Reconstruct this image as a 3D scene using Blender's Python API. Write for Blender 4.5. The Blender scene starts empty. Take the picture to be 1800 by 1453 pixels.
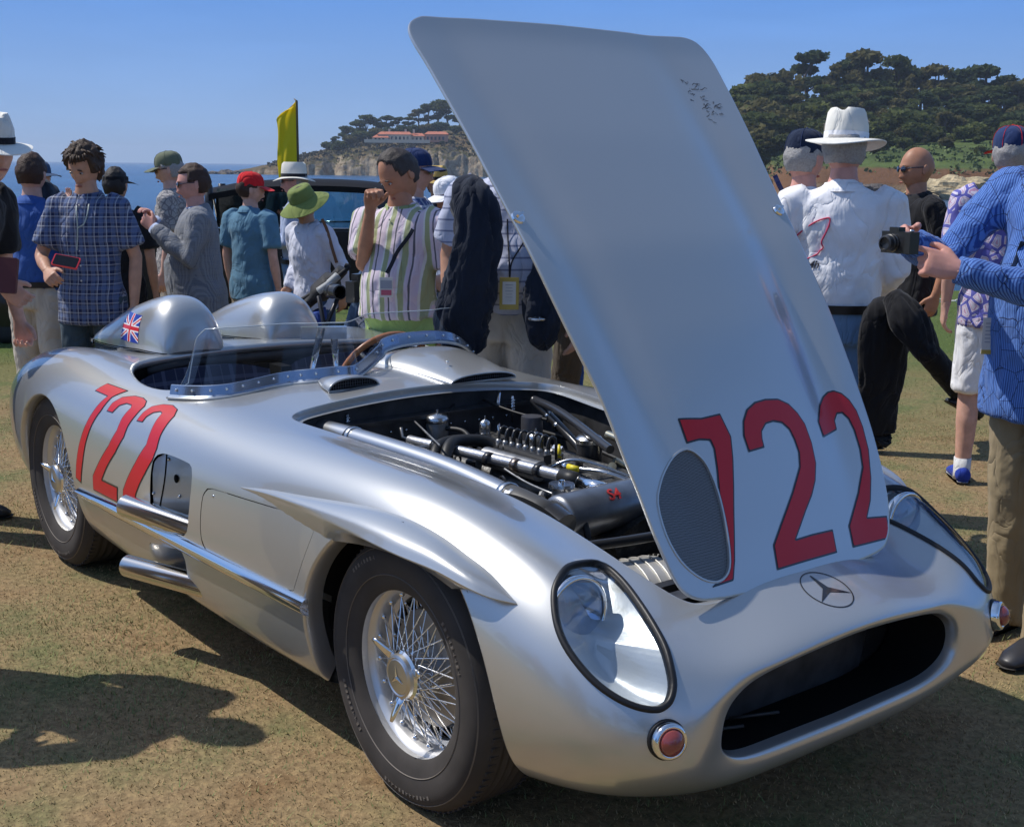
import bpy, math, random
import numpy as np
from mathutils import Vector, Matrix
R = math.radians
rng = np.random.default_rng(7)
random.seed(7)
sc = bpy.context.scene
col = sc.collection

# ---------------------------------------------------------------- camera
cam_d = bpy.data.cameras.new('camera')
cam_o = bpy.data.objects.new('camera', cam_d)
col.objects.link(cam_o)
CP = np.array([2.37896676, -2.26681219, 1.53963207])
_yaw, _pit, _rol = 2.4727572, -0.19567429, 0.01025475
_d = np.array([math.cos(_yaw)*math.cos(_pit), math.sin(_yaw)*math.cos(_pit), math.sin(_pit)])
_r = np.cross(_d, [0, 0, 1]); _r /= np.linalg.norm(_r); _u = np.cross(_r, _d)
_r, _u = math.cos(_rol)*_r+math.sin(_rol)*_u, -math.sin(_rol)*_r+math.cos(_rol)*_u
cam_o.matrix_world = Matrix(((_r[0], _u[0], -_d[0], CP[0]), (_r[1], _u[1], -_d[1], CP[1]), (_r[2], _u[2], -_d[2], CP[2]), (0, 0, 0, 1)))
cam_d.sensor_width = 36; cam_d.lens = 36*2198.888/1800
cam_d.clip_start = 0.05; cam_d.clip_end = 60000
sc.camera = cam_o

# ---------------------------------------------------------------- light
SUN = Vector((-0.60, -0.42, 1.0)).normalized()
sun_el = math.asin(SUN.z); sun_az = math.atan2(SUN.x, SUN.y)
sc.world = bpy.data.worlds.new('World'); sc.world.use_nodes = True
wn = sc.world.node_tree; bg = wn.nodes['Background']
sky = wn.nodes.new('ShaderNodeTexSky'); sky.sky_type = 'NISHITA'; sky.sun_disc = False
sky.sun_elevation = sun_el; sky.sun_rotation = sun_az
sky.altitude = 0; sky.air_density = 1.0; sky.dust_density = 0.35; sky.ozone_density = 2.5
bg.inputs['Strength'].default_value = 0.125
# clear maritime sky: the band just above the horizon is pale blue all the way round
tcw = wn.nodes.new('ShaderNodeTexCoord'); sep = wn.nodes.new('ShaderNodeSeparateXYZ'); wn.links.new(tcw.outputs['Generated'], sep.inputs[0])
mrw = wn.nodes.new('ShaderNodeMapRange'); mrw.inputs[1].default_value = .16; mrw.inputs[2].default_value = .60; mrw.inputs[3].default_value = .97; mrw.inputs[4].default_value = .0
wn.links.new(sep.outputs[2], mrw.inputs[0])
mxw = wn.nodes.new('ShaderNodeMix'); mxw.data_type = 'RGBA'; wn.links.new(mrw.outputs[0], mxw.inputs[0])
rw = wn.nodes.new('ShaderNodeValToRGB'); wn.links.new(sep.outputs[2], rw.inputs[0])
e = rw.color_ramp.elements; e[0].position = 0.; e[0].color = (2.05, 3.25, 5.2, 1); e[1].position = .30; e[1].color = (.70, 1.75, 4.7, 1)
q_ = rw.color_ramp.elements.new(.12); q_.color = (.90, 2.22, 5.4, 1)
nsw = wn.nodes.new('ShaderNodeTexNoise'); nsw.inputs['Scale'].default_value = 3.; nsw.inputs['Detail'].default_value = 4
mpw = wn.nodes.new('ShaderNodeMapping'); mpw.inputs['Scale'].default_value = (1, 1, 7); wn.links.new(tcw.outputs['Generated'], mpw.inputs[0]); wn.links.new(mpw.outputs[0], nsw.inputs['Vector'])
mrn = wn.nodes.new('ShaderNodeMapRange'); mrn.inputs[1].default_value = .5; mrn.inputs[2].default_value = .85; mrn.inputs[3].default_value = 1.; mrn.inputs[4].default_value = 1.16; wn.links.new(nsw.outputs[0], mrn.inputs[0])
wn.links.new(sky.outputs[0], mxw.inputs[6]); wn.links.new(rw.outputs[0], mxw.inputs[7])
vmw = wn.nodes.new('ShaderNodeVectorMath'); vmw.operation = 'SCALE'; wn.links.new(mxw.outputs[2], vmw.inputs[0]); wn.links.new(mrn.outputs[0], vmw.inputs['Scale'])
wn.links.new(vmw.outputs[0], bg.inputs['Color'])
sl = bpy.data.lights.new('sun', 'SUN'); sl.energy = 3.5; sl.angle = R(0.55); sl.color = (1, 0.95, 0.88)
so = bpy.data.objects.new('sun', sl); col.objects.link(so)
so.rotation_euler = SUN.to_track_quat('Z', 'Y').to_euler()
sc.view_settings.view_transform = 'Standard'; sc.view_settings.look = 'None'
sc.view_settings.exposure = 0.20; sc.view_settings.gamma = 1; sc.view_settings.use_curve_mapping = False

# ---------------------------------------------------------------- helpers
MATS = {}
def mat(name, color=(.5, .5, .5), rough=.6, metal=0., coat=0., noise=None, bump=None, spec=.5, alpha=None, trans=0., ior=1.45, sheen=0., emit=None, coatr=.04):
    if name in MATS: return MATS[name]
    m = bpy.data.materials.new(name); m.use_nodes = True; MATS[name] = m
    nt = m.node_tree; b = nt.nodes['Principled BSDF']
    b.inputs['Base Color'].default_value = (*color, 1); b.inputs['Roughness'].default_value = rough
    b.inputs['Metallic'].default_value = metal; b.inputs['Coat Weight'].default_value = coat
    b.inputs['Coat Roughness'].default_value = coatr
    b.inputs['Specular IOR Level'].default_value = spec; b.inputs['IOR'].default_value = ior
    b.inputs['Transmission Weight'].default_value = trans
    b.inputs['Sheen Weight'].default_value = sheen
    if alpha is not None: b.inputs['Alpha'].default_value = alpha
    if emit: b.inputs['Emission Color'].default_value = (*emit[0], 1); b.inputs['Emission Strength'].default_value = emit[1]
    if noise:   # (scale, amount): value mottling, + roughness
        tc = nt.nodes.new('ShaderNodeTexCoord'); n = nt.nodes.new('ShaderNodeTexNoise'); n.inputs['Scale'].default_value = noise[0]; n.inputs['Detail'].default_value = 5
        nt.links.new(tc.outputs['Object'], n.inputs['Vector'])
        mx = nt.nodes.new('ShaderNodeMix'); mx.data_type = 'RGBA'
        a = noise[1]
        mx.inputs[6].default_value = tuple(max(0, c*(1-a)) for c in color)+(1,); mx.inputs[7].default_value = tuple(min(1, c*(1+a)) for c in color)+(1,)
        rp = nt.nodes.new('ShaderNodeMapRange'); rp.inputs[1].default_value = .3; rp.inputs[2].default_value = .7
        nt.links.new(n.outputs[0], rp.inputs[0]); nt.links.new(rp.outputs[0], mx.inputs[0]); nt.links.new(mx.outputs[2], b.inputs['Base Color'])
    if bump:    # (scale, strength, distance)
        tc = nt.nodes.new('ShaderNodeTexCoord'); n = nt.nodes.new('ShaderNodeTexNoise'); n.inputs['Scale'].default_value = bump[0]; n.inputs['Detail'].default_value = 4
        nt.links.new(tc.outputs['Object'], n.inputs['Vector'])
        bp = nt.nodes.new('ShaderNodeBump'); bp.inputs['Strength'].default_value = bump[1]; bp.inputs['Distance'].default_value = bump[2]
        nt.links.new(n.outputs[0], bp.inputs['Height']); nt.links.new(bp.outputs[0], b.inputs['Normal'])
    return m

class G:
    """collects geometry for ONE mesh"""
    def __init__(s): s.v = []; s.f = []; s.mi = []; s.n = 0
    def add(s, v, f, mi=0):
        v = np.asarray(v, float).reshape(-1, 3); o = s.n
        s.v.append(v); s.n += len(v)
        s.f += [tuple(i+o for i in q) for q in f]; s.mi += [mi]*len(f)
        return s
    def build(s, name, mats, parent=None, smooth=True, mtx=None, auto=None):
        v = np.concatenate(s.v) if s.v else np.zeros((0, 3))
        return mk(name, v, s.f, mats, parent, smooth, s.mi, auto=auto)

def mk(name, v, f, mats, parent=None, smooth=True, mi=None, normals=None, auto=None):
    me = bpy.data.meshes.new(name)
    me.from_pydata(np.asarray(v, float).tolist(), [], [tuple(int(i) for i in q) for q in f])
    if not isinstance(mats, (list, tuple)): mats = [mats]
    for m in mats: me.materials.append(m)
    if mi is not None and len(mats) > 1: me.polygons.foreach_set('material_index', np.array(mi, dtype=np.int32))
    me.polygons.foreach_set('use_smooth', np.full(len(me.polygons), smooth))
    if normals is not None: me.normals_split_custom_set_from_vertices(np.asarray(normals).tolist())
    elif auto: me.set_sharp_from_angle(angle=R(auto))
    me.update()
    o = bpy.data.objects.new(name, me); col.objects.link(o)
    if parent is not None: o.parent = parent
    return o

def tag(o, label=None, cat=None, group=None, kind=None):
    if label: o['label'] = label
    if cat: o['category'] = cat
    if group: o['group'] = group
    if kind: o['kind'] = kind
    return o
def empty(name, loc=(0, 0, 0), rz=0, label=None, cat=None, group=None):
    o = bpy.data.objects.new(name, None); col.objects.link(o); o.empty_display_size = .1
    o.location = loc; o.rotation_euler = (0, 0, rz)
    return tag(o, label, cat, group)

def nrm(a):
    a = np.asarray(a, float); return a/(np.linalg.norm(a)+1e-12)
def tube(path, rad, n=10, cap=True, flat=None, up=None, closed=False):
    """sweep; rad scalar / list / list of (a,b) ; returns v,f"""
    P = np.asarray(path, float); k = len(P)
    rad = np.asarray(rad, float)
    if rad.ndim == 0: rad = np.full((k, 2), float(rad))
    elif rad.ndim == 1: rad = np.stack([rad, rad], 1) if len(rad) == k else np.tile(rad, (k, 1))
    T = np.gradient(P, axis=0) if not closed else (np.roll(P, -1, 0)-np.roll(P, 1, 0))
    T /= np.linalg.norm(T, axis=1)[:, None]+1e-12
    a = np.array(up if up is not None else ([0, 0, 1] if abs(T[0][2]) < .9 else [1, 0, 0]), float)
    V = []; th = np.linspace(0, 2*math.pi, n, endpoint=False)
    x = nrm(a-T[0]*(a@T[0]))
    for i in range(k):
        x = (a-T[i]*(a@T[i])) if up is not None else (x-T[i]*(x@T[i]))
        x = nrm(x); y = np.cross(T[i], x)
        V.append(P[i]+np.cos(th)[:, None]*x*rad[i][0]+np.sin(th)[:, None]*y*rad[i][1])
    V = np.concatenate(V); F = []
    for i in range(k if closed else k-1):
        for j in range(n):
            a_ = i*n+j; b_ = i*n+(j+1) % n; c_ = ((i+1) % k)*n+(j+1) % n; d_ = ((i+1) % k)*n+j
            F.append((a_, b_, c_, d_))
    if cap and not closed:
        F.append(tuple(range(n))[::-1]); F.append(tuple((k-1)*n+j for j in range(n)))
    return V, F
def cr(pts, n=8, closed=False):
    """Catmull-Rom resample"""
    P = np.asarray(pts, float); k = len(P); out = []
    for i in range(k if closed else k-1):
        if closed: p0, p1, p2, p3 = P[(i-1) % k], P[i], P[(i+1) % k], P[(i+2) % k]
        else: p0 = P[i-1] if i > 0 else 2*P[0]-P[1]; p1 = P[i]; p2 = P[i+1]; p3 = P[i+2] if i+2 < k else 2*P[-1]-P[-2]
        for t in np.linspace(0, 1, n, endpoint=False):
            out.append(.5*((2*p1)+(-p0+p2)*t+(2*p0-5*p1+4*p2-p3)*t*t+(-p0+3*p1-3*p2+p3)*t**3))
    if not closed: out.append(P[-1])
    return np.array(out)
def lathe(prof, n=32, axis=2, center=(0, 0, 0), closed=False):
    """prof: (r,h) list revolved"""
    th = np.linspace(0, 2*math.pi, n, endpoint=False); V = []; k = len(prof)
    for r, h in prof:
        p = np.zeros((n, 3)); p[:, (axis+1) % 3] = r*np.cos(th); p[:, (axis+2) % 3] = r*np.sin(th); p[:, axis] = h; V.append(p)
    V = np.concatenate(V)+np.array(center); F = []
    for i in range(k if closed else k-1):
        for j in range(n): F.append((i*n+j, i*n+(j+1) % n, ((i+1) % k)*n+(j+1) % n, ((i+1) % k)*n+j))
    return V, F
def box(c, s, rot=None):
    x = np.array([[-1, -1, -1], [1, -1, -1], [1, 1, -1], [-1, 1, -1], [-1, -1, 1], [1, -1, 1], [1, 1, 1], [-1, 1, 1]])*np.array(s)/2.
    if rot is not None: x = x@np.array(rot).T
    return x+np.array(c), [(3, 2, 1, 0), (4, 5, 6, 7), (0, 1, 5, 4), (1, 2, 6, 5), (2, 3, 7, 6), (3, 0, 4, 7)]
def ell(c, r, n=14, m=9, rot=None):
    V = []; 
    for i in range(m+1):
        ph = math.pi*i/m
        for j in range(n):
            th = 2*math.pi*j/n; V.append((math.sin(ph)*math.cos(th), math.sin(ph)*math.sin(th), math.cos(ph)))
    V = np.array(V)*np.array(r)
    if rot is not None: V = V@np.array(rot).T
    F = [(i*n+j, (i+1)*n+j, (i+1)*n+(j+1) % n, i*n+(j+1) % n) for i in range(m) for j in range(n)]
    return V+np.array(c), F
def rotm(ax, deg):
    return np.array(Matrix.Rotation(R(deg), 3, ax))
def grid_faces(nu, nv, closed_v=False):
    F = []
    for i in range(nu-1):
        for j in range(nv if closed_v else nv-1):
            F.append((i*nv+j, i*nv+(j+1) % nv, (i+1)*nv+(j+1) % nv, (i+1)*nv+j))
    return F

def glass_mat(name, tint=(1, 1, 1), a=.1, rough=.02):
    m = bpy.data.materials.new(name); m.use_nodes = True; nt = m.node_tree; nt.nodes.clear()
    o = nt.nodes.new('ShaderNodeOutputMaterial'); t = nt.nodes.new('ShaderNodeBsdfTransparent'); t.inputs[0].default_value = (*tint, 1)
    g = nt.nodes.new('ShaderNodeBsdfGlossy'); g.inputs['Roughness'].default_value = rough
    fr = nt.nodes.new('ShaderNodeLayerWeight'); fr.inputs['Blend'].default_value = .5
    pw = nt.nodes.new('ShaderNodeMath'); pw.operation = 'POWER'; pw.inputs[1].default_value = 4.; nt.links.new(fr.outputs['Facing'], pw.inputs[0])
    mp = nt.nodes.new('ShaderNodeMath'); mp.operation = 'MULTIPLY_ADD'; mp.inputs[1].default_value = .85; mp.inputs[2].default_value = .04+a*.2
    mx = nt.nodes.new('ShaderNodeMixShader')
    nt.links.new(pw.outputs[0], mp.inputs[0]); nt.links.new(mp.outputs[0], mx.inputs[0]); nt.links.new(t.outputs[0], mx.inputs[1]); nt.links.new(g.outputs[0], mx.inputs[2]); nt.links.new(mx.outputs[0], o.inputs[0])
    return m

# ---------------------------------------------------------------- spline surface used for the car body
def interp_mat(n):
    A = np.zeros((n+2, n+2))
    A[0, :3] = [1, -2, 1]; A[-1, -3:] = [1, -2, 1]
    for i in range(n): A[i+1, i:i+3] = [1/6, 4/6, 1/6]
    return np.linalg.inv(A)
class Surf:
    def __init__(s, net):           # net (nu,nv,3) interpolated points
        net = np.asarray(net, float); nu, nv, _ = net.shape; s.nu, s.nv = nu, nv
        Bu = interp_mat(nu)[:, 1:-1]; Bv = interp_mat(nv)[:, 1:-1]
        s.c = np.einsum('ai,ijk,bj->abk', Bu, net, Bv)
    def ev(s, uv, du=0, dv=0):
        u = np.clip(uv[:, 0], 0, s.nu-1-1e-9); v = np.clip(uv[:, 1], 0, s.nv-1-1e-9)
        iu = u.astype(int); iv = v.astype(int); a = u-iu; b = v-iv
        def W(t, d):
            if d == 0: return np.stack([(1-t)**3, 3*t**3-6*t**2+4, -3*t**3+3*t**2+3*t+1, t**3], 1)/6
            return np.stack([-3*(1-t)**2, 9*t**2-12*t, -9*t**2+6*t+3, 3*t**2], 1)/6
        wu = W(a, du); wv = W(b, dv); out = 0
        for i in range(4):
            for j in range(4): out = out+(wu[:, i]*wv[:, j])[:, None]*s.c[iu+i, iv+j]
        return out
    def nm(s, uv):
        n = np.cross(s.ev(uv, 1, 0), s.ev(uv, 0, 1))*getattr(s, 'sgn', 1); return n/(np.linalg.norm(n, axis=1)[:, None]+1e-12)
class Patch:
    """a piece of a surface: uv vertices + faces, clippable by g(uv,P)"""
    def __init__(s, surf, uv, faces): s.s = surf; s.uv = np.asarray(uv, float); s.f = faces; s.loops = []
    @staticmethod
    def grid(surf, us, vs):
        U, V = np.meshgrid(us, vs, indexing='ij')
        return Patch(surf, np.stack([U.ravel(), V.ravel()], 1), grid_faces(len(us), len(vs)))
    def P(s): return s.s.ev(s.uv)
    def N(s): return s.s.nm(s.uv)
    def clip(s, g, iso=0., keep=-1):
        """keep where keep*(g-iso)>=0 ; keep=-1 -> g<=iso kept. returns new Patch, with .cut edges"""
        gg = lambda uv: keep*(g(uv, s.s.ev(uv))-iso)
        val = gg(s.uv); ins = val >= 0
        newf = []; edges = {}; cuts = []; cnt = [0]; pend = []
        n0 = len(s.uv)
        def ev(a, b):
            k = (a, b) if a < b else (b, a)
            if k not in edges: edges[k] = n0+len(pend); pend.append(k)
            return edges[k]
        for f in s.f:
            m = [ins[i] for i in f]
            if all(m): newf.append(f); continue
            if not any(m): continue
            poly = []; k = len(f)
            for i in range(k):
                a, b = f[i], f[(i+1) % k]
                if m[i]: poly.append(a)
                if m[i] != m[(i+1) % k]: poly.append(ev(a, b))
            if len(poly) >= 3: newf.append(tuple(poly))
            nn = [p for p in poly if p >= n0]
            if len(nn) == 2: cuts.append(tuple(nn))
        uv = s.uv
        if pend:
            K = np.array(pend); A = s.uv[K[:, 0]]; B = s.uv[K[:, 1]]; sa = val[K[:, 0]] >= 0
            lo = np.zeros(len(K)); hi = np.ones(len(K))
            for _ in range(14):
                t = (lo+hi)/2; q = gg(A+(B-A)*t[:, None]) >= 0
                same = q == sa; lo = np.where(same, t, lo); hi = np.where(same, hi, t)
            t = np.clip((lo+hi)/2, .0005, .9995); uv = np.concatenate([uv, A+(B-A)*t[:, None]])
        used = np.zeros(len(uv), bool)
        for f in newf: used[list(f)] = True
        idx = np.cumsum(used)-1
        r = Patch(s.s, uv[used], [tuple(idx[i] for i in f) for f in newf])
        r.loops = chain([(idx[a], idx[b]) for a, b in cuts if used[a] and used[b]])
        return r
def chain(E):
    nb = {}
    for a, b in E: nb.setdefault(a, []).append(b); nb.setdefault(b, []).append(a)
    seen = set(); out = []
    for st in sorted(nb, key=lambda k: len(nb[k])):
        if st in seen: continue
        L = [st]; seen.add(st)
        while True:
            nx = [q for q in nb[L[-1]] if q not in seen]
            if not nx: break
            L.append(nx[0]); seen.add(nx[0])
        closed = len(L) > 2 and L[0] in nb[L[-1]]
        out.append((L, closed))
    return out
def sdf_poly(poly):
    """signed distance (neg inside) to closed 2D polygon"""
    A = np.asarray(poly, float); B = np.roll(A, -1, 0)
    def f(Q):
        d = np.full(len(Q), 1e9); ins = np.zeros(len(Q), bool)
        for a, b in zip(A, B):
            ab = b-a; t = np.clip(((Q-a)@ab)/(ab@ab+1e-15), 0, 1)
            d = np.minimum(d, np.linalg.norm(Q-a-t[:, None]*ab, axis=1))
            c = ((a[1] > Q[:, 1]) != (b[1] > Q[:, 1]))
            with np.errstate(divide='ignore', invalid='ignore'):
                c &= Q[:, 0] < (b[0]-a[0])*(Q[:, 1]-a[1])/(b[1]-a[1])+a[0]
            ins ^= c
        return np.where(ins, -d, d)
    return f
def pobj(name, p, m, parent, off=0., xf=None, flip=False, P=None):
    """object from patch, offset along normal, optional transform fn"""
    N = p.N(); V = (p.P() if P is None else P)+N*off
    if xf: V, N = xf(V, N)
    f = p.f; k = [q for q in f[::max(1, len(f)//50)]]
    w = sum(float(np.sign(np.cross(V[q[1]]-V[q[0]], V[q[2]]-V[q[0]])@N[q[0]])) for q in k)
    if w < 0: f = [q[::-1] for q in f]
    if flip: f = [q[::-1] for q in f]; N = -N
    return mk(name, V, f, m, parent, True, None, N)
def strip(name, loopV, loopN, closed, prof, m, parent, xf=None):
    """sweep along a boundary loop; prof list of (a,b): a = sideways (binormal), b= along normal"""
    V = np.asarray(loopV); N = np.asarray(loopN); k = len(V)
    T = (np.roll(V, -1, 0)-np.roll(V, 1, 0)) if closed else np.gradient(V, axis=0)
    T /= np.linalg.norm(T, axis=1)[:, None]+1e-12
    Bn = np.cross(T, N); Bn /= np.linalg.norm(Bn, axis=1)[:, None]+1e-12
    rows = [V+Bn*a+N*b for a, b in prof]; A = np.stack(rows, 1).reshape(-1, 3); n = len(prof)
    F = []
    for i in range(k if closed else k-1):
        for j in range(n-1): F.append((i*n+j, i*n+j+1, ((i+1) % k)*n+j+1, ((i+1) % k)*n+j))
    if xf: A, _ = xf(A, A)
    return mk(name, A, F, m, parent, True, auto=50)

# ---------------------------------------------------------------- body control sections (right half: y stored positive)
# columns: A floor mid, B floor, C sill corner, D lower flank, E widest, F shoulder, G crown outer, H crown, I valley, J, K centre
def sec(x, *p): return [(x, *q) for q in p]
BODY = [
 sec(-3.40, (0,.40),(.10,.40),(.20,.40),(.26,.43),(.28,.50),(.26,.56),(.22,.60),(.18,.62),(.13,.63),(.06,.635),(0,.635)),
 sec(-3.28, (0,.28),(.22,.28),(.40,.30),(.50,.38),(.53,.50),(.51,.59),(.46,.65),(.38,.68),(.26,.69),(.13,.695),(0,.695)),
 sec(-3.02, (0,.20),(.30,.20),(.55,.23),(.68,.35),(.71,.50),(.69,.62),(.62,.70),(.52,.735),(.37,.74),(.19,.745),(0,.745)),
 sec(-2.68, (0,.17),(.33,.17),(.62,.19),(.755,.32),(.785,.50),(.765,.67),(.69,.765),(.58,.80),(.42,.785),(.2,.785),(0,.785)),
 sec(-2.34, (0,.16),(.34,.16),(.64,.18),(.775,.31),(.805,.49),(.785,.68),(.71,.79),(.60,.83),(.43,.812),(.2,.820),(0,.825)),
 sec(-2.00, (0,.16),(.34,.16),(.65,.17),(.775,.29),(.805,.47),(.785,.66),(.715,.775),(.60,.82),(.44,.828),(.2,.838),(0,.84)),
 sec(-1.60, (0,.16),(.34,.16),(.66,.17),(.77,.27),(.80,.45),(.778,.64),(.715,.75),(.61,.802),(.46,.818),(.22,.832),(0,.836)),
 sec(-1.20, (0,.16),(.34,.16),(.66,.165),(.765,.26),(.795,.44),(.775,.625),(.715,.735),(.61,.785),(.47,.805),(.24,.838),(0,.848)),
 sec(-.80, (0,.16),(.34,.16),(.66,.165),(.762,.26),(.79,.44),(.773,.625),(.715,.735),(.61,.785),(.485,.79),(.24,.80),(0,.805)),
 sec(-.40, (0,.16),(.34,.16),(.655,.17),(.758,.27),(.787,.45),(.77,.635),(.715,.745),(.61,.793),(.475,.775),(.24,.79),(0,.80)),
 sec(0.0, (0,.16),(.34,.16),(.65,.18),(.752,.29),(.782,.47),(.765,.645),(.705,.75),(.60,.79),(.445,.755),(.22,.775),(0,.785)),
 sec(.30, (0,.165),(.33,.165),(.625,.195),(.735,.30),(.765,.46),(.748,.61),(.69,.70),(.59,.74),(.42,.695),(.20,.72),(0,.73)),
 [(.52,0,.175),(.52,.31,.175),(.535,.58,.215),(.55,.70,.31),(.555,.735,.43),(.545,.715,.555),(.53,.655,.635),(.52,.57,.665),(.515,.40,.63),(.51,.2,.65),(.51,0,.66)],
 [(.64,0,.19),(.635,.30,.19),(.66,.51,.235),(.70,.625,.32),(.71,.665,.41),(.70,.64,.505),(.68,.59,.56),(.665,.51,.58),(.65,.36,.57),(.645,.18,.60),(.64,0,.61)],
 [(.71,0,.22),(.705,.28,.22),(.72,.45,.255),(.765,.535,.325),(.775,.565,.39),(.768,.545,.455),(.755,.505,.495),(.745,.44,.522),(.738,.32,.537),(.745,.16,.560),(.745,0,.568)],
 [(.75,0,.262),(.745,.25,.262),(.75,.40,.280),(.772,.475,.335),(.782,.49,.392),(.78,.475,.45),(.775,.435,.485),(.77,.37,.505),(.775,.27,.52),(.783,.135,.537),(.785,0,.543)],
 [(.755,0,.292),(.75,.225,.292),(.753,.355,.303),(.762,.425,.342),(.77,.44,.392),(.77,.428,.44),(.768,.39,.472),(.768,.33,.493),(.775,.24,.508),(.783,.12,.522),(.785,0,.528)],
 [(.72,0,.304),(.715,.215,.304),(.72,.34,.314),(.728,.405,.348),(.733,.42,.392),(.733,.408,.434),(.73,.372,.463),(.73,.318,.482),(.735,.228,.496),(.743,.115,.509),(.746,0,.514)],
 [(.58,0,.297),(.58,.21,.297),(.58,.33,.31),(.58,.39,.345),(.58,.405,.39),(.58,.395,.43),(.58,.36,.458),(.58,.305,.476),(.58,.22,.488),(.58,.11,.50),(.58,0,.505)],
]
BODY = np.array(BODY, float)
half = BODY.copy(); half[:, :, 1] *= -1           # car's right side is -y
BODYN = np.concatenate([half, BODY[:, ::-1][:, 1:]], 1)
body = Surf(BODYN)
NU, NVV = BODYN.shape[:2]
# lateral plan outline of the hood (closed), x forward; symmetric
HX, HZ, HANG = .615, .60, 49.
HOODP = [(.615, 0), (.612, .2), (.603, .285), (.58, .340), (.53, .370), (.44, .390), (.30, .406), (.185, .418), (0, .440), (-.3, .464), (-.6, .49), (-.82, .517), (-.91, .51), (-.958, .465), (-.975, .38), (-.98, .2), (-.985, 0)]
HOODP = cr([(x, y) for x, y in HOODP]+[(x, -y) for x, y in HOODP[::-1]][1:-1], 4, True)

# outlines painted / cut on the body, in surface parameters
DEC = {'seven': [(5.303, 6.128), (5.706, 6.234), (5.576, 5.837), (5.52, 5.362), (5.419, 4.941), (5.344, 4.577), (5.289, 4.226), (5.202, 3.79), (5.077, 3.824), (5.123, 4.127), (5.186, 4.455), (5.276, 4.841), (5.375, 5.239), (5.444, 5.579), (5.491, 5.791), (5.214, 5.755)],
 'two': [(5.622, 5.424), (5.642, 5.694), (5.722, 5.979), (5.875, 6.198), (6.017, 6.263), (6.108, 6.221), (6.157, 6.054), (6.13, 5.661), (6.093, 5.345), (6.08, 5.066), (5.972, 4.704), (5.825, 4.386), (5.717, 4.118), (6.05, 4.158), (6.027, 3.887), (5.498, 3.825), (5.513, 4.087), (5.699, 4.496), (5.818, 4.756), (5.92, 5.128), (5.937, 5.468), (5.977, 5.819), (5.957, 5.894), (5.866, 5.869), (5.783, 5.719), (5.733, 5.456)],
 'two2': [(6.194, 5.568), (6.212, 5.882), (6.254, 6.147), (6.364, 6.362), (6.496, 6.472), (6.62, 6.408), (6.686, 6.176), (6.694, 5.811), (6.696, 5.508), (6.716, 5.198), (6.689, 4.944), (6.584, 4.633), (6.491, 4.398), (6.426, 4.217), (6.41, 4.088), (6.155, 4.0), (6.165, 4.172), (6.248, 4.399), (6.375, 4.727), (6.514, 5.17), (6.507, 5.486), (6.491, 5.832), (6.484, 6.089), (6.442, 6.117), (6.36, 5.995), (6.308, 5.792), (6.298, 5.613)],
 'panel': [(7.659, 4.872), (7.74, 4.956), (8.208, 5.02), (8.642, 5.074), (9.097, 5.127), (9.17, 5.105), (9.197, 5.011), (9.2, 4.883), (9.106, 4.426), (9.006, 4.035), (8.946, 3.967), (8.614, 3.951), (7.938, 3.939), (7.689, 3.951), (7.615, 4.099), (7.606, 4.419), (7.617, 4.754)],
 'cav': [(6.696, 4.524), (6.688, 4.904), (6.775, 5.127), (6.973, 5.208), (7.26, 5.225), (7.365, 5.16), (7.421, 4.777), (7.395, 4.169), (7.304, 3.973), (7.027, 3.963), (6.738, 3.968), (6.708, 4.25)],
 'cav2': [(6.584, 3.487), (6.916, 3.596), (7.229, 3.711), (7.28, 3.554), (7.249, 3.248), (7.226, 3.012), (6.976, 2.939), (6.68, 2.928), (6.42, 2.923)],
 'head': [(11.413, 7.655), (11.536, 7.181), (11.654, 6.702), (11.744, 6.219), (11.894, 5.749), (12.063, 5.426), (12.293, 5.18), (12.597, 4.975), (12.952, 4.883), (13.278, 4.933), (13.529, 5.123), (13.635, 5.546), (13.537, 6.176), (13.164, 6.863), (12.642, 7.335), (12.041, 7.687), (11.655, 7.834), (11.465, 7.822)],
 'headL': [(11.978, 13.375), (11.794, 13.02), (12.004, 12.646), (12.396, 12.455), (13.05, 12.569), (13.708, 13.175), (13.647, 14.565), (13.135, 15.352)]}

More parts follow.
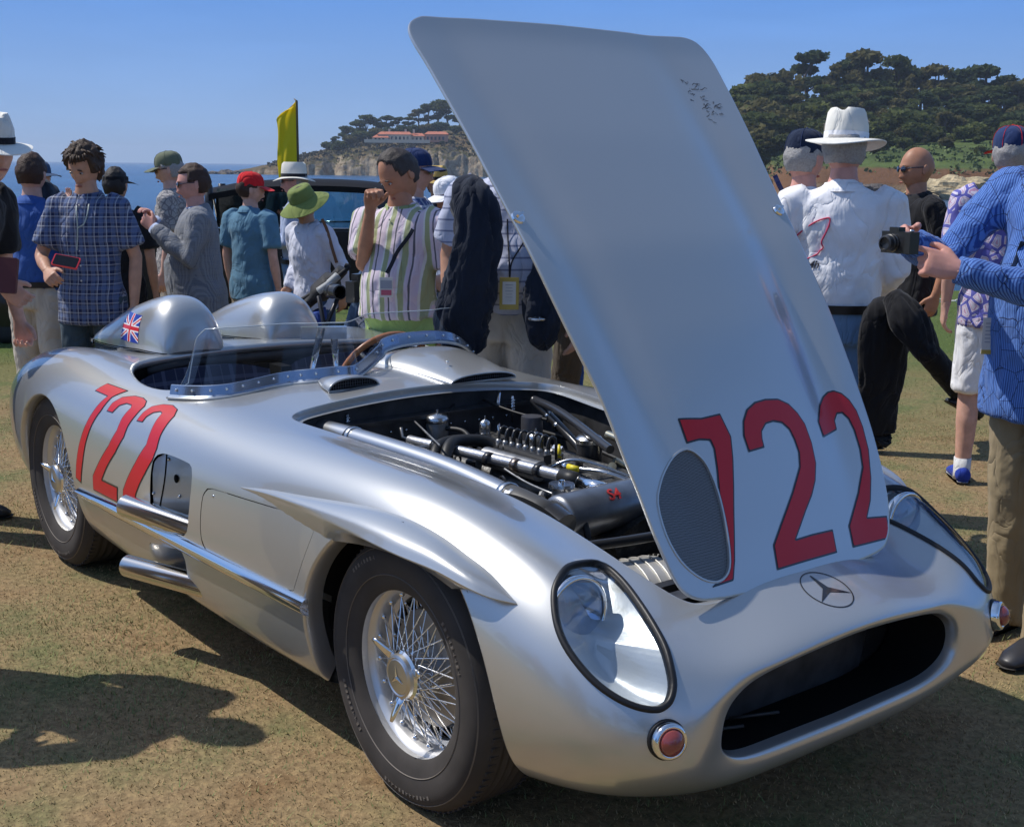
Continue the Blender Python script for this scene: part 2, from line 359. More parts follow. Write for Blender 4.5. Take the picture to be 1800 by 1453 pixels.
# ================================================================ SETTING
def nodes(m): return m.node_tree, m.node_tree.nodes['Principled BSDF']
M_GRASS = mat('dry_turf', (.2, .14, .06), .95, spec=.15)
def turf(m):
    nt, b = nodes(m); tc = nt.nodes.new('ShaderNodeTexCoord')
    def N_(scale, det=6, rough=.6):
        n = nt.nodes.new('ShaderNodeTexNoise'); n.inputs['Scale'].default_value = scale; n.inputs['Detail'].default_value = det; n.inputs['Roughness'].default_value = rough
        nt.links.new(tc.outputs['Object'], n.inputs['Vector']); return n
    def ramp(src, stops):
        r = nt.nodes.new('ShaderNodeValToRGB'); nt.links.new(src, r.inputs[0])
        while len(r.color_ramp.elements) < len(stops): r.color_ramp.elements.new(.5)
        for e, (p, c) in zip(r.color_ramp.elements, stops): e.position = p; e.color = (*c, 1)
        return r
    n1 = N_(2.2); n2 = N_(38, 4, .7); n3 = N_(.28, 3)
    r1 = ramp(n1.outputs[0], [(.30, (.25, .160, .085)), (.44, (.32, .230, .130)), (.53, (.29, .225, .122)), (.63, (.20, .195, .095)), (.74, (.135, .165, .070))])
    r2 = ramp(n2.outputs[0], [(.3, (.52, .50, .46)), (.5, (.86, .84, .80)), (.72, (1.25, 1.22, 1.1))])
    mx = nt.nodes.new('ShaderNodeMix'); mx.data_type = 'RGBA'; mx.blend_type = 'MULTIPLY'; mx.inputs[0].default_value = 1
    nt.links.new(r1.outputs[0], mx.inputs[6]); nt.links.new(r2.outputs[0], mx.inputs[7])
    # greener away from the show cars
    ln = nt.nodes.new('ShaderNodeVectorMath'); ln.operation = 'DISTANCE'; ln.inputs[1].default_value = (1, -2, 0); nt.links.new(tc.outputs['Object'], ln.inputs[0])
    ad = nt.nodes.new('ShaderNodeMath'); ad.operation = 'MULTIPLY_ADD'; nt.links.new(n3.outputs[0], ad.inputs[0]); ad.inputs[1].default_value = 9; nt.links.new(ln.outputs['Value'], ad.inputs[2])
    mr = nt.nodes.new('ShaderNodeMapRange'); mr.inputs[1].default_value = 10; mr.inputs[2].default_value = 15.5; nt.links.new(ad.outputs[0], mr.inputs[0])
    m2 = nt.nodes.new('ShaderNodeMix'); m2.data_type = 'RGBA'; nt.links.new(mr.outputs[0], m2.inputs[0]); nt.links.new(mx.outputs[2], m2.inputs[6]); 
    r3 = ramp(n2.outputs[0], [(.3, (.055, .085, .022)), (.7, (.12, .16, .045))]); nt.links.new(r3.outputs[0], m2.inputs[7])
    nt.links.new(m2.outputs[2], b.inputs['Base Color'])
    bp = nt.nodes.new('ShaderNodeBump'); bp.inputs['Strength'].default_value = .8; bp.inputs['Distance'].default_value = .012; nt.links.new(n2.outputs[0], bp.inputs['Height']); nt.links.new(bp.outputs[0], b.inputs['Normal'])
turf(M_GRASS)
# lawn: a sheet that ends at the sea wall; local frame: fwd = view direction, rgt = to the right
FW = np.array([_d[0], _d[1]])/math.hypot(_d[0], _d[1]); RG = np.array([FW[1], -FW[0]])
def fr(f, r, z=0.): return np.array([CP[0]+FW[0]*f+RG[0]*r, CP[1]+FW[1]*f+RG[1]*r, z])
xs = np.linspace(-40, 60, 61); fs_ = np.linspace(-30, 21, 41)
V = []
for f_ in fs_:
    for x in xs:
        ff = f_ if f_ < 20.9 else 14.6+.25*x*(x > 0)+.25*math.sin(x*.3)
        p = fr(min(f_, 14.6+.25*max(x, 0)) if f_ < 20.9 else ff, x, 0); p[2] = 0.
        V.append(p)
V = np.array(V); F = grid_faces(len(fs_), len(xs))
for x in xs: pass
o = mk('lawn', V, F, M_GRASS, None, True); tag(o, kind='structure')
# bank down to the water
a = V[-len(xs):]; b = a.copy(); b[:, 2] = -6.5; b[:, :2] += FW*2.5
M_BANK = mat('bank_earth', (.16, .11, .06), .9, noise=(1.5, .5), bump=(2, .6, .2))
o = mk('bank', np.concatenate([a, b]), [(i, i+1, len(xs)+i+1, len(xs)+i) for i in range(len(xs)-1)], M_BANK); tag(o, kind='structure')
# sea
M_SEA = mat('sea_water', (.012, .045, .10), .22, spec=.3)
nt, b = nodes(M_SEA); tc = nt.nodes.new('ShaderNodeTexCoord'); mp = nt.nodes.new('ShaderNodeMapping'); mp.inputs['Scale'].default_value = (1, 1, 1)
n = nt.nodes.new('ShaderNodeTexNoise'); n.inputs['Scale'].default_value = .7; n.inputs['Detail'].default_value = 9; n.inputs['Roughness'].default_value = .65
nt.links.new(tc.outputs['Object'], n.inputs['Vector'])
bp = nt.nodes.new('ShaderNodeBump'); bp.inputs['Strength'].default_value = .9; bp.inputs['Distance'].default_value = .5; nt.links.new(n.outputs[0], bp.inputs['Height']); nt.links.new(bp.outputs[0], b.inputs['Normal'])
n2 = nt.nodes.new('ShaderNodeTexNoise'); n2.inputs['Scale'].default_value = .02; n2.inputs['Detail'].default_value = 6; nt.links.new(tc.outputs['Object'], n2.inputs['Vector'])
rp = nt.nodes.new('ShaderNodeValToRGB'); rp.color_ramp.elements[0].position = .38; rp.color_ramp.elements[0].color = (.016, .065, .15, 1); rp.color_ramp.elements[1].position = .62; rp.color_ramp.elements[1].color = (.028, .105, .22, 1)
nt.links.new(n2.outputs[0], rp.inputs[0]); nt.links.new(rp.outputs[0], b.inputs['Base Color'])
SEA = -6.0
q = [fr(14, -60, SEA), fr(14, 90, SEA), fr(2500, 6500, SEA), fr(7500, 6500, SEA), fr(7500, -6500, SEA), fr(2500, -6500, SEA)]
o = mk('sea', q, [(0, 1, 2, 3, 4, 5)], M_SEA, None, False); tag(o, kind='structure')

def at_px(px, py, D):
    v = _d*2198.888+_r*(px-900)-_u*(py-726.5); return CP+v*D/(v[:2]@FW)

# ---------------------------------------------------------------- far land: wooded hill at right, cliffed point at left
from mathutils import noise as _nz
def fbm(x, y, z=0., o=5, h=1.):
    return _nz.fractal(Vector((x, y, z)), h, 2.1, o)
def land_mat(name, rock, rock2, scrub, scrub2, scale=.08, lawn=None):
    m = mat(name, (.2, .2, .1), .95, spec=.1); nt, b = nodes(m); ge = nt.nodes.new('ShaderNodeNewGeometry'); sp = nt.nodes.new('ShaderNodeSeparateXYZ'); nt.links.new(ge.outputs['Normal'], sp.inputs[0])
    def N_(sc_, det=6):
        n = nt.nodes.new('ShaderNodeTexNoise'); n.inputs['Scale'].default_value = sc_; n.inputs['Detail'].default_value = det; n.inputs['Roughness'].default_value = .7; nt.links.new(ge.outputs['Position'], n.inputs['Vector']); return n
    def mixc(f, a, c):
        x = nt.nodes.new('ShaderNodeMix'); x.data_type = 'RGBA'; nt.links.new(f, x.inputs[0])
        for i, q in ((6, a), (7, c)):
            if isinstance(q, tuple): x.inputs[i].default_value = (*q, 1)
            else: nt.links.new(q, x.inputs[i])
        return x.outputs[2]
    def rng_(s_, a, c):
        r = nt.nodes.new('ShaderNodeMapRange'); r.inputs[1].default_value = a; r.inputs[2].default_value = c; nt.links.new(s_, r.inputs[0]); return r.outputs[0]
    n1 = N_(scale); n2 = N_(scale*5)
    R_ = mixc(rng_(n2.outputs[0], .4, .62), rock, rock2); S_ = mixc(rng_(n1.outputs[0], .42, .6), scrub, scrub2)
    if lawn:
        p = nt.nodes.new('ShaderNodeSeparateXYZ'); nt.links.new(ge.outputs['Position'], p.inputs[0]); a = nt.nodes.new('ShaderNodeMath'); a.operation = 'MULTIPLY_ADD'; nt.links.new(n1.outputs[0], a.inputs[0]); a.inputs[1].default_value = 6; nt.links.new(p.outputs[2], a.inputs[2])
        S_ = mixc(rng_(a.outputs[0], 4.5, 5.5), (.16, .085, .045), S_)
    nt.links.new(mixc(rng_(sp.outputs[2], .62, .86), R_, S_), b.inputs['Base Color'])
    bp = nt.nodes.new('ShaderNodeBump'); bp.inputs['Strength'].default_value = 1; bp.inputs['Distance'].default_value = 1.2; nt.links.new(n2.outputs[0], bp.inputs['Height']); nt.links.new(bp.outputs[0], b.inputs['Normal'])
    return m
M_HILL = land_mat('hill_ground', (.20, .13, .08), (.30, .22, .13), (.06, .085, .028), (.11, .15, .045), .03, True)
M_CLIFF = land_mat('cliff_ground', (.22, .165, .11), (.46, .37, .25), (.15, .105, .055), (.085, .085, .035), .05)
def zR(t, r):
    b = np.interp(t, [-5, 0, 3, 12, 30, 80, 200, 300, 460], [-9, -6.2, -2.2, .6, 3.0, 9., 24, 29, 26])
    b = -8+(b+8)*np.interp(r, [58, 62, 76], [0, .1, 1])
    return b+(fbm(t*.02, r*.02, 3)*2.2+fbm(t*.1, r*.1, 5)*.6)*min(1, max(0, t-2)/20)
def fsR(r): return 332+10*fbm(r*.02, 1.3)+6*fbm(r*.09, 4.1)+np.interp(r, [-60, 40, 75, 110, 200, 900], [70, 30, 8, 0, -8, -60])
ts = np.concatenate([np.linspace(-5, 14, 22), np.linspace(17, 60, 18), np.linspace(66, 460, 50)]); rs = np.linspace(58, 640, 210)
V = [fr(fsR(r)+t+np.clip(t/200, 0, 1)*0, r*(1+t/700), zR(t, r)) for t in ts for r in rs]
tag(mk('wooded_hill', V, grid_faces(len(ts), len(rs)), M_HILL), kind='structure')
def groundR(f, r0):
    # invert r stretch roughly
    t = f-fsR(r0); r = r0/(1+max(t, 0)/700); t = f-fsR(r); return zR(t, r)
def envL(r): return np.interp(r, [-215, -196, -180, -160, -140, -120, -95, -60, 0, 300], [0, .08, .22, .42, .60, .78, .95, 1.1, 1.2, 1.3])
def zL(t, r):
    e = envL(r); b = np.interp(t, [-6, 0, 3, 7, 25, 60, 120, 220, 500], [-9, -6.2, -2.0, 4.0, 10.5, 17.0, 24, 28, 20])
    c = min(1, max(0, t)/3)*np.interp(t, [0, 9, 30, 500], [1, 1, .35, .3]); return -6.2+(b+6.2)*e+c*e*(fbm(t*.12, r*.10, 2)*3.6+abs(fbm(t*.35, r*.30, 7))*2.6)-(1-e)*.6
def fsL(r): return 826+14*fbm(r*.03, 9.)+9*fbm(r*.12, 2.)+max(0, r)*.0
ts = np.concatenate([np.linspace(-6, 14, 34), np.linspace(15, 70, 28), np.linspace(76, 500, 30)]); rs = np.linspace(-222, 330, 420)
V = [fr(fsL(r)+t, r, zL(t, r)) for t in ts for r in rs]
tag(mk('rocky_point', V, grid_faces(len(ts), len(rs)), M_CLIFF), kind='structure')
def rock(name, c, s_, seed, m, label, n=26, strata=.0):
    v, f = ell((0, 0, 0), (1, 1, 1), 2*n, n); out = []
    for p in v:
        d = 1+.34*fbm(p[0]*1.7+seed, p[1]*1.7, p[2]*1.7)+.12*fbm(p[0]*6+seed, p[1]*6, p[2]*6); q = p*d*np.array(s_)
        if strata: q[2] += strata*math.sin(q[2]*4+q[0]*.3)
        out.append(q)
    o = mk(name, np.array(out)+c, f, m, None, False); tag(o, label, 'rock', 'rocks along the far shore')
M_SAND = mat('sandstone', (.46, .37, .22), .9, noise=(.5, .35), bump=(1.2, 1., .5)); M_DROCK = mat('sea_rock', (.12, .10, .085), .9, noise=(.3, .4), bump=(.8, 1, .5))
for i, (px, D, z, s_, m, lb) in enumerate([(1665, 326, -3.6, (11, 5, 3.3), M_SAND, 'broad yellow sandstone outcrop on the shore right of the bald man'), (1570, 322, -5.4, (7, 4, 1.1), M_SAND, 'low pale rock shelf left of the bald man'), (1725, 330, -4.5, (6, 4, 2.2), M_SAND, 'smaller yellow rock below the red earth bank'), (1610, 330, -5.0, (6, 4, 1.6), M_SAND, 'pale boulder touching the broad sandstone outcrop'), (1520, 336, -4.4, (5, 5, 2.0), M_DROCK, 'dark wet rock at the foot of the wooded hill'),
        (378, 835, -5.8, (8, 5, 1.6), M_DROCK, 'outermost dark reef rock off the tip of the point'), (402, 832, -5.6, (7, 4, 2.6), M_DROCK, 'dark reef rock with a small peak off the point'), (425, 828, -5.6, (6, 4, 2.), M_DROCK, 'dark reef rock closest to the tip of the point')]):
    p = fr(D, (px-900)/2199.*D/1.0, z); rock('shore_rock', p, s_, i*3.1, m, lb, 22, .25 if m is M_SAND else 0)

# trees
M_FOL = []
for i, c in enumerate([(.085, .105, .035), (.11, .13, .038), (.062, .085, .035), (.15, .17, .05), (.125, .115, .045)]): M_FOL.append(mat('foliage_%s' % ['deep', 'mid', 'blueish', 'light', 'dusty'][i], c, .8, spec=.15, noise=(.35, .45)))
for m in M_FOL:
    nt, b = nodes(m); o_ = nt.nodes['Material Output']; tr_ = nt.nodes.new('ShaderNodeBsdfTranslucent'); src = b.inputs['Base Color'].links[0].from_socket; nt.links.new(src, tr_.inputs[0])
    mx = nt.nodes.new('ShaderNodeMixShader'); mx.inputs[0].default_value = .38; nt.links.new(b.outputs[0], mx.inputs[1]); nt.links.new(tr_.outputs[0], mx.inputs[2]); nt.links.new(mx.outputs[0], o_.inputs[0])
M_BARK = mat('bark', (.10, .075, .055), .9, noise=(2, .3))
def crown_mesh(kind, seed, lobes):
    r6 = np.random.default_rng(seed); g = G(); V = []; F = []
    for (c, rad) in lobes:
        c = np.array(c); rad = np.array(rad); vol = rad.prod()**(1/3); n = int(105*vol**1.6)
        d = r6.normal(size=(n, 3)); d /= np.linalg.norm(d, axis=1)[:, None]; rr = r6.uniform(.62, 1.1, n)[:, None]; P = c+d*rad*rr
        lump = np.array([_nz.noise(Vector(p*.9+seed)) for p in P]); P = P[lump > -.28]
        for p in P:
            s_ = r6.uniform(.28, .62); a = r6.normal(size=3); a /= np.linalg.norm(a); b_ = np.cross(a, r6.normal(size=3)); b_ /= np.linalg.norm(b_)
            k = len(V); V += [p+a*s_, p+b_*s_*.8, p-a*s_*.9, p-b_*s_*.7]; F.append((k, k+1, k+2, k+3))
        v, f = ell(c, rad*.66, 10, 7); k = len(V); vv = [q+(.12*rad)*_nz.noise(Vector(q*.8)) for q in v]; V += list(vv); F += [tuple(i+k for i in q) for q in f]
    me = bpy.data.meshes.new('crown'); me.from_pydata([tuple(map(float, q)) for q in V], [], F); me.polygons.foreach_set('use_smooth', np.zeros(len(me.polygons), bool)); return me
def trunk_mesh(seed, h, limbs):
    g = G(); r7 = random.Random(seed); pts = [(0, 0, -1), (0, 0, h*.3), (r7.uniform(-.4, .4), r7.uniform(-.4, .4), h*.7), (r7.uniform(-.8, .8), 0, h)]
    g.add(*tube(cr(pts, 3), np.linspace(.36, .12, 10), 7))
    for c in limbs: g.add(*tube(cr([(0, 0, h*.45), (c[0]*.5, c[1]*.5, h*.45+(c[2]-h*.45)*.4), tuple(c)], 3), np.linspace(.17, .06, 7), 6))
    v = np.concatenate(g.v); me = bpy.data.meshes.new('trunk'); me.from_pydata(v.tolist(), [], g.f); me.materials.append(M_BARK); return me
r8 = random.Random(3)
KINDS = {}
def mkkind(name, n, fn):
    KINDS[name] = []
    for i in range(n):
        lobes, h = fn(random.Random(100+i*7+len(name))); cm = crown_mesh(name, i*5+len(name), lobes); tm = trunk_mesh(i, h, [l[0] for l in lobes[:5]]); KINDS[name].append((cm, tm))
def umb(r): # tall cypress, flat tiers, unit height about 10 m
    h = 8.2; L = [((r.uniform(-.6, .6), r.uniform(-.6, .6), 8.8), (2.2, 2.2, .9))]
    for k in range(r.randint(4, 6)):
        a = r.uniform(0, 6.28); q = r.uniform(1.2, 2.6); L.append(((q*math.cos(a), q*math.sin(a), r.uniform(4.6, 8.2)), (r.uniform(1.1, 1.9), r.uniform(1.1, 1.9), r.uniform(.5, .85))))
    return L, h
def rnd(r): # round live oak, unit height about 6 m
    L = [((0, 0, 3.6), (2.4, 2.4, 1.9))]
    for k in range(6): a = r.uniform(0, 6.28); q = r.uniform(1.0, 2.2); L.append(((q*math.cos(a), q*math.sin(a), r.uniform(2.0, 4.6)), (r.uniform(1.0, 1.7),)*2+(r.uniform(.8, 1.3),)))
    return L, 3.4
def con(r): # upright pine 10 m
    L = []
    for k in range(7): z = 2.8+k*1.05; w = 2.3*(1-k/8.5)+.3; a = r.uniform(0, 6.28); L.append(((.5*math.cos(a), .5*math.sin(a), z), (w*r.uniform(.8, 1.2), w*r.uniform(.8, 1.2), .8)))
    return L, 9.
mkkind('umb', 5, umb); mkkind('rnd', 4, rnd); mkkind('con', 3, con)
def plant(kind, pos, h, lab, cat='tree', grp='trees on the far hill', wide=1., mi=None, var=None, px_=None):
    i = r8.randrange(len(KINDS[kind])) if var is None else var % len(KINDS[kind]); cm, tm = KINDS[kind][i]; unit = {'umb': 9.7, 'rnd': 5.4, 'con': 10.2}[kind]; k = h/unit
    mi = r8.randrange(5) if mi is None else mi
    key = (kind, i, mi)
    if key not in CM:
        c2 = cm.copy(); c2.materials.append(M_FOL[mi]); CM[key] = c2
    nm = {'umb': 'cypress_tree', 'rnd': 'oak_tree', 'con': 'pine_tree'}[kind]
    if px_ is not None and px_ > 1200:
        lab += ', ' + next(t for lim, t in ((1345, 'next to the raised bonnet'), (1400, 'over the left part of the navy cap'), (1440, 'over the right part of the navy cap'), (1490, 'over the left brim of the white fedora'), (1540, 'over the right brim of the white fedora'), (1585, 'just left of the bald head'), (1630, 'over the bald head'), (1670, 'just right of the bald head'), (1715, 'over the yellow outcrop'), (1755, 'left of the red peaked cap'), (1802, 'over the red peaked cap'), (9999, 'beyond the right edge')) if px_ < lim)
    e_ = empty(nm, tuple(pos), r8.uniform(0, 6.28), lab, cat, grp); e_.scale = (k*wide, k*wide, k)
    a = bpy.data.objects.new('crown', CM[key]); a.parent = e_; col.objects.link(a); b = bpy.data.objects.new('trunk', tm); b.parent = e_; col.objects.link(b)
    return e_
CM = {}; CNT = {}
def tree_px(kind, px, ytop, D, lab, **k):
    r = (px-900)/2199.*D; gz = groundR(D, r) if px > 1100 else zL(D-fsL(r), r); top = at_px(px, ytop, D)[2]; p = fr(D, r, gz-.5)
    return plant(kind, p, max(3., top-gz+.5), lab, px_=px if 'belt' in k.get('grp', '') else None, **k)
# named ridge trees against the sky
for px, y, kd, lab in [(1312, 130, 'umb', 'dense dark cypress on the ridge beside the raised bonnet'), (1352, 128, 'rnd', 'round dark tree on the ridge left of the tallest cypress'), (1398, 90, 'umb', 'tallest cypress on the ridge above the white fedora'), (1440, 110, 'con', 'pointed pine on the ridge between the two tallest cypresses'), (1478, 100, 'umb', 'slender double topped cypress on the ridge'), (1496, 90, 'umb', 'tall bare stemmed cypress right of the double topped one'),
        (1549, 99, 'umb', 'small umbrella topped cypress standing alone on the skyline'), (1592, 122, 'umb', 'flat topped cypress right of the lone umbrella tree'), (1618, 115, 'umb', 'wide flat crowned cypress in the middle of the ridge'), (1650, 122, 'umb', 'open crowned cypress with sky gap at its left'), (1680, 116, 'umb', 'airy cypress on the skyline above the bald man'), (1700, 116, 'umb', 'airy cypress with two stems above the bald man'), (1735, 132, 'umb', 'leaning cypress on the falling ridge'), (1775, 138, 'umb', 'cypress on the ridge near the right edge'), (1797, 128, 'umb', 'tall cypress on the ridge at the right edge'), (1530, 128, 'rnd', 'rounded tree below the lone umbrella tree'), (1570, 130, 'con', 'narrow pine between umbrella cypresses')]:
    tree_px(kd, px, y, 520+r8.uniform(-15, 15), lab, wide=1.0 if kd != 'umb' or px in (1549,) else 1.15, mi=r8.choice([0, 2, 4]))
n = 0
for row, (D, y0, y1, kd, step) in enumerate([(500, 140, 165, 'umb', 17), (475, 160, 185, 'umb', 18), (455, 178, 205, 'rnd', 17), (435, 195, 222, 'rnd', 18), (418, 212, 240, 'rnd', 20), (400, 232, 258, 'rnd', 30), (385, 258, 280, 'rnd', 46)]):
    px = 1262+r8.uniform(0, 12)
    while px < 1900:
        kk = kd if r8.random() < .8 else r8.choice(['umb', 'con', 'rnd'])
        if not (row >= 5 and 1600 < px < 1750 and r8.random() < .7) and not (row == 6 and r8.random() < .3):
            gz_top = 0
            tree_px(kk, px, r8.uniform(y0, y1), D+r8.uniform(-8, 8), ['dark cypress in the top belt', 'dense tree in the second belt', 'round tree half way up the hill', 'leafy tree lower on the hill', 'bushy tree low on the hill', 'pale bushy tree by the lawn', 'small shrubby tree on the lawn'][row], grp='trees in belt %s of the wooded hill' % ['one', 'two', 'three', 'four', 'five', 'six', 'seven'][row], wide=1.25, mi=(r8.choice([0, 1, 2, 4]) if row < 4 else r8.choice([0, 1, 3, 4])))
        px += step*r8.uniform(.7, 1.3)
for px, y, D, kd, w_ in [(578, 250, 905, 'rnd', 1.6), (592, 240, 905, 'umb', 1.4), (610, 222, 910, 'umb', 1.3), (628, 214, 910, 'umb', 1.3), (645, 202, 915, 'umb', 1.3), (662, 208, 920, 'umb', 1.3), (680, 204, 920, 'umb', 1.4), (700, 206, 930, 'umb', 1.4), (718, 206, 930, 'umb', 1.4), (735, 192, 935, 'umb', 1.3), (752, 182, 935, 'umb', 1.3), (768, 176, 940, 'umb', 1.3), (785, 184, 935, 'umb', 1.3), (805, 196, 930, 'umb', 1.3), (825, 205, 925, 'umb', 1.3), (850, 205, 925, 'umb', 1.3), (600, 248, 880, 'rnd', 1.5), (618, 240, 885, 'rnd', 1.5), (640, 232, 890, 'rnd', 1.5), (662, 226, 895, 'rnd', 1.4), (684, 224, 900, 'rnd', 1.4), (706, 222, 905, 'rnd', 1.4), (728, 220, 905, 'rnd', 1.4), (750, 218, 905, 'rnd', 1.4), (775, 216, 905, 'rnd', 1.4), (800, 222, 900, 'rnd', 1.4), (792, 262, 858, 'rnd', 1.3), (806, 272, 850, 'rnd', 1.2), (822, 258, 860, 'rnd', 1.3), (775, 262, 852, 'rnd', 1.2)]:
    key_ = 'u' if kd == 'umb' else ('b' if y > 255 else 'r'); CNT[key_] = CNT.get(key_, 0)+1
    tree_px(kd, px, y, D, ('flat topped cypress in the point grove, ' if kd == 'umb' else ('bushy tree below the pink house, ' if y > 255 else 'round tree behind the pink house, '))+['nearest its tip', 'second', 'third', 'fourth', 'fifth', 'sixth', 'seventh', 'eighth', 'ninth', 'tenth', 'eleventh', 'twelfth', 'thirteenth', 'fourteenth', 'fifteenth', 'sixteenth'][CNT[key_]-1]+('' if CNT[key_] == 1 else ' counted from the sea end'), grp='cypress grove on the point' if kd == 'umb' else ('bushes below the house' if y > 255 else 'round trees behind the house'), wide=w_, mi=r8.choice([0, 2, 2, 4]))
# low scrub on the point and the hill foot: uncountable
g = G(); r9 = np.random.default_rng(5)
V = []; F = []
def scrub(P, s_):
    for p in P:
        for _ in range(5):
            a = r9.normal(size=3); a /= np.linalg.norm(a); b_ = np.cross(a, r9.normal(size=3)); b_ /= np.linalg.norm(b_); k = len(V); q = p+r9.normal(size=3)*s_*[1, 1, .4]+[0, 0, s_*.5]; V.extend([q+a*s_, q+b_*s_*.8, q-a*s_*.9, q-b_*s_*.7]); F.append((k, k+1, k+2, k+3))
scrub([fr(fsL(r)+t, r, zL(t, r)) for r, t in zip(r9.uniform(-165, 30, 900), r9.uniform(12, 80, 900))], 1.0)
tag(mk('scrub', V, F, mat('scrub_leaf', (.085, .072, .038), .9, noise=(.2, .5)), None, False), kind='stuff')
V = []; F = []
scrub([fr(fsR(r)+t, r*(1+t/700), zR(t, r)) for r, t in zip(r9.uniform(40, 160, 700), r9.choice([r9.uniform(14, 40), 0, 0], 700)*0+r9.uniform(10, 70, 700)**1.0) if abs(fbm(t*.05, r*.05, 8)) > .12], .6)
tag(mk('undergrowth', V, F, mat('undergrowth_leaf', (.10, .13, .045), .9, noise=(.3, .5)), None, False), kind='stuff')

# long low house with terracotta roofs on the point
M_STUC = mat('stucco_cream', (.72, .58, .42), .8); M_STUP = mat('stucco_pink', (.62, .30, .20), .8); M_TILE = mat('terracotta', (.48, .16, .09), .8, noise=(.8, .3)); M_WIN = mat('window_dark', (.03, .04, .05), .15)
def hpx(px, D): return fr(D, (px-900)/2199.*D)
hz = 16.2; Dh = 862
hs_e = empty('hillside_house', tuple(fr(Dh, (720-900)/2199*Dh, hz)), math.atan2(RG[1], RG[0]), 'long low cream and pink house with terracotta roofs among the cypresses', 'house')
def hb(nm, x, y, z, sx, sy, sz, m, par=hs_e): return mk(nm, *box((x, y, z), (sx, sy, sz)), m, par, False)
def hroof(x, y, z, sx, sy, h, par):
    v = [(-sx/2, -sy/2, 0), (sx/2, -sy/2, 0), (sx/2, sy/2, 0), (-sx/2, sy/2, 0), (-sx/2+h*1.2, 0, h), (sx/2-h*1.2, 0, h)]
    return mk('roof', np.array(v)+(x, y, z), [(3, 2, 1, 0), (0, 1, 5, 4), (2, 3, 4, 5), (1, 2, 5), (3, 0, 4)], M_TILE, par, False)
for (x, sx, z, h_, m, y) in ((-10, 22, 2.4, 4.8, M_STUC, 0), (18, 15, 2.6, 5.2, M_STUP, 2), (5, 9, 2.0, 4.0, M_STUC, 3), (-19, 10, 1.3, 2.6, M_STUC, -3)):
    w_ = hb('wall', x, y, z, sx, 9, h_, m); rf = hroof(x, y, z+h_/2, sx+1.6, 10.6, 1.9, hs_e)
    for k in range(int(sx//2.6)):
        wd = hb('window', x-sx/2+1.6+k*2.6, y-4.52, z-.1, 1.3, .12, 2.1, M_WIN); 
for x in (-14, -3, 2.5): hb('chimney', x, 1, 7.2, 1.3, 1.3, 2.4, M_STUC)
hb('terrace_wall', -8, -7.5, .3, 44, .5, 2.2, M_STUC)
for k in range(12): hb('terrace_post', -28+k*3.4, -7.2, 2.0, .35, .35, 1.4, M_STUC)
# grey roofed cottage on the hill and its garage
D2 = 418; r2_ = (1478-900)/2199*D2; gz = at_px(1478, 229, D2)[2]
ct = empty('hill_cottage', tuple(fr(D2, r2_, gz)), math.atan2(RG[1], RG[0])+.3, 'small grey roofed cottage half hidden by trees on the hill', 'house')
mk('wall', *box((0, 0, .8), (8, 5, 3.)), mat('cottage_wall', (.28, .23, .17), .8), ct, False)
mk('roof', np.array([(-4.8, -3.4, 0), (4.8, -3.4, 0), (4.8, 3.4, 0), (-4.8, 3.4, 0), (-4.8, 0, 2.0), (4.8, 0, 2.0)])+(0, 0, 2.2), [(0, 1, 5, 4), (2, 3, 4, 5), (1, 2, 5), (3, 0, 4), (3, 2, 1, 0)], mat('grey_shingle', (.20, .17, .14), .9, noise=(1, .3)), ct, False)
mk('window', *box((1.5, -2.53, .9), (1.4, .1, 1.2)), M_WIN, ct, False); mk('window', *box((-1.8, -2.53, .9), (1.4, .1, 1.2)), M_WIN, ct, False)
mk('porch_roof', *box((-7.2, -1, 1.9), (6, 4, .25)), mat('grey_shingle', (.2, .17, .14)), ct, False); mk('porch_wall', *box((-7.2, 0, .6), (5, 2.4, 2.6)), mat('cottage_wall', (.28, .23, .17)), ct, False)
# sail boat on the horizon
bt = empty('sailing_boat', tuple(fr(1900, (85-900)/2199*1900, SEA)), 0, 'tiny pale sailing boat on the horizon at the left', 'boat')
mk('hull', *tube([(-5, 0, .6), (-2, 0, .5), (2, 0, .5), (5.5, 0, .9)], [(.3, .2), (.8, 1.4), (.8, 1.4), (.2, .1)], 12, up=(0, 0, 1)), mat('hull_white', (.6, .6, .6)), bt); mk('mast', *tube([(0, 0, 1), (0, 0, 14)], .12, 6), mat('hull_white', (.6, .6, .6)), bt); mk('sail', [(0, .05, 2), (0, .05, 13), (-4, .25, 2.2), (0, -.05, 2), (0, -.05, 13), (-4, .2, 2.2)], [(0, 1, 2), (5, 4, 3)], mat('sail_cloth', (.5, .55, .62)), bt, False)
# unseen trees added behind the photographer, to be reflected in the silver paint
for i in range(26):
    a = -1.35+i*.108; D_ = 62+r8.uniform(-14, 22); p = np.array([CP[0], CP[1]])-FW*D_*math.cos(a)+RG*D_*math.sin(a)*1.4
    plant(r8.choice(['rnd', 'rnd', 'con', 'umb']), (p[0], p[1], -.3), r8.uniform(8, 15), 'unseen broad tree added inland for reflections in the car', grp='unseen trees added inland for reflections', wide=1.2)

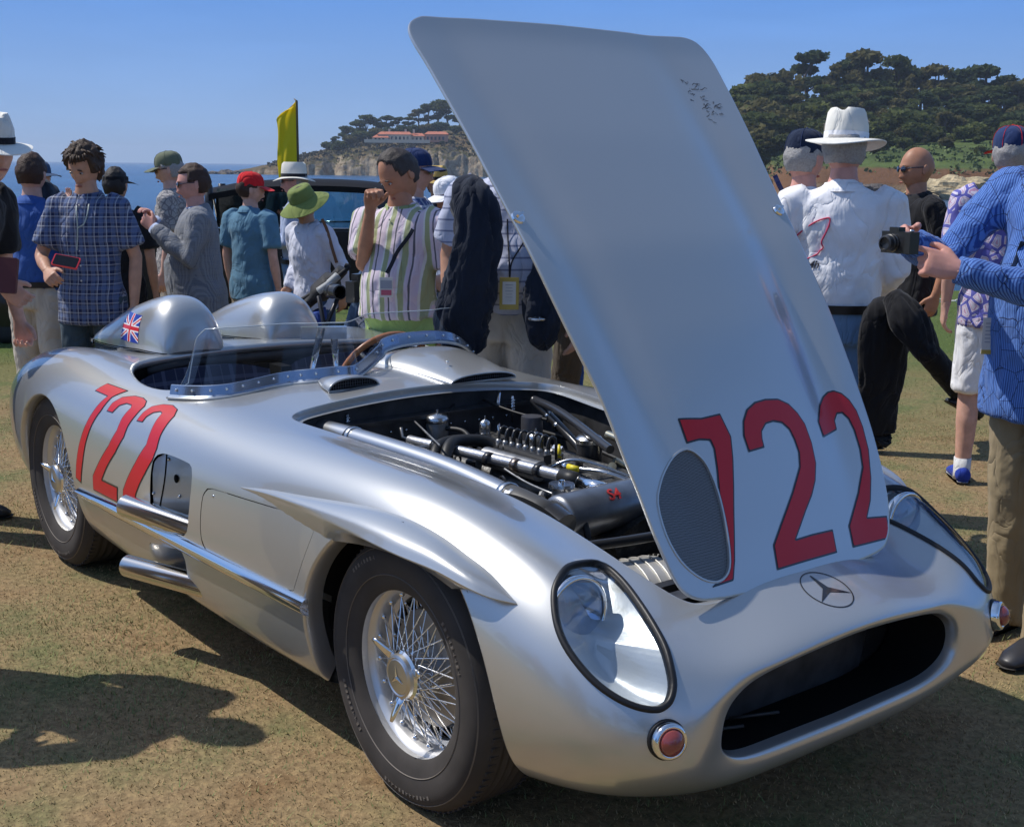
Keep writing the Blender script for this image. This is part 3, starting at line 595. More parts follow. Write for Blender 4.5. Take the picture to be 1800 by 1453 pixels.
# ---------------------------------------------------------------- short turf blades near the camera (uncountable)
def blades(n, region, h, m, name, seed):
    rg = np.random.default_rng(seed); f_ = rg.uniform(0, 1, n)**.75*(region[1]-region[0])+region[0]; r_ = rg.uniform(-1, 1, n)*(f_*.44+.2)
    x = CP[0]+FW[0]*f_+RG[0]*r_; y = CP[1]+FW[1]*f_+RG[1]*r_
    cl = np.array([_nz.noise(Vector((a*1.6, b_*1.6, seed))) for a, b_ in zip(x, y)]); cl2 = np.array([_nz.noise(Vector((a*9, b_*9, seed+3))) for a, b_ in zip(x, y)])
    keep = (cl*.8+cl2*.7+rg.uniform(-.5, .5, n)) > h[2]; x, y = x[keep], y[keep]; n = len(x)
    an = rg.uniform(0, 6.28, n); L = rg.uniform(h[0], h[1], n); ln = rg.uniform(.3, 1.6, n)*L; w = rg.uniform(.0011, .0022, n)
    B = np.stack([x, y, np.zeros(n)-.001], 1); D_ = np.stack([np.cos(an), np.sin(an), np.zeros(n)], 1); S = np.stack([-np.sin(an), np.cos(an), np.zeros(n)], 1)
    V = np.stack([B-S*w[:, None], B+S*w[:, None], B+D_*ln[:, None]+np.array([0, 0, 1])*L[:, None]], 1).reshape(-1, 3)
    me = bpy.data.meshes.new(name); me.vertices.add(len(V)); me.vertices.foreach_set('co', V.ravel()); me.loops.add(3*n); me.loops.foreach_set('vertex_index', np.arange(3*n, dtype=np.int32)); me.polygons.add(n); me.polygons.foreach_set('loop_start', np.arange(0, 3*n, 3, dtype=np.int32)); me.update(); me.validate()
    me.materials.append(m); o = bpy.data.objects.new(name, me); col.objects.link(o); tag(o, kind='stuff'); return o
blades(150000, (1.9, 7.5), (.004, .010, -.35), mat('straw_blade', (.40, .29, .15), .8, noise=(7, .45), spec=.2), 'dry_grass', 1)
blades(110000, (1.9, 8.0), (.005, .012, .12), mat('green_blade', (.19, .22, .085), .7, noise=(7, .4), spec=.2), 'green_grass', 2)
blades(30000, (1.9, 5.5), (.012, .028, .42), mat('tuft_blade', (.24, .26, .10), .7, noise=(7, .3), spec=.2), 'grass_tufts', 5)
blades(50000, (7., 14.), (.012, .028, .0), mat('green_blade', (.11, .17, .05)), 'far_grass', 3)

# ---------------------------------------------------------------- sea air
c_ = fr(3000, 0, 0); q3 = np.stack([[FW[0], FW[1], 0], [-FW[1], FW[0], 0], [0, 0, 1]], 1)
v, f = box((0, 0, 0), (11000, 15000, 110)); v = v@q3.T+np.array([c_[0], c_[1], -12+55]); hz_o = mk('haze', v, f, (lambda m: m)(bpy.data.materials.new('sea_air')), None, False)
m = hz_o.data.materials[0]; m.use_nodes = True; nt = m.node_tree; nt.nodes.clear(); o_ = nt.nodes.new('ShaderNodeOutputMaterial'); pv = nt.nodes.new('ShaderNodeVolumePrincipled'); pv.inputs['Color'].default_value = (.72, .84, 1, 1); pv.inputs['Density'].default_value = .00015; pv.inputs['Anisotropy'].default_value = .2
nt.links.new(pv.outputs[0], o_.inputs['Volume']); tag(hz_o, kind='stuff')

# ================================================================ PEOPLE
from mathutils import noise as mnoise
def hor(px): return 726.5+(_d[2]*2198.888+_r[2]*(px-900))/_u[2]
def ground_at(px, D):
    """world xy of a spot seen at image column px (1800 wide) and forward distance D"""
    v = _d*2198.888+_r*(px-900)-_u*(hor(px)-726.5)
    v = v/np.linalg.norm(v[:2]); fwd = v[:2]@FW
    return np.array([CP[0]+v[0]*D/fwd, CP[1]+v[1]*D/fwd])
def at_px(px, py, D):
    v = _d*2198.888+_r*(px-900)-_u*(py-726.5); return CP+v*D/(v[:2]@FW)
def evalmesh(g, voxel, smooth=4, fac=.5):
    v = np.concatenate(g.v); me = bpy.data.meshes.new('t'); me.from_pydata(v.tolist(), [], g.f); o = bpy.data.objects.new('t', me); col.objects.link(o)
    m = o.modifiers.new('r', 'REMESH'); m.mode = 'VOXEL'; m.voxel_size = voxel
    if smooth: m2 = o.modifiers.new('s', 'SMOOTH'); m2.iterations = smooth; m2.factor = fac
    e = o.evaluated_get(bpy.context.evaluated_depsgraph_get()); em = e.to_mesh(); n = len(em.vertices)
    V = np.empty(n*3); em.vertices.foreach_get('co', V); N = np.empty(n*3); em.vertices.foreach_get('normal', N)
    F = [tuple(p.vertices) for p in em.polygons]; e.to_mesh_clear(); bpy.data.objects.remove(o); bpy.data.meshes.remove(me)
    return V.reshape(-1, 3), F, N.reshape(-1, 3)
def folds(V, N, amp, freq=(9, 9, 4), seed=0, z0=None):
    out = V.copy(); f = np.array(freq)
    for i in range(len(V)):
        p = V[i]*f+seed*7.3
        a = mnoise.noise(Vector(p)); b = mnoise.noise(Vector(p*2.3+[3, 1, 4]))
        c = mnoise.noise(Vector(p*4.1+Vector((9, 2, p[2]))))
        r_ = .45*(1-abs(a)*2.6)+(.45-abs(b)*1.8)*.75+(.3-abs(c))*.45
        out[i] += N[i]*amp*r_
    return out
SKIN = {}
def skin(c, nm='skin'):
    k = nm
    if k not in SKIN:
        m = mat('skin_'+nm, c, .5, 0, noise=(25, .12), spec=.4); b = m.node_tree.nodes['Principled BSDF']; b.inputs['Subsurface Weight'].default_value = .12; b.inputs['Subsurface Radius'].default_value = (.02, .008, .004); b.inputs['Subsurface Scale'].default_value = .5; SKIN[k] = m
    return SKIN[k]
def head_geo():
    """unit head: chin at z=-.12, crown z=.125 ; face towards -Y"""
    nu, nv = 46, 56; V = []
    for i in range(nu):
        ph = math.pi*(.012+.976*i/(nu-1)); z = math.cos(ph); s_ = math.sin(ph)
        for j in range(nv):
            th = 2*math.pi*j/nv; x = math.sin(th); y = -math.cos(th)
            V.append((x*s_, y*s_, z))
    V = np.array(V); x, y, z = V.T.copy()
    X = x*.076; Y = y*.098; Z = z*.122
    Z0 = Z.copy()
    low = np.clip(-z, 0, 1)
    X *= 1-.30*low**1.3; fr_ = y < 0
    Y = np.where(fr_, Y*(1-.10*low), Y*(1-.42*low)); Y = np.where(~fr_ & (z > -.3), Y*1.06, Y)
    X *= 1-.07*np.clip((-y-.2)/.8, 0, 1)*(np.abs(z) < .9)      # flatter temples
    def bump(cx, cz, sx, sz, amt, sgn=-1):
        w = np.exp(-((X-cx)/sx)**2-((Z-cz)/sz)**2)*(y*sgn > .15); return w*amt
    dY = np.zeros(len(V))
    dY -= bump(0, .020, .035, .010, .004)+bump(.028, .022, .022, .008, .004)+bump(-.028, .022, .022, .008, .004)   # brow
    dY += bump(.030, .004, .017, .012, .010)+bump(-.030, .004, .017, .012, .010)          # sockets
    nose = np.exp(-(X/.0115)**2)*np.clip(1-np.abs((Z+.030)/.034-.0), 0, 1)
    tip = np.exp(-(X/.015)**2-((Z+.042)/.012)**2)
    bridge = np.exp(-(X/.010)**2)*np.exp(-((Z+.012)/.022)**2)
    dY -= (y < -.3)*(tip*.021+bridge*.011)
    dY -= bump(0, -.074, .024, .008, .006)+bump(0, -.102, .020, .014, .007)
    dY += bump(0, -.067, .024, .0025, .002)+bump(0, -.086, .03, .007, .004)
    dY -= bump(.036, -.028, .02, .02, .004)+bump(-.036, -.028, .02, .02, .004)            # cheeks
    Y = Y+dY
    P = np.stack([X, Y, Z], 1); F = grid_faces(nu, nv, True)
    P = np.concatenate([P, [[0, 0, .1225], [0, -.02, -.119]]]); n = nu*nv
    F = [q[::-1] for q in F]
    F += [(n, j, (j+1) % nv)[::-1] for j in range(nv)]; F += [(n+1, (nu-1)*nv+(j+1) % nv, (nu-1)*nv+j)[::-1] for j in range(nv)]
    return P, F, (nu, nv)
HEADP, HEADF, HEADN = head_geo()
def hand_geo(side=1, curl=.35, spread=1., point=False):
    """local: wrist at origin, fingers towards -Z, palm faces -Y..., thumb towards -Y"""
    g = G(); g.add(*tube([(0, 0, .03), (0, 0, 0), (0, 0, -.035), (0, 0, -.075), (0, 0, -.09)], [(.020, .027), (.021, .029), (.016, .040), (.014, .042), (.010, .038)], 14, up=(1, 0, 0)))
    # palm plane = YZ (normal X). thumb on -Y
    for k, (y, L) in enumerate(((-.031, .070), (-.011, .080), (.010, .074), (.030, .058))):
        c = curl*(1+.12*k); 
        if point and k == 0: c = .12
        p = np.array([0, y, -.082]); a = 0.; pts = [np.array([0, y*.7, -.05]), p]
        for seg in (.45, .32, .25):
            a += c*1.0; p = p+L*seg*np.array([-side*math.sin(a)*1.0, (y*.12*spread), -math.cos(a)]); pts.append(p)
        g.add(*tube(pts, [.010, .0095, .0088, .0078, .0062], 9))
    p0 = np.array([0, -.024, -.015]); pts = [p0, p0+[-side*.008, -.022, -.022], p0+[-side*.018, -.034, -.048], p0+[-side*.028, -.036, -.070]]
    g.add(*tube(pts, [.013, .0125, .0105, .0075], 9))
    V, F, N = evalmesh(g, .0042, 3); return V, F
HANDS = {}
def hand(side, curl, point=False):
    k = (side, round(curl, 2), point)
    if k not in HANDS: HANDS[k] = hand_geo(side, curl, 1., point)
    return HANDS[k]
def limb_frame(d, thumb):
    """rotation whose -Z goes along d, -Y towards thumb"""
    z = -nrm(d); y = -np.array(thumb, float); y = nrm(y-z*(y@z)); x = np.cross(y, z); return np.stack([x, y, z], 1)

def person(px, ytop, D, facing, label, sk=(.52, .29, .2), sknm='fair', H=None, lean=0., lean_side=0., head=(0, 0, 0), armL=None, armR=None, handL=(.35, None, False), handR=(.35, None, False),
           top=None, sleeve=1, bottom=None, shorts=0, hair=None, hat=None, glasses=None, legs=(0, 0), shoe=None, belly=0., wid=1., collar=None, tuck=True, jacket=False, top_z=None, xy=None, seed=1, hem=.0, neck_dx=0., sock=None, feet=True, extra=None):
    """facing: 0 = towards camera, +90 = image right, 180 = away. arms: (elbow, wrist) in body frame (x = own left, -y = front) or None for hanging"""
    if xy is None: xy = ground_at(px, D)
    if H is None: H = at_px(px, ytop, D)[2]
    a = R(facing); d = -FW*math.cos(a)+RG*math.sin(a)
    rz = math.atan2(d[1], d[0])+math.pi/2
    root = empty('person', (xy[0], xy[1], 0), rz, label, 'person', 'spectators around the silver racing car')
    s = H/1.75; root.scale = (1, 1, 1)
    SC = lambda v: np.asarray(v, float)*s
    lr = R(lean); ls = R(lean_side)
    hipc = np.array([0, 0, .94])
    Rt = rotm('X', lean)@rotm('Y', lean_side)      # + lean = forward (towards -y)
    def tor(p): return (np.array(p, float)-hipc)@Rt.T+hipc
    sh = {1: tor((.185*wid, .0, 1.425)), -1: tor((-.185*wid, .0, 1.425))}
    nb = tor((0, .01, 1.47)); hc = nb+Rt@np.array([0, -.022, .155])
    rh = rotm('Z', head[0])@rotm('X', head[1]+lean*.3)@rotm('Y', head[2])
    sgn = {1: armL, -1: armR}
    J = {}
    for k in (1, -1):
        if sgn[k] is None: e = sh[k]+np.array([k*.045, .02, -.29]); w = e+np.array([k*.005, -.05, -.25])
        else: e, w = [tor(q) if False else np.array(q, float) for q in sgn[k]]
        J[k] = (sh[k], e, w)
    lg = {}
    for k, st in ((1, legs[0]), (-1, legs[1])):
        hp = np.array([k*.092, 0, .90]); 
        kn = hp+np.array([k*.012, -math.sin(st)*.43-.012, -.43*math.cos(st)+.0]); 
        st2 = st-abs(st)*.55 if st > 0 else st*1.35
        an = kn+np.array([k*.006, -math.sin(st2)*.41+.02, -.41*math.cos(st2)]); lg[k] = (hp, kn, an)
    msk = skin(sk, sknm)
    # ---- body: one continuous skin under the clothes
    g = G()
    tr = [((0, 0, .84), (.15, .10)), ((0, 0, .95), (.15, .10)), ((0, 0, 1.08), (.135, .095)), ((0, 0, 1.25), (.155, .10)), ((0, 0, 1.36), (.165, .10)), ((0, 0, 1.425), (.15, .075)), ((0, 0, 1.465), (.075, .06)), ((0, -.005, 1.52), (.055, .058)), ((0, -.012, 1.57), (.052, .056))]
    pts = np.array([tor(p) for p, _ in tr]); pts[-1] = nb*.35+hc*.65; g.add(*tube(pts, [r_ for _, r_ in tr], 18, up=(1, 0, 0)))
    for k in (1, -1):
        S_, E_, W_ = J[k]; g.add(*tube([S_+(nb-S_)*.25, S_, S_*.5+E_*.5, E_, E_*.6+W_*.4, W_+(W_-E_)*.02], [.05, .048, .043, .037, .038, .025], 12))
        h_, kn, an = lg[k]; g.add(*tube([h_+[0, 0, .02], h_*.5+kn*.5, kn, kn*.65+an*.35+[0, .012, 0], an, an-[0, 0, .04]], [.08, .068, .052, .054, .036, .036], 12))
    if sleeve == 0 or shorts or sleeve == .45: pass
    V, F, N = evalmesh(g, .013, 5)
    V = SC(V); gb = G(); gb.add(V, F)
    hp_ = HEADP.copy()
    # ears
    H_ = SC(hp_@rh.T+hc); gb.add(H_, HEADF)
    for k in (1, -1):
        v, f = ell((k*.077, .012, -.006), (.008, .018, .031), 10, 8, rotm('X', -12)); gb.add(SC(v@rh.T+hc), f)
    for k, hs_ in ((1, handL), (-1, handR)):
        S_, E_, W_ = J[k]; th = hs_[1] if hs_[1] is not None else (0, -1, 0); v, f = hand(k, hs_[0], hs_[2]); gb.add(SC(v@limb_frame(W_-E_ if len(hs_) < 4 else hs_[3], th).T+W_), f)
    body_ = gb.build('body', msk, root)
    # face details
    gf = G(); ge = G(); gl = G()
    for k in (1, -1):
        v, f = ell((k*.030, -.0865, .003), (.0125, .006, .0052), 12, 8); gf.add(SC(v@rh.T+hc), f)
        v, f = ell((k*.030, -.0915, .003), (.0052, .003, .0050), 10, 6); ge.add(SC(v@rh.T+hc), f)
        v, f = ell((k*.030, -.094, .0225), (.017, .005, .0038), 12, 6, rotm('Y', k*7)); ge.add(SC(v@rh.T+hc), f)
    v, f = ell((0, -.0965, -.0695), (.021, .0055, .0062), 14, 6); gl.add(SC(v@rh.T+hc), f)
    v, f = ell((0, -.0995, -.0695), (.019, .0035, .0010), 14, 6); ge.add(SC(v@rh.T+hc), f)
    if not glasses: gf.build('eyes', mat('eye_white', (.45, .42, .40), .3), body_)
    ge.build('eyebrows_and_pupils', mat('brow_'+(hair[1] if hair else 'dark'), (.03, .02, .015) if not hair else tuple(np.array(hair[0])*.7), .7), body_); gl.build('lips', mat('lip_'+sknm, tuple(np.array(sk)*[.75, .48, .5]), .5), body_)
    # ---- hair shell
    if hair:
        hcol, hn, style = hair; nu, nv = HEADN; P = HEADP[:nu*nv].copy(); x, y, z = P.T
        if style == 'long': keep = (z > .055)|((y > -.02) & (z > -.09)); th = .026
        elif style == 'short': keep = ((z > .070)|((y > .02) & (z > -.055))|((y > -.035) & (z > .02))); th = .010
        elif style == 'mop': keep = ((z > .062)|((y > .0) & (z > -.075))|((y > -.045) & (z > -.005))); th = .022
        elif style == 'recede': keep = (((y > .01) & (z > -.055))|((y > -.04) & (z > .01) & (np.abs(x) > .045))|((z > .085) & (y > -.05))); th = .009
        elif style == 'fringe': keep = ((y > .0) & (z > -.055) & (z < .05)); th = .012
        ctr = np.array([0, 0, .01]); dn = P-ctr; dn /= np.linalg.norm(dn, axis=1)[:, None]
        nz = np.array([mnoise.noise(Vector(p*34))*.75+mnoise.noise(Vector(p*80))*.45 for p in P]); Q = P+dn*(th*(1+.75*nz))[:, None]
        Q[:, 2] += .0
        F_ = [q for q in HEADF if max(q) < nu*nv and all(keep[i] for i in q)]
        Q = np.where(keep[:, None], Q, P-dn*.004)
        Ft = [q for q in HEADF if max(q) < nu*nv and any(keep[i] for i in q)]
        Ft += [tuple(q) for q in [[0]]*0]
        topc = Q[:nv].mean(0)+[0, 0, .001]; Qv = np.concatenate([Q, [topc]]); Ft += [(nu*nv, j, (j+1) % nv)[::-1] for j in range(nv)] if keep[0] else []
        mh = mat('hair_'+hn, hcol, .6, 0, noise=(120, .18), bump=(190, .8, .005)); gh_ = G(); gh_.add(SC(Qv@rh.T+hc), Ft)
        if style == 'mop':
            r5 = random.Random(seed)
            for _ in range(70):
                th_ = r5.uniform(0, 2*math.pi); zz = r5.uniform(.02, .125); zz = max(zz, .095) if math.cos(th_) > .35 else zz; rr = math.sqrt(max(0, 1-(zz/.135)**2)); p = np.array([math.sin(th_)*.088*rr, -math.cos(th_)*.112*rr, zz])
                dr = nrm([math.sin(th_)*.6, -math.cos(th_)*.6, -.5+r5.uniform(-.4, .6)]); pts = [p-dr*.01, p+dr*.018+[0, 0, .004], p+dr*.038+[r5.uniform(-.006, .006), r5.uniform(-.006, .006), -.006]]
                v, f = tube(pts, [.009, .007, .002], 6); gh_.add(SC(v@rh.T+hc), f)
        gh_.build('hair', mh, root)
    # ---- headwear
    if hat:
        kind, hm, hm2 = hat[:3]; g = G(); g2 = G(); TH = lambda v: SC(v@rh.T+hc)
        n = 36; th = np.linspace(0, 2*math.pi, n, endpoint=False); tilt = hat[3] if len(hat) > 3 else 0
        q_ = rotm('X', tilt)
        if kind in ('fedora', 'panama', 'sunhat', 'boater'):
            bw = {'fedora': .075, 'panama': .070, 'sunhat': .098, 'boater': .06}[kind]; ch = {'fedora': .125, 'panama': .125, 'sunhat': .095, 'boater': .08}[kind]
            pr_ = [(.083, .035), (.085, .06), (.083, .035+ch*.5), (.078, .035+ch*.85), (.068, .035+ch*.98), (.04, .035+ch*(.90 if kind != 'sunhat' else 1.0)), (0, .035+ch*(.82 if kind != 'sunhat' else 1.0))]
            V = []
            for r_, z in pr_:
                cx = r_*np.sin(th); cy = -r_*1.22*np.cos(th); pinch = 1-.20*np.exp(-((cy+.06)/.05)**2)*(z > .035+ch*.6)*(kind in ('fedora', 'panama'))
                V.append(np.stack([cx*pinch, cy, np.full(n, z)-(np.abs(cx) < .02)*.012*(z > .035+ch*.9)*(kind in ('fedora', 'panama'))], 1))
            V = np.concatenate(V); f = grid_faces(len(pr_), n, True); g.add(TH(V@q_.T), f)
            V = []
            for t in np.linspace(0, 1, 7):
                r_ = .082+bw*t; dz = {'fedora': -.018, 'panama': -.020, 'sunhat': -.058, 'boater': -.004}[kind]*t**1.4
                wv = .010*t*np.cos(2*th+1) if kind != 'boater' else 0; up_ = .014*t*np.cos(2*th)*(-1) if kind in ('fedora', 'panama') else 0
                V.append(np.stack([r_*np.sin(th), -(r_*1.12)*np.cos(th), np.full(n, .040)+dz+wv*(kind == 'sunhat')+up_], 1))
            V = np.concatenate(V); V2 = V+[0, 0, -.004]; f = grid_faces(7, n, True); g.add(TH(V@q_.T), f); g.add(TH(V2@q_.T), [x_[::-1] for x_ in f]+[])
            e_ = np.stack([V[-n:], V2[-n:]], 1).reshape(-1, 3); g.add(TH(e_@q_.T), [(2*i, 2*i+1, 2*((i+1) % n)+1, 2*((i+1) % n)) for i in range(n)])
            ho = g.build(kind if kind != 'panama' else 'panama_hat', hm, root, auto=50)
            V = np.concatenate([np.stack([.0865*np.sin(th), -.0865*1.22*np.cos(th), np.full(n, z)], 1) for z in (.040, .042, .064, .066)]); g2.add(TH(V@q_.T), grid_faces(4, n, True)); g2.build('hat_band', hm2, ho)
        else:   # baseball cap / visor
            back = 1; V = []; pr_ = [(.0835, .028), (.0845, .045), (.083, .07), (.076, .097), (.060, .119), (.035, .131), (0, .135)]
            if kind == 'visor': pr_ = [(.0835, .024), (.0855, .044), (.0845, .062)]
            for r_, z in pr_: V.append(np.stack([r_*np.sin(th), -r_*1.22*np.cos(th)+.004, np.full(n, z)+(.010*np.cos(th) if kind != 'visor' else 0)*(z < .05)], 1))
            g.add(TH(np.concatenate(V)@q_.T), grid_faces(len(pr_), n, True))
            ho = g.build('cap' if kind == 'cap' else 'visor', hm, root)
            rows = []; tb = np.linspace(-1.05, 1.05, 15)
            for t in np.linspace(0, 1, 6):
                rr = .083+.072*t; rows.append(np.stack([rr*np.sin(tb)*(1-.12*t), -(rr*1.18)*np.cos(tb*(1-.18*t)), .036-.020*t**1.5-.016*(np.sin(tb)**2)*(1.)+0*tb], 1))
            P = np.concatenate(rows); f = grid_faces(6, 15); g2.add(TH(P@q_.T), f); g2.add(TH((P-[0, 0, .004])@q_.T), [x_[::-1] for x_ in f]); g2.build('peak', hm2, ho)
            if kind == 'cap':
                g3 = G()
                for k in range(6):
                    a_ = k*math.pi/3+.5; g3.add(*tube(TH(np.array([(r_*1.012*math.sin(a_), -r_*1.22*1.012*math.cos(a_)+.004, z+.0008) for r_, z in pr_])@q_.T), .0012, 4))
                g3.add(*[x_ if i else TH(x_@q_.T) for i, x_ in enumerate(ell((0, .004, .136), (.007, .007, .004), 8, 6))]); g3.build('cap_seams', hm2, ho)
    if glasses:
        g = G()
        for k in (1, -1):
            v, f = ell((k*.031, -.0985, .004), (.025, .005, .0175), 14, 8, rotm('Z', k*10)); g.add(SC(v@rh.T+hc), f)
            v, f = tube([(k*.055, -.090, .010), (k*.076, -.04, .012), (k*.080, .012, .010)], [(.003, .002)]*3, 6); g.add(SC(v@rh.T+hc), f)
        v, f = tube([(-.01, -.102, .010), (.01, -.102, .010)], .0025, 6); g.add(SC(v@rh.T+hc), f)
        g.build('sunglasses', mat('dark_lens', (.01, .012, .03), .12, coat=1), root)
    # ---- top
    if top is not None:
        bl = belly; zt = .80-hem if not tuck else .95; ub = -.020 if tuck else .020
        tr = [((0, -.01*bl, zt), (.172+.02*bl+ub, .122+.03*bl+ub)), ((0, -.01*bl, max(.93, zt+.012) if not tuck else .985), (.174+.02*bl+ub*.7, .124+.03*bl+ub*.8) if not tuck else (.158+.02*bl, .112+.03*bl)), ((0, -.03*bl, 1.04), (.160+.025*bl, .116+.05*bl)), ((0, -.03*bl, 1.12), (.160+.022*bl, .116+.05*bl)), ((0, -.01, 1.25), (.172, .122+.01*bl)), ((0, 0, 1.34), (.190*wid, .122)), ((0, .005, 1.405), (.185*wid, .105)), ((0, .01, 1.445), (.140*wid, .085)), ((0, .008, 1.475), (.078, .070)), ((0, .004, 1.495), (.066, .066))]
        k_ = 1.10 if jacket else 1.0
        pts = [tor(p) for p, _ in tr]; g = G(); g.add(*tube(pts, [(r_[0]*k_, r_[1]*k_) for _, r_ in tr], 24, up=(1, 0, 0)))
        for k in (1, -1):
            S_, E_, W_ = J[k]; w_ = .010 if jacket else 0
            if sleeve == 0: continue
            if sleeve >= 1: g.add(*tube([S_+(nb-S_)*.3, S_+(E_-S_)*.04, S_*.5+E_*.5, E_, E_*.5+W_*.5, W_*.95+E_*.05], np.array([.058, .068, .060, .053, .050, .041])+w_, 14))
            else: t_ = .72; g.add(*tube([S_+(nb-S_)*.3, S_+(E_-S_)*.05, S_*.6+E_*.4, S_*(1-t_)+E_*t_, S_*(1-t_-.08)+E_*(t_+.08)], [.058, .070, .072, .073, .073], 14))
        V, F, N = evalmesh(g, .0125, 5)
        V = folds(V, N, .009 if not jacket else .006, (7, 7, 4.5), seed)
        sh_ = mk('jacket' if jacket else 'shirt', SC(V), F, top, root)
        # collar
        cm = collar or top
        thc = np.linspace(-2.75, 2.75, 30); rows = []
        for t, rr, dz in ((0, .064, -.012), (.5, .066, .020), (1, .074, .028), (1.4, .086, .0), (1.6, .092, -.010)):
            rows.append(np.array([nb+Rt@np.array([rr*math.sin(q)*1.0, rr*math.cos(q)*1.02-.004, dz-.018*(abs(q)/2.75)**2-(.02*(abs(q)/2.75)**4 if t > 1 else 0)]) for q in thc]))
        mk('collar', SC(np.concatenate(rows)), grid_faces(5, 30), cm, sh_)
        if sleeve >= 1 or jacket:
            for k in (1, -1):
                S_, E_, W_ = J[k]; dd = nrm(W_-E_); mk('cuff', *[SC(x_) if i == 0 else x_ for i, x_ in enumerate(tube([W_-dd*.055, W_-dd*.0], [.0415, .039], 16))], cm if jacket else top, sh_)
        # placket and buttons on the chest
        if not jacket:
            g = G(); b0 = []
            for z in np.linspace(1.02, 1.42, 6): p = tor((0, -.13-.05*bl*(z < 1.2)+.03*((z-1.0)/.45)**2, z)); g.add(*ell(SC(p), (.005, .004, .005), 8, 5))
            g.build('buttons', mat('button', (.6, .6, .58), .4), sh_)
    # ---- trousers / shorts
    if bottom is not None:
        g = G(); bl = belly
        g.add(*tube([(0, 0, 1.02), (0, -.01, .97), (0, 0, .90), (0, .005, .84)], [(.155+.02*bl, .112+.03*bl), (.160+.02*bl, .116+.03*bl), (.170, .122), (.160, .116)], 24, up=(1, 0, 0)))
        for k in (1, -1):
            h_, kn, an = lg[k]; h2 = h_+[-k*.002, 0, 0]
            if shorts: g.add(*tube([h2+[0, 0, .03], h2*.6+kn*.4, kn*.85+h2*.15, kn+(an-kn)*.02], [.098, .094, .088, .086], 16))
            else: g.add(*tube([h2+[0, 0, .03], h2*.55+kn*.45, kn, kn*.5+an*.5, an+[0, 0, .0], an-[0, .005, .035]], [.098, .088, .072, .068, .066, .066], 16))
        V, F, N = evalmesh(g, .0135, 5); V = folds(V, N, .008, (9, 9, 5), seed+3)
        tb_ = mk('shorts' if shorts else 'trousers', SC(V), F, bottom, root)
        th = np.linspace(0, 2*math.pi, 28, endpoint=False); rr = []
        if not tuck: bl = bl-1.2
        for z in (.975, 1.010): rr.append(np.stack([(.172+.02*bl)*np.sin(th), -.01-(.129+.03*bl)*np.cos(th), np.full(28, z)], 1))
        mk('belt', SC(np.concatenate(rr)), grid_faces(2, 28, True), mat('belt_leather', (.02, .015, .012), .4), tb_)
    # ---- shoes
    if feet:
        for k in (1, -1):
            h_, kn, an = lg[k]; z0 = max(0, an[2]-.085); c = np.array([an[0], an[1], z0])
            v, f = tube([(0, .065, .045), (0, .05, .045), (0, 0, .050), (0, -.08, .042), (0, -.15, .030), (0, -.19, .022), (0, -.20, .02)], [(.02, .018), (.036, .04), (.038, .045), (.045, .038), (.046, .026), (.030, .016), (.01, .008)], 16, up=(1, 0, 0))
            v[:, 2] = np.maximum(v[:, 2], .006); tilt_ = rotm('X', -28) if legs[(0 if k == 1 else 1)] < -.2 else np.eye(3)
            so_ = mk('shoe', SC(v@tilt_.T+c), f, shoe or mat('black_shoe', (.02, .02, .02), .35), root)
            v2 = v.copy(); v2[:, 2] = np.clip(v2[:, 2], -.002, .014); v2[:, :2] *= 1.05; mk('sole', SC(v2@tilt_.T+c), f, mat('shoe_sole', (.05, .045, .04), .7) if not sock else mat('white_sole', (.6, .6, .6), .6), so_)
            if sock: v, f = tube([an+[0, 0, .07], an, an-[0, 0, .04]], [.043, .042, .042], 14); mk('sock', SC(v), f, sock, root)
    info = dict(root=root, s=s, J=J, hc=hc, nb=nb, tor=tor, Rt=Rt, xy=xy, rz=rz, rh=rh)
    cz, sz_ = math.cos(rz), math.sin(rz)
    info['w'] = lambda p: np.array([xy[0]+cz*p[0]*s-sz_*p[1]*s, xy[1]+sz_*p[0]*s+cz*p[1]*s, p[2]*s])
    return info

# ---------------------------------------------------------------- cloths
def cloth(name, c, rough=.85, stops=None, bump=None, sheen=.1):
    m = mat(name, c, rough, sheen=sheen, spec=.25, noise=None if stops else (6, .10), bump=bump)
    if bump is None and len(m.node_tree.nodes) < 12 and 'wr' not in m:
        m['wr'] = 1; nt, b = nodes(m); tc = nt.nodes.new('ShaderNodeTexCoord'); mp = nt.nodes.new('ShaderNodeMapping'); mp.inputs['Scale'].default_value = (1.5, 1.5, .8); mp.inputs['Rotation'].default_value = (.3, .4, 0)
        n = nt.nodes.new('ShaderNodeTexNoise'); n.inputs['Scale'].default_value = 5.5; n.inputs['Detail'].default_value = 3.2; n.inputs['Roughness'].default_value = .45; n.inputs['Distortion'].default_value = 1.1
        a = nt.nodes.new('ShaderNodeMath'); a.operation = 'SUBTRACT'; a.inputs[1].default_value = .5; q = nt.nodes.new('ShaderNodeMath'); q.operation = 'ABSOLUTE'; p = nt.nodes.new('ShaderNodeMath'); p.operation = 'POWER'; p.inputs[1].default_value = .6
        bp = nt.nodes.new('ShaderNodeBump'); bp.inputs['Strength'].default_value = .75; bp.inputs['Distance'].default_value = .021
        nt.links.new(tc.outputs['Object'], mp.inputs[0]); nt.links.new(mp.outputs[0], n.inputs['Vector']); nt.links.new(n.outputs[0], a.inputs[0]); nt.links.new(a.outputs[0], q.inputs[0]); nt.links.new(q.outputs[0], p.inputs[0]); nt.links.new(p.outputs[0], bp.inputs['Height']); nt.links.new(bp.outputs[0], b.inputs['Normal'])
    if stops: plaid(m, 1, stops, bg_=c)
    return m
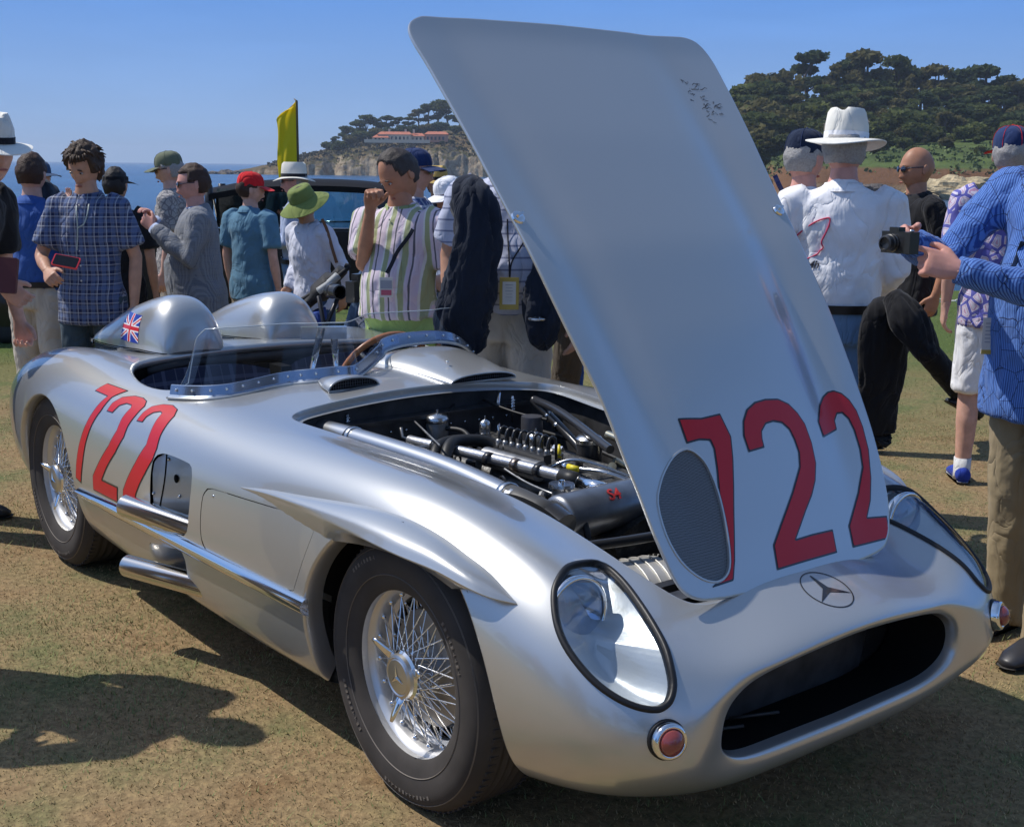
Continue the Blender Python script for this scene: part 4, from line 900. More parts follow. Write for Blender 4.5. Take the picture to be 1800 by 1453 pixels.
def plaid(m, scale, stops, bg_=(.03, .04, .09), **k):
    """woven check / stripes from object coordinates: bands along given axes"""
    nt, b = nodes(m); tc = nt.nodes.new('ShaderNodeTexCoord'); sp = nt.nodes.new('ShaderNodeSeparateXYZ'); nt.links.new(tc.outputs['Object'], sp.inputs[0])
    cur = nt.nodes.new('ShaderNodeRGB'); cur.outputs[0].default_value = (*bg_, 1); cur = cur.outputs[0]
    for (ax, s_, ww, off, colr, fac) in stops:
        a = nt.nodes.new('ShaderNodeMath'); a.operation = 'MULTIPLY_ADD'; nt.links.new(sp.outputs[ax], a.inputs[0]); a.inputs[1].default_value = s_; a.inputs[2].default_value = off+20
        f_ = nt.nodes.new('ShaderNodeMath'); f_.operation = 'FRACT'; nt.links.new(a.outputs[0], f_.inputs[0])
        l = nt.nodes.new('ShaderNodeMath'); l.operation = 'LESS_THAN'; nt.links.new(f_.outputs[0], l.inputs[0]); l.inputs[1].default_value = ww
        ml = nt.nodes.new('ShaderNodeMath'); ml.operation = 'MULTIPLY'; ml.inputs[1].default_value = fac; nt.links.new(l.outputs[0], ml.inputs[0])
        mx = nt.nodes.new('ShaderNodeMix'); mx.data_type = 'RGBA'; nt.links.new(ml.outputs[0], mx.inputs[0]); nt.links.new(cur, mx.inputs[6]); mx.inputs[7].default_value = (*colr, 1); cur = mx.outputs[2]
    nt.links.new(cur, b.inputs['Base Color'])
W = (.70, .72, .76)
C_white = cloth('white_cotton', (.88, .88, .90)); C_khaki = cloth('khaki_cotton', (.36, .29, .20)); C_khaki2 = cloth('khaki_twill', (.33, .26, .155)); C_stone = cloth('stone_cotton', (.50, .46, .40)); C_cream = cloth('cream_cotton', (.55, .49, .40))
C_black = cloth('black_cotton', (.012, .012, .014)); C_navy = cloth('navy_wool', (.014, .020, .036)); C_denim = cloth('denim', (.05, .09, .17)); C_ldenim = cloth('light_denim', (.16, .28, .46)); C_ddenim = cloth('dark_denim', (.045, .075, .10))
C_blue = cloth('royal_blue_cotton', (.035, .10, .34)); C_teal = cloth('teal_polo', (.10, .22, .32)); C_lblue = cloth('pale_blue_cotton', (.42, .50, .68)); C_lime = cloth('lime_shorts', (.38, .55, .13))
C_plaid = cloth('navy_plaid', (.018, .028, .085), stops=[(0, 21, .36, 0, (.13, .19, .36), .45), (2, 21, .36, 0, (.13, .19, .36), .45), (0, 21, .09, .45, W, .38), (2, 21, .09, .45, W, .38), (0, 42, .10, .1, W, .14), (2, 42, .10, .1, W, .14)])
C_stripe = cloth('striped_pink_shirt', (.66, .56, .64), stops=[(0, 13, .30, 0, (.33, .38, .17), .9), (0, 13, .10, .10, (.70, .70, .66), 1.), (0, 13, .09, .52, (.035, .05, .06), .85), (0, 39, .10, .2, (.75, .70, .72), .5)])
C_blazer = cloth('grey_check_wool', (.17, .18, .20), stops=[(0, 28, .14, 0, (.09, .12, .18), .6), (2, 28, .14, 0, (.09, .12, .18), .6), (0, 120, .5, 0, (.30, .31, .33), .5), (2, 120, .5, 0, (.24, .25, .27), .5)])
C_polo = cloth('striped_polo', (.50, .53, .66), stops=[(2, 22, .16, 0, (.13, .15, .26), .8)])
C_bplaid = cloth('blue_white_check', (.06, .10, .25), stops=[(0, 22, .25, 0, W, .5), (2, 22, .25, 0, W, .6)])
C_green = cloth('green_felt', (.20, .25, .07)); C_strawc = cloth('white_straw', (.80, .76, .66), bump=(220, .5, .002)); C_felt = cloth('white_felt', (.82, .80, .72)); C_straw2 = cloth('yellow_straw', (.55, .38, .12), bump=(160, .8, .003)); C_red = cloth('red_cotton', (.70, .02, .025)); C_ncap = cloth('navy_cap', (.018, .038, .12)); C_olive = cloth('olive_cap', (.15, .17, .11)); C_band = cloth('black_ribbon', (.02, .02, .025))
def printed(name, a, b_, c, scale, kind='vor'):
    m = cloth(name, a); nt, b = nodes(m); tc = nt.nodes.new('ShaderNodeTexCoord'); v = nt.nodes.new('ShaderNodeTexVoronoi'); v.inputs['Scale'].default_value = scale; v.feature = 'DISTANCE_TO_EDGE'; nt.links.new(tc.outputs['Object'], v.inputs['Vector'])
    r = nt.nodes.new('ShaderNodeValToRGB'); r.color_ramp.interpolation = 'CONSTANT'; e = r.color_ramp.elements; e[0].position = 0; e[0].color = (*b_, 1); e[1].position = .10; e[1].color = (*a, 1); q = e.new(.17); q.color = (*c, 1); q = e.new(.21); q.color = (*a, 1); q = e.new(.34); q.color = (*c, 1); q = e.new(.40); q.color = (*a, 1)
    nt.links.new(v.outputs['Distance'], r.inputs[0]); nt.links.new(r.outputs[0], b.inputs['Base Color']); return m
C_aloha = printed('printed_purple_shirt', (.62, .58, .68), (.12, .12, .42), (.50, .26, .40), 17)
C_camsh = cloth('blue_ribbed_print', (.07, .16, .46)); nt, b = nodes(C_camsh); tc = nt.nodes.new('ShaderNodeTexCoord'); wv = nt.nodes.new('ShaderNodeTexWave'); wv.inputs['Scale'].default_value = 42; wv.inputs['Distortion'].default_value = 1.2; wv.inputs['Detail Scale'].default_value = .6
n_ = nt.nodes.new('ShaderNodeTexVoronoi'); n_.feature = 'DISTANCE_TO_EDGE'; n_.inputs['Scale'].default_value = 13; nt.links.new(tc.outputs['Object'], n_.inputs['Vector']); nt.links.new(tc.outputs['Object'], wv.inputs['Vector'])
r1 = nt.nodes.new('ShaderNodeValToRGB'); r1.color_ramp.elements[0].position = .35; r1.color_ramp.elements[0].color = (.035, .085, .30, 1); r1.color_ramp.elements[1].position = .6; r1.color_ramp.elements[1].color = (.12, .25, .60, 1); nt.links.new(wv.outputs[0], r1.inputs[0])
r2 = nt.nodes.new('ShaderNodeMath'); r2.operation = 'LESS_THAN'; r2.inputs[1].default_value = .012; nt.links.new(n_.outputs['Distance'], r2.inputs[0]); mx = nt.nodes.new('ShaderNodeMix'); mx.data_type = 'RGBA'; nt.links.new(r2.outputs[0], mx.inputs[0]); nt.links.new(r1.outputs[0], mx.inputs[6]); mx.inputs[7].default_value = (.02, .035, .10, 1); nt.links.new(mx.outputs[2], b.inputs['Base Color'])
C_leaf = printed('leaf_print_shirt', (.42, .40, .38), (.20, .19, .20), (.30, .28, .27), 30)
BR = (.055, .030, .016); GREY = (.36, .345, .33); BLK = (.018, .014, .012); DBR = (.05, .022, .012)
tan = ((.52, .28, .18), 'tan'); fair = ((.64, .37, .28), 'fair'); pinkish = ((.64, .32, .25), 'ruddy'); olive = ((.42, .23, .15), 'olive'); dark_t = ((.45, .22, .13), 'tanned')

def hang(k, dz=0): return None
PPL = {}
# 1 man in the white panama at the left edge
PPL['panama'] = person(-130, 226, 5.2, 82, 'man in white panama hat and sunglasses at the left edge holding a dark red wallet', *fair, H=1.76, lean=24, head=(-38, -8, 0), armR=((-.22, -.28, 1.15), (-.14, -.38, 1.04)), handL=(.9, (0, 0, 1), False), handR=(.5, (0, -.3, 1), False), top=C_black, bottom=C_denim, hair=(BR, 'brown', 'short'), hat=('panama', C_felt, C_band, 6), glasses=True, sleeve=.45, seed=2)
# 2 man seen from behind in blue shirt
PPL['blueback'] = person(52, 268, 6.7, 165, 'man in royal blue shirt and pale khaki trousers seen from behind at the left', *fair, head=(10, 5, 0), armL=((.24, .02, 1.14), (.21, -.18, .98)), armR=((-.24, -.02, 1.15), (-.10, -.20, 1.05)), top=C_blue, bottom=C_cream, hair=(DBR, 'dark_brown', 'short'), seed=3, legs=(0, -.1), belly=.6)
PPL['bluecap'] = person(66, 284, 9.2, 65, 'far man in faded blue cap looking right beyond the plaid shirt boy', *fair, armR=((-.22, -.2, 1.25), (-.1, -.32, 1.42)), top=C_teal, bottom=C_denim, hair=(GREY, 'grey', 'short'), hat=('cap', C_denim, C_denim), seed=4)
# 5 boy in plaid
PPL['boy'] = person(150, 246, 6.4, -6, 'young man in navy plaid shirt looking down at a red phone', *tan, H=1.63, wid=.86, head=(-10, 26, 4), armR=((-.255, -.06, 1.14), (-.125, -.25, 1.075)), armL=((.245, .03, 1.14), (.25, -.04, .88)), handR=(.75, (1, -.2, .6), False), handL=(.3, (0, -1, 0), False), top=C_plaid, sleeve=.45, bottom=C_ddenim, hair=(BR, 'brown', 'mop'), tuck=False, hem=.02, seed=5)
PPL['blacktee'] = person(200, 294, 7.6, 172, 'man in black t-shirt with back turned behind the plaid shirt boy', *tan, head=(0, 0, 0), armL=((.27, .06, 1.17), (.20, -.10, .98)), top=C_black, sleeve=.45, bottom=C_black, hair=(BLK, 'black', 'short'), hat=('visor', C_black, C_black), tuck=False, seed=6, wid=1.08)
PPL['olivecap'] = person(300, 268, 8.5, -88, 'man in olive cap and leaf print shirt beyond the grey blazer man', *fair, head=(0, 10, 0), top=C_leaf, sleeve=.45, bottom=C_cream, hair=(GREY, 'grey', 'short'), hat=('cap', C_olive, C_olive), glasses=True, tuck=False, seed=7)
PPL['blazer'] = person(342, 288, 7.0, -72, 'man in grey checked blazer lifting a hand to his mouth', *pinkish, head=(0, 6, 0), armL=((.25, -.07, 1.17), (.09, -.27, 1.36)), armR=((-.22, -.12, 1.16), (-.05, -.26, 1.40)), handL=(.6, (0, 0, 1), False), handR=(.5, (1, 0, .5), False), top=C_blazer, jacket=True, tuck=False, hem=.06, bottom=C_navy, hair=(DBR, 'dark_brown', 'short'), glasses=True, collar=C_lblue, belly=1., seed=8)
PPL['redcap'] = person(437, 304, 8.1, 150, 'boy in bright red cap and teal polo shirt seen from behind', *fair, head=(-38, 6, 0), top=C_teal, sleeve=.45, bottom=C_khaki, hair=(DBR, 'dark_brown', 'short'), hat=('cap', C_red, C_red), tuck=False, seed=9, armL=None)
PPL['straw'] = person(519, 292, 8.9, -85, 'man in white straw hat with black band and pale blue shirt with arms folded', *pinkish, armL=((.22, -.06, 1.15), (.0, -.24, 1.14)), armR=((-.22, -.06, 1.15), (.05, -.26, 1.17)), top=C_lblue, bottom=C_ldenim, hair=(GREY, 'grey', 'short'), hat=('panama', C_strawc, C_band), glasses=True, seed=10)
PPL['green'] = person(548, 326, 7.6, -38, 'woman in wide green hat and white long sleeved top', *tan, wid=.9, lean=6, head=(-5, 25, 0), armL=((.24, .06, 1.16), (.20, .10, .94)), armR=((-.22, .03, 1.16), (-.18, -.10, .98)), top=cloth('white_knit', (.66, .68, .78)), bottom=C_denim, hair=(BR, 'brown', 'short'), hat=('sunhat', C_green, C_green), glasses=True, tuck=False, hem=-.03, seed=11)
PPL['navycap'] = person(726, 263, 6.7, 78, 'man in navy cap and checked blue shirt behind the striped shirt man', *fair, armR=((-.28, .02, 1.16), (-.24, -.18, 1.04)), top=C_bplaid, bottom=C_denim, hair=(GREY, 'grey', 'short'), hat=('cap', C_ncap, C_ncap), glasses=True, seed=12, sleeve=.45)
PPL['strawhat2'] = person(768, 298, 9.0, 20, 'person in yellow straw hat partly hidden behind the white cap', *tan, top=C_navy, bottom=C_denim, hair=(BR, 'brown', 'short'), hat=('fedora', C_straw2, C_band), seed=13)
PPL['whitecap'] = person(792, 312, 7.3, -58, 'young man in white flat peaked cap looking down', *dark_t, head=(0, 18, 0), armL=((.2, -.2, 1.2), (.0, -.3, 1.33)), handL=(.8, (0, 0, 1), False), top=C_lblue, bottom=C_denim, hair=(BLK, 'black', 'short'), hat=('cap', C_white, C_white), sleeve=.45, seed=14)
PPL['stripe'] = person(704, 279, 5.5, -26, 'man in pink and green striped shirt and lime shorts touching his brow', *dark_t, H=1.61, wid=1.06, head=(-22, 33, -6), armR=((-.14, -.12, 1.20), (-.03, -.215, 1.48)), armL=((.245, .05, 1.15), (.22, .06, .89)), handR=(1.1, (.6, .4, .5), False), handL=(.35, (0, -1, 0), False), top=C_stripe, sleeve=.45, bottom=C_lime, shorts=1, hair=((.05, .04, .035), 'dark_grey', 'recede'), tuck=False, hem=-.17, belly=1., seed=15, collar=cloth('green_collar', (.30, .36, .16)))
PPL['polo'] = person(896, 170, 5.1, -14, 'large man in striped polo and stone trousers with navy jacket over his arm', *tan, H=1.77, wid=1.02, armR=((-.265, .04, 1.16), (-.235, -.03, .93)), armL=((.28, .0, 1.15), (.30, -.10, .93)), handR=(.5, (0, -1, 0), False), top=C_polo, sleeve=.45, bottom=C_stone, hair=(GREY, 'grey', 'short'), belly=1.3, seed=16, head=(-10, 8, 0), legs=(.06, -.04))
PPL['skirt'] = person(975, 300, 6.6, 170, 'person in long grey top and blue jeans half hidden by the bonnet', *fair, H=1.70, top=cloth('grey_long_top', (.10, .11, .12)), bottom=C_blue, hair=(BR, 'brown', 'short'), tuck=False, hem=.12, seed=17)
PPL['brown'] = person(1046, 300, 6.3, -150, 'person in dark top and brown trousers just left of the bonnet edge', *fair, H=1.72, top=C_black, bottom=cloth('brown_cotton', (.09, .07, .05)), hair=(BR, 'brown', 'short'), seed=18, legs=(.15, -.15), tuck=False)
PPL['greycap'] = person(1414, 230, 5.6, 168, 'grey haired man in navy cap and white shirt seen from behind', *pinkish, head=(-38, 4, 0), top=C_white, bottom=C_stone, hair=(GREY, 'grey', 'short'), hat=('cap', cloth('dark_navy_cap', (.010, .020, .05)), C_ncap), seed=19)
PPL['fedora'] = person(1484, 232, 5.1, 170, 'man in white fedora and white shirt with red track outline on the back', *pinkish, H=1.74, head=(-22, 4, 0), armL=((.25, .02, 1.17), (.16, -.18, 1.10)), armR=((-.235, .0, 1.15), (-.17, -.22, 1.03)), top=C_white, bottom=C_ldenim, hair=(GREY, 'grey', 'fringe'), hat=('fedora', C_felt, C_white), seed=20, wid=1.05, belly=.6)
PPL['bald'] = person(1615, 292, 6.9, -80, 'bald man in sunglasses and black polo walking left', *dark_t, H=1.66, head=(0, 4, 0), top=C_black, sleeve=.45, bottom=C_black, glasses=True, legs=(.38, -.55), armR=((-.25, .12, 1.15), (-.24, .06, .90)), armL=((.25, .10, 1.15), (.22, .04, .92)), tuck=False, seed=21)
PPL['aloha'] = person(1775, 248, 6.1, 172, 'person in purple printed shirt and white shorts with red peaked cap', *fair, H=1.74, head=(-10, 0, 0), top=C_aloha, sleeve=.45, bottom=C_white, shorts=1, hair=(GREY, 'grey', 'short'), hat=('cap', C_ncap, C_red), tuck=False, seed=22, sock=cloth('white_sock', (.7, .7, .7)), shoe=cloth('blue_trainer', (.02, .05, .35)), wid=1.05, legs=(0, .02))
PPL['camera'] = person(1884, 150, 3.95, -56, 'man in loose blue patterned shirt and khaki trousers raising a compact camera', *pinkish, H=1.83, armR=((-.25, -.24, 1.20), (-.17, -.51, 1.27)), armL=((.20, -.27, 1.12), (.0, -.50, 1.20)), handR=(.8, (.6, .2, .8), False), handL=(.9, (-.3, .1, .9), True), head=(0, 10, 0), top=C_camsh, bottom=C_khaki2, hair=(GREY, 'grey', 'short'), tuck=False, hem=.07, belly=1., seed=23, wid=1.08, legs=(.14, -.04), shoe=mat('dark_shoe', (.03, .03, .035), .4))
# onlooker standing beyond the left edge: his shadow falls across the turf
PPL['shade'] = person(0, 0, 0, 60, 'onlooker standing left of the view whose shadow lies on the turf', *fair, H=1.74, xy=(-1.66, -1.60), lean=4, armR=((-.33, -.02, 1.18), (-.22, -.10, .98)), top=C_navy, bottom=C_khaki, hair=(BR, 'brown', 'short'), seed=24)
# unseen onlookers added on the camera side for reflections in the bodywork
for i, (x, y, f_, t_, b_, lb) in enumerate([(4.6, 0.6, 150, C_stone, C_khaki, 'added unseen onlooker in stone shirt facing the nose of the car'), (4.3, 2.2, 165, C_khaki, C_denim, 'added unseen onlooker in khaki shirt in front of the left headlight'), (3.6, -4.2, 190, C_navy, C_stone, 'added unseen onlooker in navy shirt standing behind the photographer'), (1.4, -5.2, 150, C_lblue, C_khaki, 'added unseen onlooker in pale blue shirt beyond the right flank of the car'), (-.8, -5.6, 170, C_red, C_denim, 'added unseen onlooker in red shirt beyond the right rear wheel'), (5.6, -1.2, 170, C_white, C_denim, 'added unseen onlooker in white shirt facing the open bonnet'), (3.0, -.45, 200, C_white, C_khaki, 'added unseen onlooker in white shirt and khaki trousers close to the nose of the car'), (.8, -3.7, 130, C_teal, C_stone, 'added unseen onlooker in teal shirt close to the right front wheel')]):
    person(0, 0, 0, f_, lb, *fair, H=1.72+.03*i, xy=(x, y), top=t_, bottom=b_, hair=(BR, 'brown', 'short'), seed=30+i)

# ================================================================ THINGS HELD, WORN OVER AN ARM, AND STANDING AROUND
def drape(name, path, rads, m, label, cat='jacket', seed=1, n=26, fold=.35, lining=None, grp=None):
    """hanging cloth: flattened tube with deep folds"""
    P = cr(path, 8); Rr = cr(np.array(rads, float), 8); v, f = tube(P, Rr[:, ::-1]*[1.1, .68], n*2, up=(FW[0], FW[1], .01)); k = len(P); v = v.reshape(k, n*2, 3)
    for i in range(k):
        for j in range(n*2):
            a = 2*math.pi*j/(n*2); w = math.sin(a*3+seed+i*.09)*.25+_nz.noise(Vector((math.cos(a)*1.6, math.sin(a)*1.6, i*.10+seed)))*1.3+(.5-abs(_nz.noise(Vector((math.cos(a)*3, math.sin(a)*3, i*.22+seed)))*2))*.9
            d = v[i, j]-P[i]; v[i, j] = P[i]+d*(1+fold*w*min(1, i/6))
    o = mk(name, v.reshape(-1, 3), f, m, None, True); tag(o, label, cat, grp); return o
def wp(px, py, D): return at_px(px, py, D)
def path_px(L): return [wp(*q) for q in L]
drape('jacket', path_px([(838, 330, 4.95), (832, 345, 4.82), (838, 420, 4.78), (822, 500, 4.78), (815, 560, 4.80), (822, 612, 4.84), (826, 628, 4.86)]), [(.05, .03), (.105, .05), (.13, .055), (.145, .055), (.14, .05), (.10, .04), (.01, .01)], C_navy, 'dark navy jacket draped from the shoulder of the man in the striped polo', seed=2, fold=.26)
drape('sweater', path_px([(965, 400, 4.95), (972, 450, 4.87), (965, 520, 4.84), (955, 580, 4.86), (955, 612, 4.9)]), [(.03, .03), (.075, .05), (.11, .05), (.09, .045), (.02, .02)], C_navy, 'dark sweater hanging over the forearm next to the bonnet edge', seed=5)
drape('coat', path_px([(1548, 528, 4.90), (1552, 560, 4.86), (1548, 640, 4.86), (1542, 700, 4.88), (1538, 755, 4.9), (1538, 762, 4.9)]), [(.05, .03), (.12, .05), (.125, .045), (.12, .04), (.115, .04), (.11, .04)], C_black, 'long black coat hanging from the arm of the man in the white fedora', seed=7, fold=.16)
cs = drape('coat_sleeve', path_px([(1568, 520, 4.8), (1595, 560, 4.74), (1622, 610, 4.72), (1634, 628, 4.72)]), [(.06, .04), (.095, .05), (.07, .045), (.05, .04)], C_black, 'black jacket folded over the raised forearm of the man in the white fedora', seed=9, fold=.2)
pass
drape('jacket', path_px([(74, 322, 6.85), (80, 345, 6.78), (84, 400, 6.75), (86, 460, 6.75), (84, 520, 6.8), (82, 530, 6.85)]), [(.05, .04), (.085, .07), (.095, .075), (.09, .07), (.07, .05), (.01, .01)], mat('slate_wool', (.03, .042, .06), .9), 'slate jacket slung over the shoulder of the man in royal blue', seed=4)
drape('jacket', path_px([(668, 455, 6.1), (652, 500, 6.05), (642, 560, 6.05), (636, 620, 6.1), (634, 640, 6.1)]), [(.04, .03), (.09, .06), (.11, .07), (.12, .07), (.11, .06)], C_denim, 'dark denim jacket hanging from the arm of the man in the navy cap', seed=6)

# phone, wallet
def slab(name, c, size, m, label, cat, ax=(1, 0, 0), up=(0, 0, 1), m2=None):
    x = nrm(ax); z = np.array(up, float); z = nrm(z-x*(x@z)); y = np.cross(z, x); q = np.stack([x, y, z], 1)
    e_ = empty(name, tuple(c), 0, label, cat)
    g = G(); a, b_, h = np.array(size)/2; pts = []
    for sx, sy, a0 in ((1, 1, 0), (-1, 1, 90), (-1, -1, 180), (1, -1, 270)):
        for t in (0, 30, 60, 90): r_ = min(a, b_)*.18; w_ = R(a0+t); pts.append((sx*(a-r_)+r_*math.cos(w_), sy*(b_-r_)+r_*math.sin(w_)))
    n = len(pts); v = np.array([(x_, y_, z_) for z_ in (-h, h) for x_, y_ in pts]); f = [(i, (i+1) % n, n+(i+1) % n, n+i) for i in range(n)]+[tuple(range(n))[::-1], tuple(range(n, 2*n))]
    mk('case', v@q.T, f, m, e_, False)
    if m2: v2 = v*[.9, .9, .1]+[0, 0, h+.0006]; mk('screen', v2@q.T, f, m2, e_, False)
    return e_
B = PPL['boy']; pr_ = wp(116, 460, 6.02)
slab('phone', pr_, (.125, .065, .011), mat('red_plastic', (.62, .02, .04), .3, coat=.5), 'red mobile phone in the hand of the boy in plaid', 'phone', ax=RG.tolist()+[-.18], up=(-FW[0]*.75, -FW[1]*.75, .7), m2=mat('phone_screen', (.01, .01, .012), .1))
slab('wallet', wp(8, 484, 4.9), (.10, .14, .018), mat('dark_red_leather', (.10, .018, .016), .5), 'dark red wallet case held at the left edge of the view', 'wallet', ax=RG.tolist()+[-.05], up=(-FW[0], -FW[1], .25))

# compact camera
cam_e = empty('compact_camera', tuple(wp(1582, 426, 3.62)), math.atan2(RG[1], RG[0])+R(-58), 'black compact camera held up in both hands by the man in blue', 'camera')
M_CB = mat('camera_black', (.02, .02, .022), .4, coat=.3); cb = G(); 
mk('camera_body', *box((0, 0, 0), (.108, .034, .062)), M_CB, cam_e, False); mk('grip', *box((.045, -.012, 0), (.02, .022, .058)), M_CB, cam_e, False)
v, f = lathe([(.026, 0), (.026, .018), (.023, .02), (.023, .034), (.018, .036), (.017, .030), (0, .028)], 28, 1); v[:, 1] *= -1; mk('lens_barrel', v+[-.012, -.015, -.002], f, M_CB, cam_e, auto=30)
v, f = lathe([(.0262, .006), (.0268, .008), (.0262, .010)], 28, 1); v[:, 1] *= -1; mk('lens_ring', v+[-.012, -.015, -.002], f, mat('silver_ring', (.7, .7, .7), .2, 1.), cam_e)
mk('shutter_button', *ell((.04, 0, .034), (.007, .007, .004), 12, 6), mat('silver_ring', (.7, .7, .7), .2, 1.), cam_e); mk('flash_hump', *box((-.012, 0, .036), (.034, .028, .014)), M_CB, cam_e, False)
# strap hanging from the neck of the camera man, and hang tags worn on cords
def ribbon(name, pts, w, m, parent, label=None):
    P = cr(np.array(pts), 6); T = np.gradient(P, axis=0); S = np.cross(T, np.array([FW[0], FW[1], 0.])); S /= np.linalg.norm(S, axis=1)[:, None]+1e-9; n = len(P)
    off = np.array([FW[0], FW[1], 0])*.002; V = np.concatenate([P+S*w/2, P-S*w/2, P+S*w/2+off, P-S*w/2+off]); F = []
    for i in range(n-1): F += [(i, i+1, n+i+1, n+i), (2*n+i+1, 2*n+i, 3*n+i, 3*n+i+1), (i+1, i, 2*n+i, 2*n+i+1), (n+i, n+i+1, 3*n+i+1, 3*n+i)]
    o = mk(name, V, F, m, None, False)
    if parent is not None: o.parent = parent; o.matrix_parent_inverse = parent.matrix_world.inverted()
    return o
bpy.context.view_layer.update()
def surf_px(pr, px, py, D, names=('shirt', 'jacket'), off=.006):
    """point on the person's clothes seen at that spot (for things lying on the cloth)"""
    from mathutils.bvhtree import BVHTree
    best = None
    for ch in pr['root'].children:
        if ch.name.split('.')[0] in names+('trousers', 'shorts'):
            key = ch.name
            if key not in BV: me = ch.data; mw = ch.matrix_world; BV[key] = BVHTree.FromPolygons([mw@v_.co for v_ in me.vertices], [tuple(p_.vertices) for p_ in me.polygons])
            q = at_px(px, py, D); dr = Vector(q-CP).normalized(); h = BV[key].ray_cast(Vector(CP), dr)
            if h[0] and (best is None or h[3] < best[1]): best = (np.array(h[0])-np.array(dr)*off, h[3])
    return best[0] if best else at_px(px, py, D)-0
BV = {}
def on(pk, L, D, off=.006): return [surf_px(PPL[pk], x, y, D, off=off) for x, y in L]
M_CORD = mat('lanyard_black', (.015, .016, .025), .7); M_CARD = mat('badge_card', (.70, .68, .64), .4); M_GOLDC = mat('gold_card', (.52, .38, .09), .4); M_PINK = mat('badge_print', (.55, .12, .18), .5); M_GREYP = mat('print_grey', (.35, .37, .42), .5)
ribbon('lanyard', on('stripe', [(738, 372), (722, 410), (700, 440), (688, 465), (680, 480)], 5.5), .016, M_CORD, PPL['stripe']['root'])
def card(pk, px, py, D, w, h, m, extra, parent):
    c = surf_px(PPL[pk], px, py, D, off=.02); R3 = np.array([RG[0], RG[1], 0]); U = np.array([0, 0, 1.]); Fv = np.array([FW[0], FW[1], 0]); q = np.stack([R3, Fv, U], 1)
    v, f = box((0, 0, 0), (w, .003, h)); o = mk('badge', v@q.T+c, f, m, None, False); o.parent = parent; o.matrix_parent_inverse = parent.matrix_world.inverted()
    for (x, z, sx, sz, mm) in extra:
        v, f = box((x, -.0022, z), (sx, .001, sz)); o2 = mk('badge_print', v@q.T+c, f, mm, None, False); o2.parent = parent; o2.matrix_parent_inverse = parent.matrix_world.inverted(); o2.parent = o; o2.matrix_parent_inverse = Matrix()
card('stripe', 679, 505, 5.5, .055, .085, M_CARD, [(0, .012, .048, .034, M_GREYP), (0, -.022, .044, .022, M_PINK)], PPL['stripe']['root'])
ribbon('lanyard', on('polo', [(892, 385), (893, 420), (895, 455), (896, 488)], 4.9), .006, M_CORD, PPL['polo']['root']); ribbon('lanyard', on('polo', [(935, 400), (918, 430), (900, 460), (896, 488)], 4.9), .006, M_CORD, PPL['polo']['root'])
card('polo', 895, 516, 4.9, .075, .125, M_GOLDC, [(0, .002, .052, .088, M_CARD)]+[(0, .034-.012*k, .030-.004*(k % 2), .0028, M_GREYP) for k in range(6)], PPL['polo']['root'])
ribbon('lanyard', on('greycap', [(1362, 308), (1372, 330), (1385, 352)], 5.4, .012), .02, mat('lanyard_blue', (.02, .03, .12), .7), PPL['greycap']['root'])
ribbon('camera_strap', on('camera', [(1800, 425), (1788, 455), (1770, 490)], 3.8, .01), .022, mat('strap_black', (.03, .03, .035), .6), PPL['camera']['root'])
card('camera', 1736, 590, 3.8, .035, .115, M_CARD, [(0, -.052, .035, .014, M_GOLDC)]+[(0, .04-.012*k, .018, .003, M_GREYP) for k in range(6)], PPL['camera']['root'])
for pk, L in (('boy', [(139, 335), (134, 365), (136, 400), (135, 440)]), ('boy', [(157, 335), (155, 365), (148, 392), (137, 400)])): ribbon('neck_cord', on(pk, L, 6.0), .006, mat('pale_cord', (.4, .45, .42), .6), PPL[pk]['root'])
ribbon('bag_strap', on('green', [(566, 385), (575, 405), (585, 440), (592, 462)], 7.4), .018, mat('tan_strap', (.18, .10, .06), .6), PPL['green']['root'])
# red circuit outline and lettering on the white shirt's back
tp = on('fedora', [(1396, 420), (1405, 410), (1430, 392), (1450, 384), (1459, 385), (1455, 402), (1444, 425), (1447, 435), (1441, 441), (1436, 447), (1415, 457), (1402, 470)], 5.0, .004)
o = mk('track_outline', *tube(cr(tp, 4), .0032, 6), mat('print_red', (.60, .05, .12), .6)); o.parent = PPL['fedora']['root']; o.matrix_parent_inverse = o.parent.matrix_world.inverted()
fc = bpy.data.curves.new('mark', 'FONT'); fc.body = '24h'; fc.size = .042; fc.shear = .35; fc.extrude = .0004; fc.offset = .0006; tmp = bpy.data.objects.new('mark', fc); col.objects.link(tmp)
me = bpy.data.meshes.new_from_object(tmp.evaluated_get(bpy.context.evaluated_depsgraph_get())); bpy.data.objects.remove(tmp)
V = np.array([v.co for v in me.vertices]); V = np.array([surf_px(PPL['fedora'], 1411+x*2199/5.0, 471-y*2199/5.0, 5.0, off=.004+z) for x, y, z in V]); o = mk('shirt_lettering', V, [tuple(p.vertices) for p in me.polygons], mat('print_black', (.02, .02, .03), .6), None, False); o.parent = PPL['fedora']['root']; o.matrix_parent_inverse = o.parent.matrix_world.inverted()
o = mk('wrist_watch', *tube([wp(944, 560, 4.78)+nrm([math.cos(t), math.sin(t), 0])*.031 for t in np.linspace(0, 6.28, 14, endpoint=False)], .006, 6, closed=True), mat('watch_steel', (.6, .6, .6), .25, 1.)); o.parent = PPL['polo']['root']; o.matrix_parent_inverse = o.parent.matrix_world.inverted()

